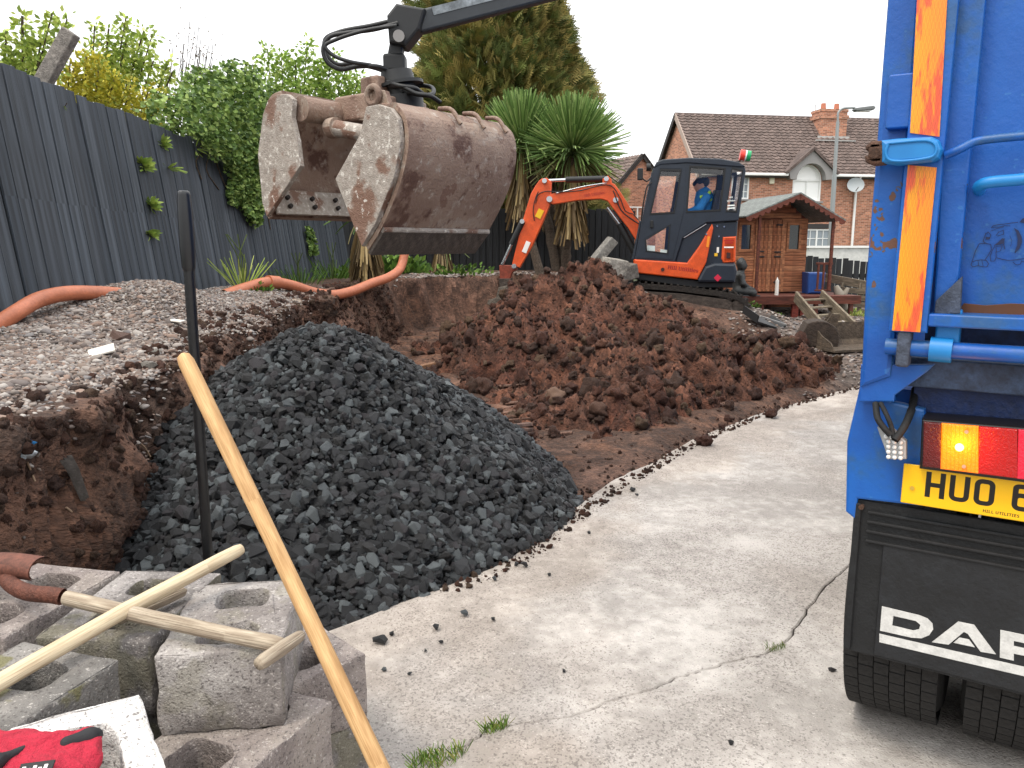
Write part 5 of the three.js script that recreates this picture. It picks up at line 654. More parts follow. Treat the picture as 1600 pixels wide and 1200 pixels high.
  mesh('body', blob([b([-0.04, 0.1, 0], 0.1, [-0.03, 0.34, 0], 0.105), b([-0.03, 0.36, 0], 0.1, [-0.01, 0.44, 0], 0.05), b([0.0, 0.45, 0], 0.045, [0.0, 0.5, 0], 0.045), b([0.0, 0.55, 0], 0.085, [-0.01, 0.59, 0], 0.09), b([0.03, 0.54, 0], 0.05, [0.04, 0.53, 0], 0.045), b([0.075, 0.565, 0], 0.012, [0.085, 0.55, 0], 0.014), b([-0.01, 0.655, 0], 0.04, [-0.01, 0.66, 0], 0.035), b([-0.01, 0.56, 0.075], 0.02, [-0.01, 0.52, 0.075], 0.018), b([-0.03, 0.37, 0.13], 0.05, [0.0, 0.22, 0.17], 0.045), b([0.0, 0.22, 0.17], 0.045, [0.17, 0.13, 0.1], 0.03), b([-0.03, 0.37, -0.13], 0.05, [0.0, 0.22, -0.17], 0.045), b([0.0, 0.22, -0.17], 0.045, [0.17, 0.13, -0.1], 0.03), b([-0.05, 0.08, 0.08], 0.085, [0.16, 0.06, 0.22], 0.07), b([0.16, 0.06, 0.22], 0.065, [0.22, 0.06, 0.0], 0.05), b([-0.05, 0.08, -0.08], 0.085, [0.16, 0.06, -0.22], 0.07), b([0.16, 0.06, -0.22], 0.065, [0.2, 0.08, 0.0], 0.05), ...[0, 1, 2, 3].map(i => b([0.18, 0.13, 0.09 - 0.02 * i], 0.014, [0.23, 0.115, 0.07 - 0.025 * i], 0.011))], 0.016, 60), sm, st); mesh('plinth', box(0.5, 0.03, 0.5, 0.05, 0.006, 0, 0.01), sm, st);
  const cd = thing('white_candle', 'white candle shaped lamp on the deck by the playhouse door', 'candle', V(O.x + u(1196, 0)[0], O.y - 0.022, -14.75)); mesh('stem', cyl(V(0, 0, 0), V(0, 0.28, 0), 0.035, 0.032, 14), std(0xdcd9d2, 0.5), cd); mesh('tip', cyl(V(0, 0.28, 0), V(0, 0.33, 0), 0.02, 0.006, 10), std(0xdcd9d2, 0.4), cd);
}
{ // steps, pallet, log, spare bucket, junk
  const greyWood = std(0x8d8474, 0.9, { map: rep(cedar, 1.4), bumpMap: rep(bumpFine, 2), bumpScale: 0.002 }), P = (x, y, D) => at(x, y, D);
  const s = thing('wooden_steps', 'weathered grey wooden steps leading down from the deck', 'steps'); for (const [a, b] of [[[1243, 463, 14.4], [1297, 528, 12.9]], [[1283, 461, 14.4], [1345, 522, 12.9]]]) mesh('stringer', barBetween(P(...a), P(...b), 0.045, 0.2, 0.006), greyWood, s); for (let k = 0; k < 5; k++) { const t = 0.1 + k * 0.19; mesh('tread', barBetween(P(lerp(1243, 1297, t), lerp(463, 528, t), lerp(14.4, 12.9, t)), P(lerp(1283, 1345, t), lerp(461, 522, t), lerp(14.4, 12.9, t)), 0.16, 0.03, 0.004), greyWood, s); }
  const p = thing('slatted_pallet', 'grey slatted pallet propped upright by black picket fence', 'pallet', V(0, 0, 0)); const pb = P(1335, 508, 15.6); mesh('top_rail', barBetween(P(1280, 432, 16.2), P(1356, 446, 15.4), 0.04, 0.16, 0.005), greyWood, p); for (let k = 0; k < 6; k++) mesh(k ? 'slat_' + String(k).padStart(3, '0') : 'slat', barBetween(P(1312, 452 + k * 10.5, 15.75), P(1362, 457 + k * 10.5, 15.3), 0.025, 0.1, 0.004), greyWood, p); for (const x of [1318, 1346, 1358]) mesh('post', barBetween(P(x, 442, 15.7 - (x - 1318) * 0.009).add(V(0, 0, -0.05)), P(x - 3, 518, 15.7 - (x - 1318) * 0.009).add(V(0.001, 0, -0.05)), 0.06, 0.06, 0.004), greyWood, p);
  const lg = thing('driftwood_stump', 'pale twisted tree stump standing behind the steps', 'stump'); const lw = grained(0xb3aa9b, 0.95, 5, 0.02), lt = []; for (const [a, b, r0, r1] of [[[1318, 500, 15], [1312, 462, 15], .13, .1], [[1312, 462, 15], [1306, 447, 15], .1, .05], [[1313, 470, 15], [1326, 449, 14.95], .08, .03], [[1316, 478, 15], [1302, 464, 14.9], .07, .03]]) lt.push(cyl(P(...a), P(...b), r0, r1, 10)); mesh('trunk', roughen(mergeVertices(merge(lt).deleteAttribute('uv').deleteAttribute('normal'), 1e-4), 0.05, 7, 3), lw, lg);
  // grading bucket lying on the gravel
  const bo = onGround(1315, 543), bk = thing('grading_bucket', 'muddy wide digger bucket lying on gravel by the steps', 'bucket', V(bo.x, 0, 0), 0.3); const gD = -bo.z; bk.position.set(bo.x, Yg(bo.x, gD) - 0.02, bo.z); const bm = grained(0x6f5f4e, 0.85, 3, 0.02), S2 = gD / 1230 / 1.0;
  mesh('shell', extr([[0, 0], [0.42, 0], [0.5, 0.08], [0.5, 0.34], [0.46, 0.36], [0.45, 0.12], [0.38, 0.05], [0.0, 0.03]], 1.1, 0.006).rotateY(Math.PI / 2).translate(-0.4, 0, 0.35), bm, bk); for (const x of [-0.4, 0.68]) mesh('end_plate', extr([[0, 0], [0.44, 0], [0.5, 0.08], [0.5, 0.36], [0.3, 0.2], [0.1, 0.12]], 0.02).rotateY(Math.PI / 2).translate(x, 0.002, 0.352), bm, bk); 
  const bo2 = onGround(1268, 535), b2 = thing('digging_bucket', 'rounded rusty digger bucket on gravel in front of steps', 'bucket', V(bo2.x, Yg(bo2.x, -bo2.z) - 0.02, bo2.z), -0.2); const arc = [[-0.3, 0.0], [0.28, 0.0], [0.3, 0.14]]; for (let i = 0; i <= 8; i++) { const a = i / 8 * 2.2; arc.push([0.02 + 0.26 * Math.cos(a), 0.16 + 0.2 * Math.sin(a)]); } arc.push([-0.24, 0.1]); mesh('shell', extr(arc, 0.4, 0.015), grained(0x54463b, 0.9, 3, 0.02), b2); mesh('ear', [extr([[0.1, 0.3], [0.26, 0.28], [0.3, 0.42], [0.2, 0.46]], 0.03).translate(0, 0, 0.1), extr([[0.1, 0.3], [0.26, 0.28], [0.3, 0.42], [0.2, 0.46]], 0.03).translate(0, 0, 0.28)], bm, b2);
  // rubble round the excavator
  const chunk = (px, py, D, sx, sy, sz, c, label, rot, name = 'concrete_chunk') => { const o = P(px, py, D), m = single(name, roughen(box(sx, sy, sz, 0, 0, 0, 0.02), 0.03, 6, px), grained(c, 0.95, 3, 0.015), label, name === 'concrete_chunk' ? 'concrete chunk' : 'post'); m.position.copy(o); m.rotation.set(0.1, 0.4, rot); };
  chunk(940, 396, 13.0, 0.16, 0.62, 0.16, 0x9b978f, 'broken grey concrete post leaning beside excavator tracks', -0.75, 'broken_post'); chunk(958, 417, 12.9, 0.36, 0.26, 0.3, 0xbfb8ac, 'pale broken concrete block by the excavator tracks', -0.2); chunk(974, 426, 13.0, 0.4, 0.24, 0.3, 0x8a847c, 'grey concrete lump against the excavator track', 0.2);
  const sg = thing('black_tray', 'bent black plastic tray dumped under the deck edge', 'tray'); const o = onGround(1180, 500); sg.position.set(o.x, Yg(o.x, -o.z) + 0.05, o.z); sg.rotation.set(0.4, 0.4, -0.45); mesh('tray', extr([[-0.3, -0.02], [0.3, -0.02], [0.34, 0.1], [0.31, 0.1], [0.28, 0.01], [-0.28, 0.01], [-0.31, 0.1], [-0.34, 0.1]], 0.35), std(0x26282a, 0.5), sg); mesh('rim', box(0.62, 0.02, 0.02, 0, 0.1, 0.36), std(0x9a9a98, 0.6), sg);
  const br = single('fallen_branch', tube([onY(1085, 498, 0.72), onY(1098, 505, 0.66), onY(1110, 510, 0.62), onY(1135, 512, 0.6)].map(v => { v.y = Math.max(surfH(v.x, -v.z) + 0.02, 0); return v; }), 0.022, 16, 7), std(0xb0a594, 0.9), 'pale bare branch lying on the soil heap below excavator', 'branch');
}
// ---------------------------------------------------------------- tipper lorry, rear near-side corner in view
const TA = 33 * Math.PI / 180, T0 = V(1.0, 0, -2.21), TR = V(Math.cos(TA), 0, Math.sin(TA)), TF = V(Math.sin(TA), 0, -Math.cos(TA));
const tl = (px, py, f = 0) => { const p = onPlane(px, py, T0.clone().addScaledVector(TF, f), TF).sub(T0); return [p.dot(TR), p.y]; };
const bluePaint = (() => { const n = 512, a = fbmTile(n, 5, 5, 301), b = fbmTile(n, 40, 3, 302, 0.7), c = fbmTile(n, 3, 3, 303); return tex(n, (i, j, q) => { let k = mixc(hexc(0x0a4a98), hexc(0x0d5db0), con(a[q], 2)); if (b[q] > 0.78) k = mixc(k, hexc(0x3f76b2), 0.5); const d = sstep(0.54, 0.7, c[q] * 0.5 + a[q] * 0.3 + b[q] * 0.2); k = mixc(k, hexc(0x3a5270), d * 0.6); if (a[q] > 0.735 && b[q] > 0.5) k = hexc(0x6a4636); return k; }); })();
const blue = std(0xffffff, 0.45, { map: rep(bluePaint, 0.9), bumpMap: rep(bumpMix, 2), bumpScale: 0.0009 }), blueLite = std(0xffffff, 0.45, { map: rep(tex(N, (i, j, q) => mixc(hexc(0x1d80c2), hexc(0x1570b2), con(nA[q], 2))), 2) }), ironRust = grained(0x6b4d3c, 0.85, 8, 0.004), rubberB = grained(0x17191b, 0.75, 3, 0.002), blackSteel = grained(0x1a1b1c, 0.6, 2, 0.002);
{
  const tk = thing('tipper_lorry', 'blue tipper lorry rear with reflective strip, yellow number plate and mudflap', 'lorry', T0, -TA);
  const P = (list, f = 0) => list.map(([x, y]) => tl(x, y, f));
  const rearPlate = (list, f0, f1, b = 0.004, holes = []) => extr(P(list, f0), f1 - f0 - 2 * b, b, holes.map(h => P(h, f0))).translate(0, 0, -f1 + b); // front face at f0 (towards camera is +z)
  const bend = (r, y, f) => V(r, y, -f), tp = (px, py, f = 0) => { const [r, y] = tl(px, py, f); return V(r, y, -f); };
  // tipping body
  const yTop = 3.35, [r0] = tl(1372, 300, 0.06);
  mesh('corner_post', rearPlate([[1395, -500], [1470, -500], [1446, -20], [1440, 0], [1398, 540], [1392, 590], [1344, 606], [1352, 440], [1366, 270], [1376, 130], [1386, 0]], 0.05, 0.24, 0.014), blue, tk);
  mesh('post_block', box(0.06, 0.14, 0.05, ...tl(1407, 160, 0.03), -0.03, 0.006), blue, tk);
  mesh('body_side', box(0.06, 2.15, 6.0, r0 + 0.045, yTop - 1.07, -3.25), blue, tk); mesh('body_side', box(0.06, 2.15, 6.0, r0 + 2.42, yTop - 1.07, -3.25), blue, tk); mesh('body_floor', box(2.36, 0.08, 6.0, r0 + 1.23, yTop - 2.16, -3.25), blue, tk); mesh('headboard', box(2.4, 2.4, 0.08, r0 + 1.23, yTop - 0.98, -6.3), blue, tk);
  for (let k = 0; k < 7; k++) mesh('side_rib', box(0.06, 2.05, 0.12, r0 - 0.012, yTop - 1.07, -0.9 - k * 0.85, 0.01), blue, tk);
  // tailgate: sheet, recessed bays, ledge
  const tgL = (y) => tl(1500 - y * 0.075, y, 0.08)[0];
  const [eR, eY] = tl(1455, 490, 0.08);
  const tg = mesh('tailgate', box(2.25, yTop - eY, 0.05, eR + 1.125 - 0.05, (yTop + eY) / 2, -0.13), blue, tk);
  mesh('tailgate_stile', rearPlate([[1500, -420], [1552, -420], [1540, 0], [1497, 440], [1458, 492], [1462, 420]], 0.045, 0.1, 0.006), blue, tg);
  mesh('gusset', rearPlate([[1462, 470], [1503, 432], [1500, 490], [1459, 492]], 0.03, 0.07, 0.003), grained(0x4c5566, 0.85, 4, 0.002), tg);
  mesh('ledge', box(2.2, 0.035, 0.12, eR + 1.1, eY - 0.012, -0.06, 0.006), blue, tg);
  mesh('rust_band', roughen(mergeVertices(rearPlate([[1498, 484], [1505, 474], [1540, 478], [1580, 474], [1640, 476], [1700, 480], [1700, 500], [1498, 489]], 0.096, 0.104, 0.001).deleteAttribute('normal').deleteAttribute('uv')), 0.003, 30, 2), grained(0x7a5039, 0.95, 8, 0.004), tg);
  mesh('grab_rod', tube([tp(1478, 243, 0.0), tp(1500, 233, -0.01), tp(1522, 222, 0.0), tp(1560, 216, 0.0), tp(1660, 208, 0.0), tp(1800, 196, 0.0)], 0.011, 40, 8), blue, tg); mesh('grab_rod', tube([tp(1530, 298, 0.08), tp(1530, 291, 0.02), tp(1540, 286, 0.0), tp(1600, 280, 0.0), tp(1760, 266, 0.0)], 0.015, 40, 10), blueLite, tg);
  // reflective strip board
  const sb = mesh('strip_board', rearPlate([[1446, -420], [1513, -420], [1498, 0], [1448, 521], [1388, 518], [1437, 0]], 0.0, 0.03, 0.006), blue, tk);
  const tape = (() => { const n = 256, m = 1024, a = fbmTile(256, 4, 5, 501), s = fbmTile(256, 8, 4, 502); return tex(n, (i, j) => { const u = i / n, v = 1 - j / m, q = (j % 256) * 256 + i, q2 = (Math.floor(j * 0.6) % 256) * 256 + ((i * 2) % 256); const cell = ((Math.floor(i / 16) + Math.floor(j / 12)) % 2) * 0.06, mesh1 = (i + j) % 18 < 3 || (i - j + 1800) % 18 < 3 ? 0.12 : 0; let c = mixc(hexc(0xf0a11e), hexc(0xf28a2a), u); const red = sstep(0.46, 0.66, s[q] * 0.6 + a[q2] * 0.25 + 0.16 * Math.sin(v * 19 + u * 2.4) + 0.2 * (1 - v)); c = mixc(c, hexc(0xe2503a), red * 0.85); if (a[q2] > 0.76) c = mixc(c, hexc(0x9b2f28), 0.7); return c.map(x => x * (0.94 - mesh1 + cell)); }, true, m); })();
  const strip = (list) => { const p = P(list, 0), g = new THREE.BufferGeometry(), z = 0.004, L = list.map(q => q[1]); g.setAttribute('position', new THREE.Float32BufferAttribute([p[0], p[1], p[2], p[0], p[2], p[3]].flatMap(q => [q[0], q[1], z]), 3)); const v = (i) => [i === 1 || i === 2 ? 1 : 0, 1 - (L[i] + 420) / 940]; g.setAttribute('uv', new THREE.Float32BufferAttribute([0, 1, 2, 0, 2, 3].flatMap(v), 2)); g.computeVertexNormals(); return g; };
  const tapeM = std(0xffffff, 0.35, { map: tape, side: THREE.DoubleSide });
  mesh('reflective_tape', strip([[1422, 208], [1468, 214], [1504, -418], [1455, -418]]), tapeM, sb); mesh('reflective_tape', strip([[1394, 516], [1438, 519], [1464, 262], [1419, 258]]), tapeM, sb);
  // latch arm with its rusty hook
  const [lx, ly] = tl(1420, 236, -0.03); const la = mesh('latch_arm', rearPlate([[1376, 219], [1400, 216], [1455, 213], [1467, 219], [1472, 233], [1467, 247], [1455, 252], [1400, 257], [1376, 254]], -0.045, 0.02, 0.012), blueLite, tk);
  mesh('arm_ridge', tube([[1388, 224], [1450, 220], [1460, 225], [1463, 233], [1459, 243], [1449, 247], [1390, 250], [1384, 240], [1388, 224]].map(p => tp(...p, -0.046)), 0.004, 60, 6), blueLite, la);
  mesh('hook', rearPlate([[1380, 219], [1360, 220], [1351, 228], [1352, 234], [1362, 236], [1375, 234], [1378, 242], [1362, 243], [1350, 243], [1351, 253], [1362, 258], [1382, 256]], -0.04, 0.015, 0.01), ironRust, la); mesh('hook_pin', cyl(tp(1366, 239, -0.05), tp(1366, 239, 0.05), 0.014, 0.014, 12), ironRust, la);
  // sub frame: hinge tube, sleeve, cross beam
  mesh('hinge_tube', cyl(tp(1384, 541, 0.03), tp(1384, 541, 0.03).add(V(2.5, 0, 0)), 0.023, 0.023, 16), blue, tk); mesh('sleeve', [cyl(tp(1453, 545, 0.03), tp(1488, 548, 0.03), 0.034, 0.034, 18), box(0.06, 0.13, 0.05, ...tl(1481, 520, 0.05), -0.06, 0.008)], blueLite, tk); mesh('sleeve', box(0.035, 0.1, 0.06, ...tl(1413, 544, 0.03), -0.03, 0.008), grained(0x4c5566, 0.8, 4, 0.002), tk);
  const [cR, cY] = tl(1400, 566, 0.1); mesh('cross_beam', box(2.4, 0.085, 0.12, cR + 1.15, cY - 0.025, -0.16, 0.006), grained(0x39506f, 0.7, 3, 0.002), tk); mesh('brace_plate', rearPlate([[1345, 570], [1460, 570], [1450, 580], [1398, 618], [1397, 628], [1342, 628]], 0.06, 0.09, 0.004), blue, tk); mesh('back_beam', box(2.35, 0.08, 0.12, eR + 1.15, eY - 0.09, -0.3), grained(0x12335f, 0.6, 2, 0.002), tk);
  // lower panel behind lamps
  mesh('lower_wing', rearPlate([[1344, 600], [1394, 600], [1394, 628], [1445, 640], [1445, 792], [1340, 780], [1336, 812], [1321, 800], [1323, 690]], 0.1, 0.14, 0.008), blue, tk, 'scuffed blue lower corner panel');
  mesh('lamp_panel', box(2.3, 0.4, 0.03, tl(1420, 700, 0.16)[0] + 1.15, tl(1500, 690, 0.16)[1], -0.175), grained(0x0e2f66, 0.55, 2, 0.002), tk); mesh('cavity_board', box(2.35, 0.5, 0.03, eR + 1.2, tl(1500, 600, 0.5)[1], -0.6), blackSteel, tk);
  for (const x of [0.45, 1.15]) mesh('chassis_rail', box(0.09, 0.26, 6.6, r0 + 0.35 + x, 0.98, -3.9), blackSteel, tk);
  // lamp cluster; the amber indicator is lit
  const lampF = 0.03, [la0, lb0] = tl(1437, 655, lampF), lampBox = mesh('rear_lamp', rearPlate([[1440, 655], [1700, 676], [1700, 768], [1436, 733]], lampF, 0.15, 0.008), std(0x14100f, 0.4), tk);
  const lens = (x0, x1, col, extra = {}, nm = 'lens') => { const yt = (x) => 659 + (x - 1440) * 0.082, yb = (x) => 729 + (x - 1440) * 0.128; return mesh(nm, rearPlate([[x0, yt(x0)], [x1, yt(x1)], [x1, yb(x1)], [x0 - 2, yb(x0)]], lampF - 0.014, lampF - 0.001, 0.003), std(col, 0.22, { bumpMap: rep(bumpFine, 6), bumpScale: 0.001, ...extra }), lampBox); };
  lens(1443, 1470, 0x4a0d0c); lens(1471, 1529, 0xe07a10, { emissive: 0xff7a00, emissiveIntensity: 0.35 }, 'indicator_lens'); lens(1530, 1590, 0xa3100c); lens(1591, 1690, 0xd01f3c);
  const bl = mesh('indicator_bulb', new THREE.SphereGeometry(0.011, 12, 10), std(0xffd27a, 0.3, { emissive: 0xffc060, emissiveIntensity: 5 }), lampBox); bl.position.copy(tp(1499, 699, lampF - 0.02)); const pl = new THREE.PointLight(0xff9a2a, 0.035); pl.position.copy(tp(1499, 699, lampF - 0.06)); pl.castShadow = true; lampBox.add(pl);
  for (const [x, y] of [[1510, 675], [1506, 729]]) mesh('screw', cyl(tp(x, y, lampF - 0.012), tp(x, y, lampF - 0.022), 0.005, 0.005, 10), std(0x9a8a7a, 0.4, { metalness: 0.7 }), lampBox);
  for (let k = 0; k < 9; k++) mesh('lens_ridge', cyl(tp(1474 + k * 6.4, 663 + k * 0.5, lampF - 0.0135), tp(1472 + k * 6.4, 731 + k * 0.8, lampF - 0.0135), 0.0012, 0.0012, 5), std(0xd8811c, 0.25), lampBox);
  // hanging work lamp
  const wl = mesh('reversing_lamp', rearPlate([[1370, 668], [1396, 672], [1416, 690], [1416, 718], [1388, 718]], 0.03, 0.06, 0.005), std(0x9fa3a4, 0.4, { metalness: 0.3 }), tk); for (let j = 0; j < 5; j++) for (let i = 0; i < 3; i++) mesh('bead', new THREE.SphereGeometry(0.0065, 8, 6), std(0xd5d8d8, 0.2), wl).position.copy(tp(1388 + i * 9.5 - (j < 1 ? 4 : 0), 682 + j * 8 + i * 0.8, 0.028)); mesh('cable', tube([tp(1368, 630, 0.06), tp(1372, 655, 0.02), tp(1384, 672, 0.01), tp(1392, 680, 0.01)], 0.009, 24, 8), rubberB, wl); mesh('cable', tube([tp(1376, 630, 0.06), tp(1386, 650, 0.02), tp(1393, 668, 0.015), tp(1396, 684, 0.01)], 0.007, 24, 8), rubberB, wl); mesh('cable', tube([tp(1430, 608, 0.2), tp(1424, 640, 0.1), tp(1412, 668, 0.03), tp(1398, 688, 0.005)], 0.011, 24, 8), rubberB, wl);
  // number plate
  const nf = 0.07, c0 = tl(1414, 722, nf), c1 = tl(1411, 785, nf), ph = 0.118, np = mesh('number_plate', box(0.525, ph, 0.006, 0, 0, 0, 0.003), std(0xe7b70c, 0.5), tk); np.position.set(c0[0] + 0.26, (c0[1] + c1[1]) / 2 - 0.002, -nf);
  { const pt = print(0.525, ph, (c, W, H) => { c.fillStyle = '#f2bb0e'; c.fillRect(0, 0, W, H); c.strokeStyle = '#171512'; c.fillStyle = '#171512'; const m = W / 0.525, hh = 0.079 * m, ww = 0.05 * m, st = 0.0135 * m, y0 = H * 0.1, bar = (x, y, w, h) => c.fillRect(x, y, w, h), X = (k) => (0.058 + k * 0.061) * m; bar(X(0), y0, st, hh); bar(X(0) + ww - st, y0, st, hh); bar(X(0), y0 + hh / 2 - st / 2, ww, st); c.lineWidth = st; const rr = (x, y, w, h, r) => { c.beginPath(); c.moveTo(x + r, y); c.lineTo(x + w - r, y); c.quadraticCurveTo(x + w, y, x + w, y + r); c.lineTo(x + w, y + h - r); c.quadraticCurveTo(x + w, y + h, x + w - r, y + h); c.lineTo(x + r, y + h); c.quadraticCurveTo(x, y + h, x, y + h - r); c.lineTo(x, y + r); c.quadraticCurveTo(x, y, x + r, y); c.closePath(); c.stroke(); }; const x1 = X(1) + st / 2, w1 = ww - st, r = 0.014 * m; c.beginPath(); c.moveTo(x1, y0); c.lineTo(x1, y0 + hh - r - st / 2); c.quadraticCurveTo(x1, y0 + hh - st / 2, x1 + r, y0 + hh - st / 2); c.lineTo(x1 + w1 - r, y0 + hh - st / 2); c.quadraticCurveTo(x1 + w1, y0 + hh - st / 2, x1 + w1, y0 + hh - r - st / 2); c.lineTo(x1 + w1, y0); c.stroke(); rr(X(2) + st / 2, y0 + st / 2, ww - st, hh - st, r); const x6 = (0.058 + 0.183 + 0.03) * m; rr(x6 + st / 2, y0 + hh * 0.42, ww - st, hh * 0.58 - st / 2, r); c.beginPath(); c.moveTo(x6 + st / 2, y0 + hh * 0.6); c.lineTo(x6 + st / 2, y0 + st); c.quadraticCurveTo(x6 + st / 2, y0 + st / 2, x6 + r + st / 2, y0 + st / 2); c.lineTo(x6 + ww, y0 + st / 2); c.stroke(); c.font = `bold ${0.0125 * m}px sans-serif`; c.textBaseline = 'top'; c.fillText('HILL UTILITIES', 0.205 * m, y0 + hh + 0.008 * m); }, 1400); const [g, m] = sheet(0.519, ph - 0.006, pt, { rough: 0.3 }); const k = mesh('plate_print', g, m, np); k.position.z = 0.0034; mesh('plate_screw', cyl(V(-0.235, -0.01, 0.003), V(-0.235, -0.01, 0.008), 0.006, 0.006, 10), std(0xb89a3a, 0.4), np); }
  // mudflap
  const mf = 0.12, mq = P([[1336, 778], [1312, 1012]], mf), mL = mq[0][0], mT = mq[0][1], mB = mq[1][1] + 0.002, mW = 1.0;
  const flap = mesh('mudflap', box(mW, mT - mB, 0.014, mL + mW / 2 + 0.002, (mT + mB) / 2, -mf, 0.005), rubberB, tk); for (let k = 0; k < 4; k++) mesh('flap_rib', box(mW - 0.04, 0.01, 0.014, mL + mW / 2 + 0.02, tl(1345, 796 + k * 15, mf)[1], -mf + 0.01, 0.004), rubberB, flap); mesh('flap_rib', box(0.02, mT - mB - 0.02, 0.014, mL + 0.012, (mT + mB) / 2, -mf + 0.011, 0.004), rubberB, flap); mesh('flap_panel', box(mW - 0.09, mT - mB - 0.13, 0.006, mL + mW / 2 + 0.045, (mT + mB) / 2 - 0.055, -mf + 0.009, 0.003), grained(0x1b1e22, 0.6, 2, 0.002), flap); mesh('bolt', cyl(V(mL + 0.022, mT - 0.02, -mf), V(mL + 0.022, mT - 0.02, -mf + 0.022), 0.008, 0.008, 8), ironRust, flap);
  // white lettering: three slanted capitals over a bar, as solid rubber print
  const T = (list) => P(list, mf - 0.013), print3 = (list, holes = []) => extr(T(list), 0.002, 0, holes.map(T)).translate(0, 0, -mf + 0.0125); const wm = std(0xdcdcd8, 0.7, { map: rep(midGrey, 6) });
  const D1 = [[1378, 947], [1436, 961], [1449, 966], [1457, 974], [1458, 983], [1452, 992], [1440, 997], [1424, 996], [1375, 985]], D1h = [[1396, 962], [1431, 970], [1438, 976], [1436, 983], [1427, 985], [1394, 977]];
  mesh('letter', print3(D1, [D1h]), wm, flap); mesh('letter', print3([[1456, 1003], [1497, 971], [1522, 976], [1556, 1022], [1532, 1018], [1512, 990], [1506, 987], [1482, 1007]]), wm, flap); mesh('letter', print3([[1490, 1004], [1499, 996], [1514, 999], [1523, 1011]]), wm, flap); mesh('letter', print3([[1563, 984], [1660, 1004], [1661, 1018], [1584, 1001], [1584, 1009], [1648, 1023], [1648, 1034], [1584, 1021], [1584, 1032], [1562, 1027]]), wm, flap); mesh('letter_bar', print3([[1374, 990], [1374, 1003], [1500, 1033], [1690, 1077], [1690, 1062], [1500, 1019]]), wm, flap);
  // wheels: paired rear tyres, tread blocks cut as real ribs
  const wheel = (r, f, w = 0.3, R0 = 0.51) => { const g = []; const wl = mesh('tyre', new THREE.LatheGeometry([[0.27, -w / 2 + 0.02], [0.34, -w / 2], [0.44, -w / 2 + 0.002], [R0 - 0.05, -w / 2 + 0.012], [R0 - 0.02, -w / 2 + 0.04], [R0 - 0.014, 0], [R0 - 0.02, w / 2 - 0.04], [R0 - 0.05, w / 2 - 0.012], [0.44, w / 2], [0.34, w / 2], [0.27, w / 2 - 0.02]].map(p => V2(...p)), 56).rotateZ(Math.PI / 2), grained(0x1c1c1c, 0.9, 4, 0.002), tk); wl.position.set(r, R0 - 0.004, -f); const blocks = []; for (let i = 0; i < 62; i++) for (let k = 0; k < 6; k++) { const a = (i + (k % 2) * 0.5) / 62 * 6.283, x = -w / 2 + 0.035 + k * (w - 0.07) / 5; const b = box(0.043, 0.018, R0 * 6.283 / 62 - 0.006, 0, R0 - 0.009, 0); b.rotateX(a); b.translate(x, 0, 0); blocks.push(b); } mesh('tread', merge(blocks), grained(0x242322, 0.92, 5, 0.002), wl); mesh('hub', [cyl(V(-w / 2 + 0.05, 0, 0), V(w / 2 - 0.05, 0, 0), 0.28, 0.28, 24)], blackSteel, wl); return wl; };
  const [wr] = tl(1320, 1060, 0.35); wheel(wr + 0.15, 0.67); wheel(wr + 0.5, 0.67); wheel(wr + 1.9, 0.67); wheel(wr + 2.25, 0.67); wheel(wr + 0.15, 2.25); wheel(wr + 0.5, 2.25); wheel(wr + 1.9, 2.25); wheel(wr + 2.25, 2.25); wheel(wr + 0.2, 7.2); wheel(wr + 2.2, 7.2);
  mesh('axle', [cyl(V(wr + 0.1, 0.5, -0.67), V(wr + 2.3, 0.5, -0.67), 0.08, 0.08, 12), cyl(V(wr + 0.1, 0.5, -2.25), V(wr + 2.3, 0.5, -2.25), 0.08, 0.08, 12), cyl(V(wr + 0.2, 0.5, -7.2), V(wr + 2.2, 0.5, -7.2), 0.08, 0.08, 12)], blackSteel, tk);
  mesh('wheel_arch', box(0.6, 0.03, 1.0, wr + 0.45, 1.1, -0.8), blackSteel, tk);
  mesh('cab', extr([[0, 0.7], [1.9, 0.7], [1.95, 1.5], [1.75, 2.9], [0.1, 2.95], [0, 2.8]], 2.3, 0.06).rotateY(Math.PI / 2).translate(r0 + 0.05, 0, -7.4), std(0x1b56a6, 0.3), tk);
  // dog's head drawn in black line on the tailgate
  const df = 0.1, dA = tl(1512, 432, df), dB = tl(1640, 330, df), dw = dB[0] - dA[0], dh = dB[1] - dA[1];
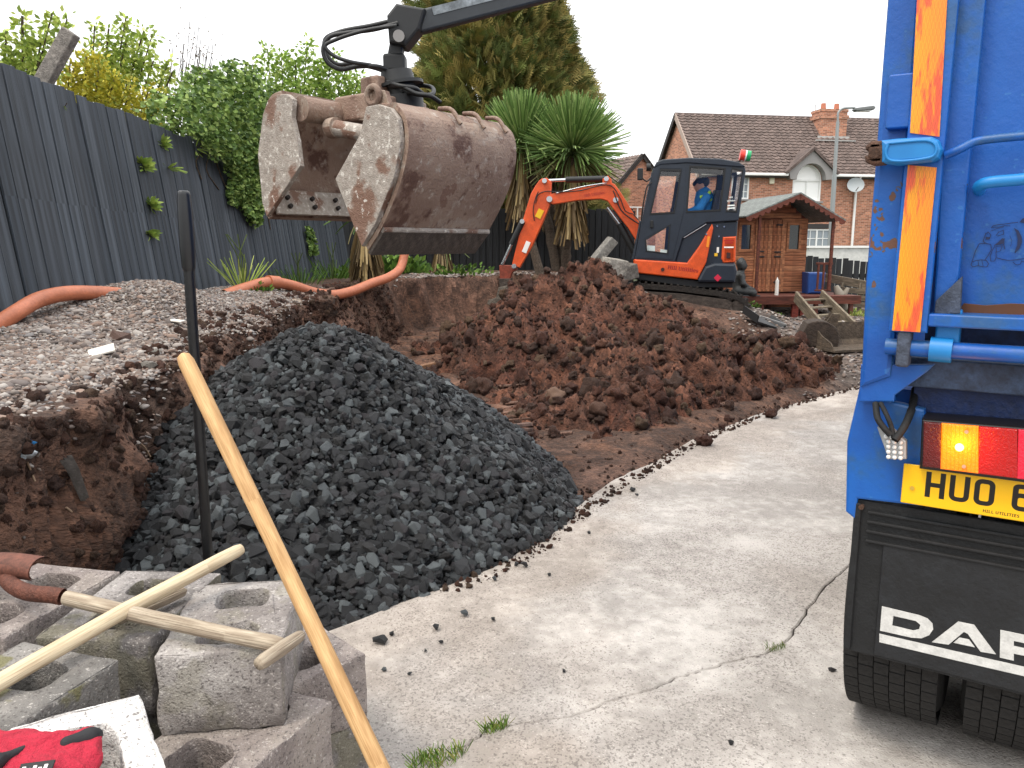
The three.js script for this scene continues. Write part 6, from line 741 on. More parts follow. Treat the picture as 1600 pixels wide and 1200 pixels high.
  const dogPrint = print(dw, dh, (c, W, H) => { const m = ([x, y]) => { const p = tl(1480 + x / 10, 320 + y / 10, df); return [(p[0] - dA[0]) / dw * W, (1 - (p[1] - dA[1]) / dh) * H]; }; c.clearRect(0, 0, W, H); c.strokeStyle = c.fillStyle = '#0b1f4a'; c.lineJoin = c.lineCap = 'round';
    const line = (l, w = 7, fill) => { c.lineWidth = w; c.beginPath(); l.map(m).forEach((p, i) => i ? c.lineTo(...p) : c.moveTo(...p)); if (fill) { c.closePath(); c.fill(); } else c.stroke(); };
    line([[500, 610], [440, 720], [400, 850], [370, 940], [400, 970], [480, 950], [560, 970], [620, 970], [645, 920], [610, 870], [540, 860], [450, 870], [400, 890]]); line([[480, 870], [490, 950]], 5); line([[540, 870], [560, 960]], 5); line([[500, 610], [600, 600], [680, 620], [690, 700], [640, 790], [590, 860]]); line([[600, 600], [560, 570], [580, 510], [600, 450], [640, 425], [680, 470], [660, 530], [600, 540]]); line([[600, 500], [670, 505], [650, 545], [605, 540]], 3, 1); line([[690, 360], [720, 325], [800, 310], [900, 300], [1000, 285], [1100, 275]]); line([[700, 350], [800, 350], [900, 325], [980, 330]], 6); line([[680, 410], [780, 370], [880, 345]], 5); line([[760, 480], [800, 430], [880, 395], [880, 460], [780, 490]], 6); line([[720, 640], [800, 580], [860, 520], [890, 530], [870, 610], [780, 630]], 3, 1); line([[740, 650], [700, 720], [670, 800], [680, 880], [740, 880], [765, 820], [760, 740]], 6); line([[760, 650], [860, 640], [830, 720], [770, 740], [760, 650]], 5); line([[890, 530], [880, 620], [900, 690]], 8); line([[980, 490], [1010, 560], [990, 650]], 4); line([[1040, 360], [1110, 400], [1160, 490], [1170, 580], [1130, 680], [1060, 760], [1050, 740], [1090, 640], [1100, 540], [1080, 440]], 3, 1); line([[780, 830], [850, 850], [950, 870], [1080, 860], [1200, 840], [1350, 850]], 7); line([[1030, 900], [1080, 940], [1140, 930], [1160, 880], [1220, 900]], 6); line([[1130, 270], [1170, 220], [1210, 200], [1250, 240], [1200, 290]], 3, 1); }, 640);
  { const [g, m] = sheet(dw, dh, dogPrint, { alpha: true }); const k = mesh('dog_drawing', g, m, tg); k.position.set((dA[0] + dB[0]) / 2, (dA[1] + dB[1]) / 2, -df); }
}
// ---------------------------------------------------------------- grab bucket hanging from the crane
{
  const O = V(-0.84, 2.5, -5.3), TH = -0.6435, U = V(0.8, 0, 0.6), A = V(0.6, 0, -0.8);
  const gl = (px, py, z) => { const p = onPlane(px, py, O.clone().addScaledVector(A, -z), A).sub(O); return [p.dot(U), p.y]; };
  const gb = thing('grab_bucket', 'open rusty steel clamshell grab hanging over the black stone', 'grab bucket', O, TH), HW = 0.54, HR = 0.44;
  const steelTex = (() => { const n = 512, a = fbmTile(n, 3, 6, 601, 0.6), b = fbmTile(n, 6, 6, 602, 0.65), c = fbmTile(n, 24, 4, 603, 0.7); return tex(n, (i, j, q) => { let k = mixc(hexc(0x7d6456), hexc(0x988271), con(a[q], 2.5)); k = mixc(k, hexc(0x5b3f33), sstep(0.56, 0.7, b[q])); k = mixc(k, hexc(0xa2968a), sstep(0.52, 0.64, a[q] * 0.5 + c[q] * 0.5) * 0.5); if (c[q] > 0.74) k = mixc(k, hexc(0xb5ada2), 0.4); if (b[q] < 0.3) k = mixc(k, hexc(0x6a4a3d), 0.6); return k; }); })();
  const worn = (() => { const n = 512, a = fbmTile(n, 4, 6, 611, 0.6), c = fbmTile(n, 30, 4, 613, 0.7); return tex(n, (i, j, q) => { let k = mixc(hexc(0x948a80), hexc(0xaea59b), con(c[q], 2)); k = mixc(k, hexc(0x7a5c4c), sstep(0.54, 0.68, a[q])); if (c[q] > 0.7) k = hexc(0xcfc9c0); return k; }); })();
  const steelM = std(0xffffff, 0.62, { map: rep(steelTex, 0.9), bumpMap: rep(bumpMix, 3), bumpScale: 0.005, metalness: 0.1 }), wornM = std(0xffffff, 0.7, { map: rep(worn, 1.3), bumpMap: rep(bumpMix, 5), bumpScale: 0.007 }), edgeM = grained(0x6f655d, 0.6, 5, 0.004, { metalness: 0.3 });
  const nearP = [[578, 168], [597, 164], [616, 170], [628, 186], [632, 222], [622, 276], [592, 350], [571, 385], [530, 280], [569, 210]].map(p => gl(...p, HW)), farP = [[425, 157], [440, 149], [454, 148], [464, 156], [462, 184], [470, 220], [475, 260], [423, 339], [416, 318], [409, 242], [417, 180]].map(p => gl(...p, HW));
  const wallOf = (pts, th, z0, z1) => { const out = [], n = pts.length; for (let i = 0; i < n; i++) { const a = pts[Math.max(0, i - 1)], b = pts[Math.min(n - 1, i + 1)], l = Math.hypot(b[0] - a[0], b[1] - a[1]); out.push([pts[i][0] + (b[1] - a[1]) / l * th, pts[i][1] - (b[0] - a[0]) / l * th]); } return extr([...pts, ...out.reverse()], z1 - z0 - 0.008, 0.004).translate(0, 0, z0 + 0.004); };
  const half = (poly, back, s, nm) => { const g = mesh(nm, wallOf(back, s * 0.03, -HR + 0.001, HW - 0.001), steelM, gb); for (const z of [HW - 0.005, -HR - 0.03]) mesh('end_plate', extr(poly, 0.027, 0.004).translate(0, 0, z + 0.004), wornM, g); return g; };
  const nearBack = [nearP[2], nearP[3], nearP[4], nearP[5], nearP[6], nearP[7]], farBack = [farP[1], farP[0], farP[10], farP[9], farP[8], farP[7]];
  const sm = (l) => new THREE.CatmullRomCurve3(l.map(p => V(p[0], p[1], 0))).getPoints(24).map(p => [p.x, p.y]);
  const ns = half(nearP, sm(nearBack), -1, 'shell'), fs = half(farP, sm(farBack), 1, 'shell');
  // cutting lips: bolted bars along the bottom
  const lip = (sh, tip, prev, s) => { const a = V(...tip, 0), d = V(prev[0] - tip[0], prev[1] - tip[1], 0).normalize(), nrm = V(d.y, -d.x, 0).multiplyScalar(s), e = a.clone().addScaledVector(d, 0.16), th = 0.022; const q = [a.clone().addScaledVector(d, -0.02).addScaledVector(nrm, 0.027), e.clone().addScaledVector(nrm, 0.027), e.clone().addScaledVector(nrm, 0.03 + th), a.clone().addScaledVector(d, -0.02).addScaledVector(nrm, 0.03 + th)].map(v => [v.x, v.y]); mesh('cutting_edge', extr(q, HR + HW - 0.03, 0.004).translate(0, 0, -HR + 0.015), edgeM, sh); const q2 = e.clone().addScaledVector(nrm, 0.035); mesh('seam_bar', cyl(V(q2.x, q2.y, -HR + 0.01), V(q2.x, q2.y, HW - 0.01), 0.018, 0.018, 8), wornM, sh); return { d, nrm, a }; };
  lip(ns, nearP[7], nearP[6], 1); 
  { const d = V(farP[8][0] - farP[7][0], farP[8][1] - farP[7][1], 0).normalize(), inn = V(-d.y, d.x, 0); if (inn.x < 0) inn.negate(); const a = V(...farP[7], 0).addScaledVector(inn, 0.035), e = a.clone().addScaledVector(d, 0.17); mesh('cutting_edge', extr([a, e, e.clone().addScaledVector(inn, 0.018), a.clone().addScaledVector(inn, 0.018)].map(v => [v.x, v.y]), HR + HW - 0.05, 0.003).translate(0, 0, -HR + 0.025), std(0xffffff, 0.5, { map: rep(worn, 2), metalness: 0.2 }), fs); for (let k = 0; k < 5; k++) for (const t of [0.05, 0.11]) { const p = a.clone().addScaledVector(d, t).addScaledVector(inn, 0.02); mesh('bolt', cyl(V(p.x, p.y, -HW + 0.15 + k * 0.2), p.clone().addScaledVector(inn, 0.022).setZ(-HW + 0.15 + k * 0.2), 0.016, 0.014, 8), std(0x2a2320, 0.7), fs); } }
  const [tu, tv] = gl(468, 172, HW - 0.05); mesh('torque_tube', cyl(V(tu + 0.05, tv, HW - 0.02), V(tu + 0.05, tv, -HR + 0.02), 0.075, 0.075, 24), steelM, fs); const [nu, nv] = gl(604, 180, HW); mesh('torque_tube', cyl(V(nu + 0.02, nv, HW - 0.03), V(nu + 0.02, nv, -HR + 0.02), 0.07, 0.07, 24), steelM, ns);
  // head: cross frame, closing rams, links
  const hy = 0.0; mesh('head_frame', [box(0.34, 0.16, 0.5, 0, hy, 0, 0.02), box(0.16, 0.22, 0.22, 0, hy + 0.1, 0, 0.02)], steelM, gb);
  for (const z of [-0.22, 0.22]) { mesh('link_arm', barBetween(V(0.05, hy - 0.02, z), V(nu, nv + 0.02, z), 0.05, 0.12, 0.01), steelM, gb); mesh('link_arm', barBetween(V(-0.05, hy - 0.02, z), V(tu + 0.06, tv, z), 0.05, 0.12, 0.01), steelM, gb); }
  const ra = gl(522, 200, 0.36), rb = gl(575, 212, 0.36); mesh('ram', cyl(V(ra[0], ra[1], 0.36), V(rb[0] + 0.05, rb[1], 0.36), 0.05, 0.05, 18), wornM, gb); mesh('ram_end', [cyl(V(ra[0] - 0.03, ra[1], 0.36), V(ra[0] + 0.03, ra[1], 0.36), 0.062, 0.062, 18), new THREE.TorusGeometry(0.045, 0.016, 8, 20).rotateY(Math.PI / 2).translate(ra[0] - 0.035, ra[1], 0.36)], steelM, gb); mesh('lifting_eye', new THREE.TorusGeometry(0.05, 0.02, 10, 20).translate(gl(583, 149, 0.25)[0], gl(583, 149, 0.25)[1], 0.25), steelM, gb); mesh('eye_plate', extr([[573, 172], [576, 150], [584, 138], [604, 142], [612, 168]].map(p => gl(...p, 0.22)), 0.03, 0.004).translate(0, 0, 0.2), steelM, gb);
  for (let k = 0; k < 3; k++) mesh('top_rib', tube([V(nu + 0.03, nv + 0.08, 0.15 - k * 0.22), V(nu + 0.1, nv + 0.075, 0.12 - k * 0.22), V(nu + 0.16, nv - 0.01, 0.1 - k * 0.22)], 0.013, 8, 6), steelM, ns);
  // rotator and hanger
  const rt = thing('crane_arm', 'black hydraulic crane arm of lorry holding the grab bucket', 'crane'); const q = (px, py, D = 5.3) => at(px, py, D), blk = std(0x17191b, 0.5, { map: rep(midGrey, 2) });
  mesh('rotator', [cyl(q(631, 180), q(628, 152), 0.135, 0.135, 24), cyl(q(628, 152), q(625, 136), 0.1, 0.1, 20), cyl(q(623, 136), q(619, 112), 0.115, 0.1, 20)], blk, rt); mesh('rotator_flange', cyl(q(626, 136), q(625, 131), 0.15, 0.15, 24), blk, rt);
  mesh('swivel_link', [barBetween(q(618, 114), q(617, 86), 0.13, 0.14, 0.02), barBetween(q(617, 92), q(622, 66), 0.1, 0.09, 0.02), cyl(q(612, 82), q(628, 84), 0.05, 0.05, 14)], blk, rt); mesh('knuckle', extr([[-0.07, -0.1], [0.03, -0.12], [0.12, -0.02], [0.16, 0.1], [-0.02, 0.13], [-0.08, 0.06]], 0.16, 0.015).translate(0, 0, -0.08), blk, rt).position.copy(q(628, 46)); mesh('pin', cyl(q(623, 56, 5.2), q(623, 56, 5.05), 0.035, 0.035, 14), std(0xa7a9aa, 0.3, { metalness: 0.8 }), rt);
  const a0 = q(632, 42), kn = a0.clone().add(V(6.0, 1.86, -1.5)); mesh('outer_boom', barBetween(a0.clone().lerp(kn, 0.012), kn, 0.1, 0.135, 0.02), std(0x2d3236, 0.45, { map: rep(midGrey, 1) }), rt); const colB = T0.clone().addScaledVector(TF, 6.75).addScaledVector(TR, 1.2); colB.y = 1.1; const colT = colB.clone().setY(3.4); mesh('column', cyl(colB, colT, 0.2, 0.17, 16), blk, rt); mesh('inner_boom', barBetween(colT, kn, 0.18, 0.24, 0.02), blk, rt); mesh('wear_strip', barBetween(a0.clone().lerp(kn, 0.03).add(V(0, 0.035, 0.053)), a0.clone().lerp(kn, 0.9).add(V(0, 0.035, 0.053)), 0.008, 0.05), std(0x8d9498, 0.35, { metalness: 0.4, map: rep(softGrey, 2) }), rt);
  const hz = (l, r = 0.014) => mesh('hose', tube(l.map(p => q(...p)), r, 50, 8), blk, rt); hz([[622, 36, 5.2], [585, 46, 5.2], [540, 52, 5.2], [515, 58, 5.2], [505, 75, 5.2], [510, 95, 5.2], [530, 108, 5.2], [560, 104, 5.2], [590, 104, 5.2], [612, 112, 5.25]]); hz([[622, 30, 5.25], [580, 40, 5.25], [530, 50, 5.25], [508, 62, 5.3], [509, 82, 5.3], [525, 100, 5.3], [550, 100, 5.3], [585, 106, 5.3], [612, 116, 5.3]]); hz([[620, 40, 5.15], [570, 48, 5.15], [525, 62, 5.15], [508, 72, 5.15], [520, 86, 5.15], [545, 96, 5.15], [580, 102, 5.2]], 0.012); hz([[608, 134, 5.2], [630, 136, 5.12], [650, 146, 5.1], [672, 150, 5.1], [688, 160, 5.15]]); hz([[630, 142, 5.2], [655, 148, 5.15], [674, 148, 5.2], [676, 138, 5.3], [662, 134, 5.35], [640, 136, 5.35]]); hz([[606, 128, 5.2], [625, 134, 5.12], [648, 138, 5.12], [660, 146, 5.2]]); mesh('yellow_tag', box(0.05, 0.12, 0.01, 0, 0, 0).translate(...q(598, 160, 5.05).toArray()), std(0xd9a31c, 0.5), rt);
}
// ---------------------------------------------------------------- stack of hollow concrete blocks
const blockTex = (dark, lite, moss, seed) => { const n = 512, a = fbmTile(n, 4, 6, seed, 0.6), c = fbmTile(n, 90, 2, seed + 3, 0.8), m = fbmTile(n, 5, 5, seed + 9, 0.6); return tex(n, (i, j, q) => { let k = mixc(hexc(dark), hexc(lite), con(a[q], 3)); if (c[q] > 0.72) k = mixc(k, hexc(0x4a4543), 0.55); if (c[q] < 0.24) k = mixc(k, hexc(0xd9d3cb), 0.5); k = mixc(k, hexc(0x6e6a45), moss * sstep(0.55, 0.68, m[q])); return k; }); };
const blockMats = [[0x7c7571, 0xa6a09b, 0.15], [0x6f6a67, 0x9c9692, 0.3], [0x65625e, 0x8a8681, 0.8], [0xc4c1bd, 0xe4e2de, 0.0], [0x7f7571, 0xa0968f, 0.05]].map(([d, l, m], i) => std(0xffffff, 0.95, { map: rep(blockTex(d, l, m, 700 + i * 20), 1.6), bumpMap: rep(bumpMix, 6), bumpScale: 0.006 }));
function blockGeo(seed, holes, W = 0.31, L = 0.44, H = 0.213) {
  const ring = (w, l, cx, cy, r) => { const p = [], n = 6; for (const [sx, sy, a0] of [[1, -1, -90], [1, 1, 0], [-1, 1, 90], [-1, -1, 180]]) for (let i = 0; i <= n; i++) { const a = (a0 + 90 * i / n) * Math.PI / 180; p.push([cx + sx * (w / 2 - r) + r * Math.cos(a), cy + sy * (l / 2 - r) + r * Math.sin(a)]); } return p; };
  const dense = (p, st) => { const o = []; p.forEach((a, i) => { const b = p[(i + 1) % p.length], d = Math.hypot(b[0] - a[0], b[1] - a[1]), k = Math.max(1, Math.round(d / st)); for (let t = 0; t < k; t++) o.push([lerp(a[0], b[0], t / k), lerp(a[1], b[1], t / k)]); }); return o; };
  const s = new THREE.Shape(dense(ring(W, L, 0, 0, 0.008), 0.028).map(p => V2(...p))); for (const h of holes) s.holes.push(new THREE.Path(dense(ring(...h), 0.03).map(p => V2(...p))));
  let g = new THREE.ExtrudeGeometry(s, { depth: H - 0.014, steps: 7, bevelEnabled: true, bevelSize: 0.007, bevelThickness: 0.007, bevelSegments: 2, bevelOffset: -0.007 }); g.rotateX(-Math.PI / 2); g.translate(0, 0.007, 0);
  g = mergeVertices(g.deleteAttribute('normal').deleteAttribute('uv'), 1e-4); roughen(g, 0.011, 22, seed, 3); const q = toCreasedNormals(g, 0.6); return boxUV(q);
}
const two = [[0.15, 0.115, 0, 0.105, 0.035], [0.15, 0.115, 0, -0.105, 0.035]], one = [[0.18, 0.29, 0, 0, 0.05]];
const blkG = [blockGeo(1, two), blockGeo(2, two), blockGeo(3, two), blockGeo(4, one)];
{
  const put = (x, D, deg, lvl, gi, mi, label, group) => { const m = single('hollow_block', blkG[gi], blockMats[mi], label, 'block', group); m.position.set(x, lvl * 0.2155 + 0.004, -D); m.rotation.y = deg * Math.PI / 180; return m; };
  put(-0.775, 2.06, 8, 2, 0, 0, 'hollow grey block on top of the stack, under the crossbar shovel handle end', 'hollow blocks'); put(-1.09, 2.135, -4, 2, 1, 1, 'hollow grey block on the stack crossed by two wooden handles', 'hollow blocks'); put(-1.44, 2.17, -13, 2, 2, 4, 'hollow grey block on the stack beside the rusty shovel socket', 'hollow blocks'); put(-1.195, 1.65, -18, 2, 2, 2, 'mossy hollow block on the stack below the pale handle', 'hollow blocks'); put(-0.872, 1.40, 33, 2, 3, 3, 'white hollow block with one large opening holding the red glove', 'hollow blocks');
  put(-0.725, 1.84, -23, 1, 1, 4, 'hollow block in the middle course under the overhanging grey one', 'hollow blocks'); put(-0.71, 2.28, 44, 1, 0, 4, 'hollow block in the middle course turned askew beside black stone', 'hollow blocks'); 
  put(-1.09, 2.15, 3, 1, 2, 1, 'hollow block buried in the middle course of the stack', 'hollow blocks'); put(-1.42, 2.2, -8, 1, 0, 1, 'hollow block buried in the middle course of the stack', 'hollow blocks'); put(-1.22, 1.66, -12, 1, 1, 2, 'hollow block buried in the middle course of the stack', 'hollow blocks'); put(-0.9, 1.36, 30, 1, 2, 4, 'hollow block buried in the middle course of the stack', 'hollow blocks');
  for (const [x, D, a] of [[-0.72, 1.85, -20], [-0.7, 2.29, 40], [-1.09, 2.16, 0], [-1.42, 2.2, -6], [-1.2, 1.66, -8], [-0.88, 1.36, 24]]) put(x, D, a, 0, Math.abs(Math.round(x * 10)) % 3, 1, 'hollow block in the bottom course of the stack', 'hollow blocks');
}
// ---------------------------------------------------------------- wooden handles, bar, shovel
const ashTex = (c0, c1, seed) => tex(128, (i, j) => { const n = fbm(i * 0.09, j * 0.018, seed, 4), f = fbm(i * 0.5, j * 0.03, seed + 4, 3); return mixc(hexc(c0), hexc(c1), clamp(0.5 + 0.8 * n + 0.5 * f)); }, true, 512);
const pale = std(0xffffff, 0.7, { map: rep(ashTex(0xa37c4f, 0xd0aa78, 3), 8, 1.5), bumpMap: rep(boardBump, 6, 0.8), bumpScale: 0.0012 }), paler = std(0xffffff, 0.75, { map: rep(ashTex(0xb5a082, 0xd6c6a6, 5), 8, 1.5), bumpMap: rep(boardBump, 6, 0.8), bumpScale: 0.0012 }), grey = std(0xffffff, 0.9, { map: rep(ashTex(0x877866, 0xb3a692, 7), 8, 2), bumpMap: rep(boardBump, 6, 0.8), bumpScale: 0.003 }), rustM = grained(0x7a4a3a, 0.75, 5, 0.004, { metalness: 0.25 });
function rod(a, b, prof, bow = 0, seg = 18) { // lathe along a-b with radii at fractions
  const L = a.distanceTo(b), pts = []; prof.forEach(([t, r]) => pts.push(V2(r, t * L))); const g = new THREE.LatheGeometry(pts, seg); const p = g.attributes.position; for (let i = 0; i < p.count; i++) { const t = p.getY(i) / L; p.setX(i, p.getX(i) + bow * Math.sin(Math.PI * t)); } const uv = g.attributes.uv; for (let i = 0; i < uv.count; i++) uv.setXY(i, uv.getX(i) * 0.13, p.getY(i)); g.computeVertexNormals(); g.applyQuaternion(toward(V(0, 1, 0), b.clone().sub(a))); g.translate(a.x, a.y, a.z); return g;
}
{
  const topY = 0.65;
  // long pale pole leaning on the stack: foot on the drive
  const t = at(285, 553, 1.98), m = at(590, 1200, 1.573), foot = m.clone().add(m.clone().sub(t).multiplyScalar(m.y / (t.y - m.y))); foot.y = 0.0;
  single('wooden_pole', rod(foot, t, [[0, 0], [0.0005, 0.019], [0.3, 0.021], [0.7, 0.0195], [0.93, 0.021], [0.985, 0.0205], [0.996, 0.016], [1, 0.006], [1, 0]], 0.006), pale, 'long pale wooden handle leaning upright against the block stack', 'wooden handle');
  // black bar stuck in the ground behind the stack
  const bt = at(287, 298, 2.48), bm = at(325, 868, 2.5), bf = bm.clone().add(bm.clone().sub(bt).multiplyScalar((bm.y + 0.02) / (bt.y - bm.y))); const bar = thing('digging_bar', 'upright black steel bar with thick grip standing behind block stack', 'bar', bf); const bd = bt.clone().sub(bf), gp = bd.clone().multiplyScalar(0.868); mesh('shaft', rod(V(0, 0, 0), bd.clone().multiplyScalar(0.9), [[0, 0], [0, 0.013], [0.2, 0.016], [1, 0.0165], [1, 0]]), std(0x111316, 0.35, { map: rep(softGrey, 3), bumpMap: rep(bumpMix, 4), bumpScale: 0.001 }), bar); mesh('grip', rod(gp, bd, [[0, 0.017], [0.05, 0.0205], [0.3, 0.0235], [0.7, 0.0225], [0.95, 0.0195], [0.99, 0.017], [1, 0.012], [1, 0]]), std(0x15171a, 0.3), bar);
  // pale handle lying over the blocks
  const h1 = onY(380, 856, topY + 0.1), h0 = onY(-60, 1100, topY + 0.022); single('pale_handle', rod(h0, h1, [[0, 0], [0, 0.0205], [0.5, 0.0205], [0.9, 0.02], [0.97, 0.019], [0.99, 0.016], [1, 0]], -0.008), paler, 'pale bare wooden handle lying slantwise over the blocks, end in the air', 'wooden handle');
  // shovel: rusty blade and socket, grey shaft, crossbar grip
  const s0 = onY(104, 934, topY + 0.075), s1 = onY(440, 1008, topY + 0.028); const sh = thing('old_shovel', 'old shovel with rusty socket, grey wooden shaft and crossbar grip', 'shovel'); mesh('shaft', rod(s0, s1, [[0, 0], [0, 0.02], [0.4, 0.0205], [0.8, 0.0195], [0.96, 0.021], [1, 0.018], [1, 0]], 0.006), grey, sh); const ca = onY(404, 1038, topY + 0.03), cb = onY(474, 990, topY + 0.03); mesh('crossbar', rod(ca, cb, [[0, 0], [0, 0.015], [0.1, 0.018], [0.55, 0.0185], [0.9, 0.015], [0.97, 0.011], [1, 0]]), grey, sh);
  const sk = tube([s0.clone().lerp(s1, -0.02), onY(84, 930, topY + 0.08), onY(50, 927, topY + 0.075), onY(25, 918, topY + 0.07), onY(2, 898, topY + 0.07), onY(-25, 888, topY + 0.06)], 0.0225, 40, 14); mesh('socket', sk, rustM, sh);
  { const c = [[-30, 884], [0, 882], [30, 884], [64, 889]].map(p => onY(...p, topY + 0.1)); const g = new THREE.BufferGeometry(), pos = [], idx = [], n = 16, k = 10; const cur = new THREE.CatmullRomCurve3(c); for (let i = 0; i <= n; i++) { const p = cur.getPoint(i / n); for (let j = 0; j <= k; j++) { const a = -0.9 + 3.6 * j / k; pos.push(p.x - 0.01 * Math.cos(a), p.y + 0.03 * Math.sin(a), p.z + 0.038 * Math.cos(a)); if (i < n && j < k) { const q = i * (k + 1) + j; idx.push(q, q + 1, q + k + 1, q + 1, q + k + 2, q + k + 1); } } } g.setAttribute('position', new THREE.Float32BufferAttribute(pos, 3)); g.setIndex(idx); g.computeVertexNormals(); const back = g.clone(); const bp = back.attributes.position, bn = back.attributes.normal; for (let i = 0; i < bp.count; i++) bp.setXYZ(i, bp.getX(i) - bn.getX(i) * 0.004, bp.getY(i) - bn.getY(i) * 0.004, bp.getZ(i) - bn.getZ(i) * 0.004); mesh('blade', boxUV(merge([boxUV(g), boxUV(back)])), std(0x7a4a3a, 0.75, { map: rep(softGrey, 5), side: THREE.DoubleSide }), sh); }
  single('handle_stub', rod(onY(185, 968, topY + 0.024), onY(293, 921, topY + 0.024), [[0, 0], [0, 0.014], [0.2, 0.017], [0.7, 0.017], [0.93, 0.014], [1, 0]]), grey, 'short grey wooden stub lying under the pale handle', 'wooden stub');
}
// red work glove
{
  const o = onY(96, 1172, 0.66), g = thing('work_glove', 'crumpled red and black work glove on the white block', 'glove', V(o.x, 0.66, o.z)), q = (px, py, h) => { const p = onY(px - 45, py + 12, 0.66 + h).sub(g.position); return [p.x, p.y, p.z]; }, b = (a, ra, c, rc) => [...a, ra, ...c, rc];
  const body = blob([b(q(-60, 1205, .02), .035, q(40, 1180, .03), .04), b(q(40, 1180, .03), .042, q(110, 1165, .03), .036), b(q(0, 1160, .02), .03, q(90, 1150, .03), .028), b(q(60, 1215, .02), .04, q(140, 1205, .02), .035), b(q(105, 1165, .03), .022, q(182, 1140, .04), .015), b(q(110, 1178, .03), .022, q(190, 1158, .03), .014), b(q(120, 1190, .02), .022, q(188, 1176, .02), .014), b(q(125, 1205, .02), .022, q(176, 1200, .01), .014), b(q(-20, 1150, .03), .022, q(30, 1138, .035), .015)], 0.012, 72); roughen(body, 0.012, 26, 5); mesh('body', body, std(0xc2213c, 0.85, { map: rep(midGrey, 10), bumpMap: rep(bumpMix, 14), bumpScale: 0.003 }), g);
  const blk = std(0x1d1d20, 0.8); mesh('finger_patch', blob([b(q(150, 1150, .05), .014, q(186, 1139, .045), .0145), b(q(186, 1139, .045), .014, q(196, 1136, .04), .011)], 0.006, 28), blk, g); mesh('palm_patch', blob([b(q(-30, 1190, .055), .013, q(40, 1178, .07), .012), b(q(40, 1178, .068), .01, q(90, 1155, .06), .007)], 0.006, 28), blk, g); mesh('cuff_band', blob([b(q(10, 1145, .05), .01, q(60, 1150, .058), .009)], 0.004, 24), std(0xbb9f86, 0.8), g);
  const lb = mesh('label_patch', box(0.06, 0.004, 0.035, 0, 0, 0, 0.0015), std(0x191919, 0.7), g); lb.position.set(...q(100, 1192, .062)); lb.rotation.y = 0.15; lb.rotation.x = 0.35; for (let k = 0; k < 5; k++) mesh('label_mark', box(0.006, 0.002, 0.016 - (k % 2) * 0.005, -0.02 + k * 0.0095, 0.003, 0.002 * (k % 2)), std(0xd8d4cc, 0.7), lb);
}
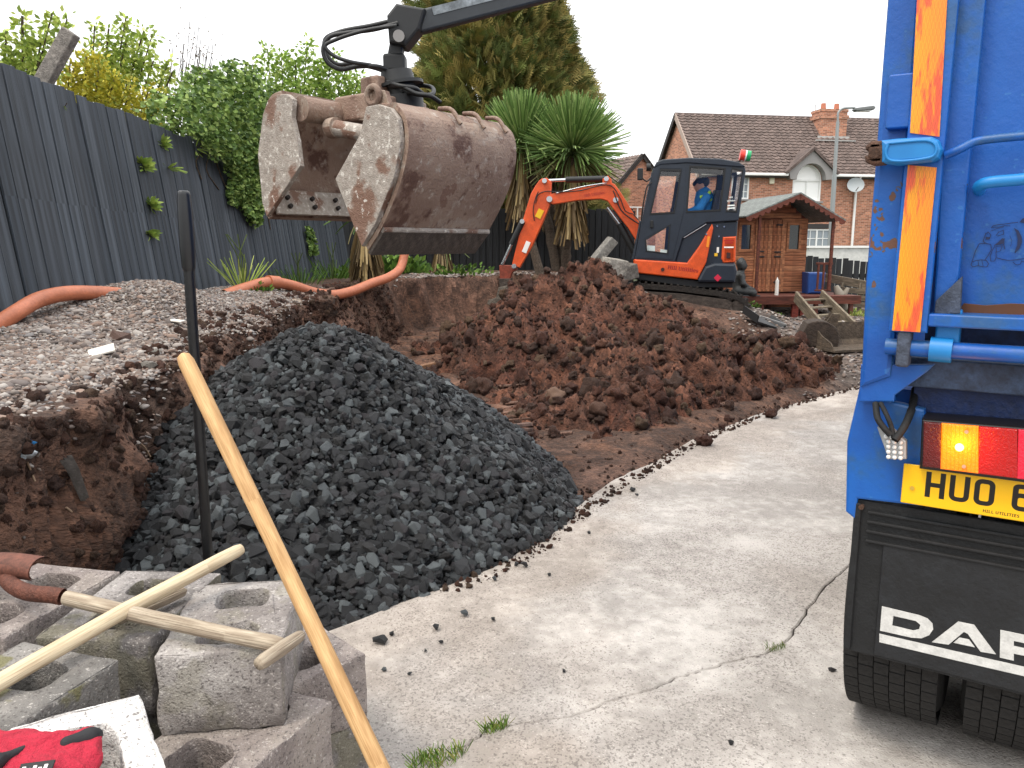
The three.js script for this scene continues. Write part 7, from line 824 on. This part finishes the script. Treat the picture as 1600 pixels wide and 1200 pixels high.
// ---------------------------------------------------------------- small things on the ground
{
  const lay = (m, px, py, lift = 0) => { const p = onGround(px, py); m.position.set(p.x, surfH(p.x, -p.z) + lift, p.z); return m; };
  lay(single('tile_scrap', roughen(box(0.15, 0.012, 0.13, 0, 0, 0, 0.003), 0.006, 14, 2), std(0xd3cec3, 0.7), 'white square tile scrap lying on the pebbles', 'tile scrap'), 160, 556, 0.03).rotation.set(0.25, 0.5, 0.1); lay(single('tile_scrap', box(0.2, 0.008, 0.05, 0, 0, 0, 0.002), std(0xcfcac0, 0.8), 'thin white sliver lying on pebbles beside the black bar', 'scrap'), 274, 509, 0.03).rotation.set(0.2, -0.6, 0.1);
  const st = (px, py, s, c, label, k = 3) => { const m = lay(single('large_stone', px > 800 ? clod(px % 13) : rock(900 + px, 16, 1.2, 0.6, 0.9), grained(c, 0.92, 10, 0.004), label, 'stone'), px, py, s * 0.12); m.scale.setScalar(s); m.rotation.y = px; return m; };
  st(188, 532, 0.17, 0x7a5f54, 'reddish flat stone among the pebbles'); st(240, 556, 0.11, 0xa8a196, 'pale rounded stone at the lip of the cut bank'); st(232, 576, 0.12, 0xa19a90, 'grey white stone below another pale one on the bank lip'); st(868, 622, 0.2, 0x8a6c59, 'large brown stone showing out of the soil heap'); st(600, 1001, 0.085, 0x62696b, 'blue grey stone, larger than the rest, fallen out on the concrete'); st(935, 648, 0.2, 0x6d4f40, 'upright slab of clay in the soil heap'); st(180, 535, 0.06, 0x8a7a6f, 'small brown pebble beside the reddish flat stone');
  const bl = single('boulder', pebble(8, 3), grained(0x8d8d86, 0.95, 2, 0.03), 'grey rounded boulder at the foot of the cut bank', 'boulder'); bl.position.set(at(2, 848, 2.6).x - 0.07, 0.24, -2.6); bl.scale.set(0.3, 0.85, 0.36);
  // rag and plastic in the bank
  const rag = single('rag_strip', (() => { const c = [[92, 715], [104, 735], [112, 755], [122, 780]].map(p => onGround(...p)); const g = new THREE.BufferGeometry(), pos = [], idx = []; const cur = new THREE.CatmullRomCurve3(c.map(v => v.add(V(0.05, 0.01, 0.03)))); for (let i = 0; i <= 20; i++) { const p = cur.getPoint(i / 20), w = lerp(0.035, 0.02, i / 20); for (let j = 0; j <= 8; j++) { const t = j / 8 - 0.5; pos.push(p.x + 0.012 * Math.sin(j * 2.1), p.y - t * w * 0.3, p.z + t * 2 * w); if (i < 20 && j < 8) { const q = i * 9 + j; idx.push(q, q + 1, q + 9, q + 1, q + 10, q + 9); } } } g.setAttribute('position', new THREE.Float32BufferAttribute(pos, 3)); g.setIndex(idx); g.computeVertexNormals(); return boxUV(g); })(), std(0x5d5650, 0.9, { side: THREE.DoubleSide, map: rep(softGrey, 8) }), 'grey rag strip hanging out of the cut bank', 'rag');
  const pl = thing('plastic_scrap', 'crumpled blue and white plastic sticking from the bank', 'plastic'); const pp = onGround(18, 712); pl.position.set(pp.x + 0.03, pp.y + 0.02, pp.z); const R = rng(8); for (const [c, dx, s] of [[0xb9bec0, 0, 0.09], [0x2f7fb8, 0.04, 0.05], [0x8f979b, -0.04, 0.07]]) { const g = clod(12 + s * 100); const m = mesh('fold', roughen(mergeVertices(g.deleteAttribute('normal').deleteAttribute('uv'), 1e-4), 0.25, 5, s * 40), std(c, 0.4, { side: THREE.DoubleSide }), pl); m.scale.set(s, s * 0.7, s); m.position.set(0.01, dx * 0.5, -dx); }
  // roots
  for (const [i, l] of [[[165, 745], [172, 760], [180, 770], [190, 785]], [[100, 790], [112, 800], [122, 815], [140, 825]], [[178, 793], [190, 800], [198, 812]], [[40, 720], [46, 735], [52, 750]], [[215, 690], [225, 700], [232, 712]]].entries()) single('root', tube(l.map(p => onGround(...p).add(V(0.02, 0, 0.02))), 0.005, 14, 5), std(0x8d7660, 0.95), 'thin pale root poking out of the cut bank', 'root', 'roots in the bank');
  // timber offcuts
  const pk = (a, b, w, h, c, label) => { const A = onGround(...a), B = onGround(...b); A.y += h * 0.4; B.y += h * 0.4; single('timber_offcut', roughen(barBetween(A, B, w, h, 0.004), 0.004, 20, w), std(c, 0.9, { map: rep(cedar, 2) }), label, 'timber'); };
  pk([462, 470], [478, 505], 0.09, 0.03, 0x9a8f84, 'grey weathered board standing in the bank edge'); pk([650, 578], [684, 570], 0.12, 0.05, 0x8d6b52, 'short brown plank lying on the pit floor'); pk([585, 502], [592, 530], 0.08, 0.04, 0x8d7767, 'pale broken stake against the back of the pit');
  // digger tread prints pressed in the pit floor
  const tp = thing('tread_prints', 'row of track ridges pressed in the red pit floor', 'tracks'); tp.userData.kind = 'stuff'; const gs = []; for (let k = 0; k < 13; k++) for (const o of [0, 1]) { const a = onGround(775 + o * 58 + k * 1.5, 596 + k * 7), b = onGround(815 + o * 60 + k * 1.5, 594 + k * 7); if (spoilH(a.x, -a.z) > Yg(a.x, -a.z) + 0.05) continue; a.y += 0.002; b.y += 0.002; gs.push(barBetween(a, b, 0.045, 0.03, 0.01)); } const tg = roughen(mergeVertices(merge(gs).deleteAttribute('normal').deleteAttribute('uv'), 1e-5), 0.03, 14, 4); mesh('ridges', boxUV(tg), std(0x86685a, 0.97, { map: rep(soilTex, 2) }), tp);
  // grass and moss in the drive's crack
  const RG = rng(66); for (const [px, py, n, s, w] of [[684, 1191, 170, 0.034, 0.1], [772, 1142, 90, 0.035, 0.05], [1212, 1014, 90, 0.02, 0.06]]) { const p = onY(px, py, 0.0), l = []; for (let i = 0; i < n; i++) { const a = RG() * 6.28, r = w * Math.sqrt(RG()); l.push({ m: M4(V(Math.cos(a) * r, 0, Math.sin(a) * r * 0.45), toward(V(0, 1, 0), V((RG() - .5) * 1.6, 0.9, (RG() - .5) * 1.6)), V(s * 1.4, s * (0.5 + RG()), s)), c: tone(RG, [0x5d7a2e, 0x75923c, 0x4a6325, 0x8a8a48].map(lin)) }); } const t = thing('grass_tuft', w > 0.08 ? 'green grass tuft growing where the drive cracks fork' : s > 0.03 ? 'small grass tuft in the middle of the drive crack' : 'fine moss and grass along the crack toward the lorry', 'grass', V(p.x, 0.003, p.z), 0, 'grass in the drive crack'); t.rotation.y = 0.5; stuff('blades', blade, broad, l, t); }
}
renderer.render(scene, camera);
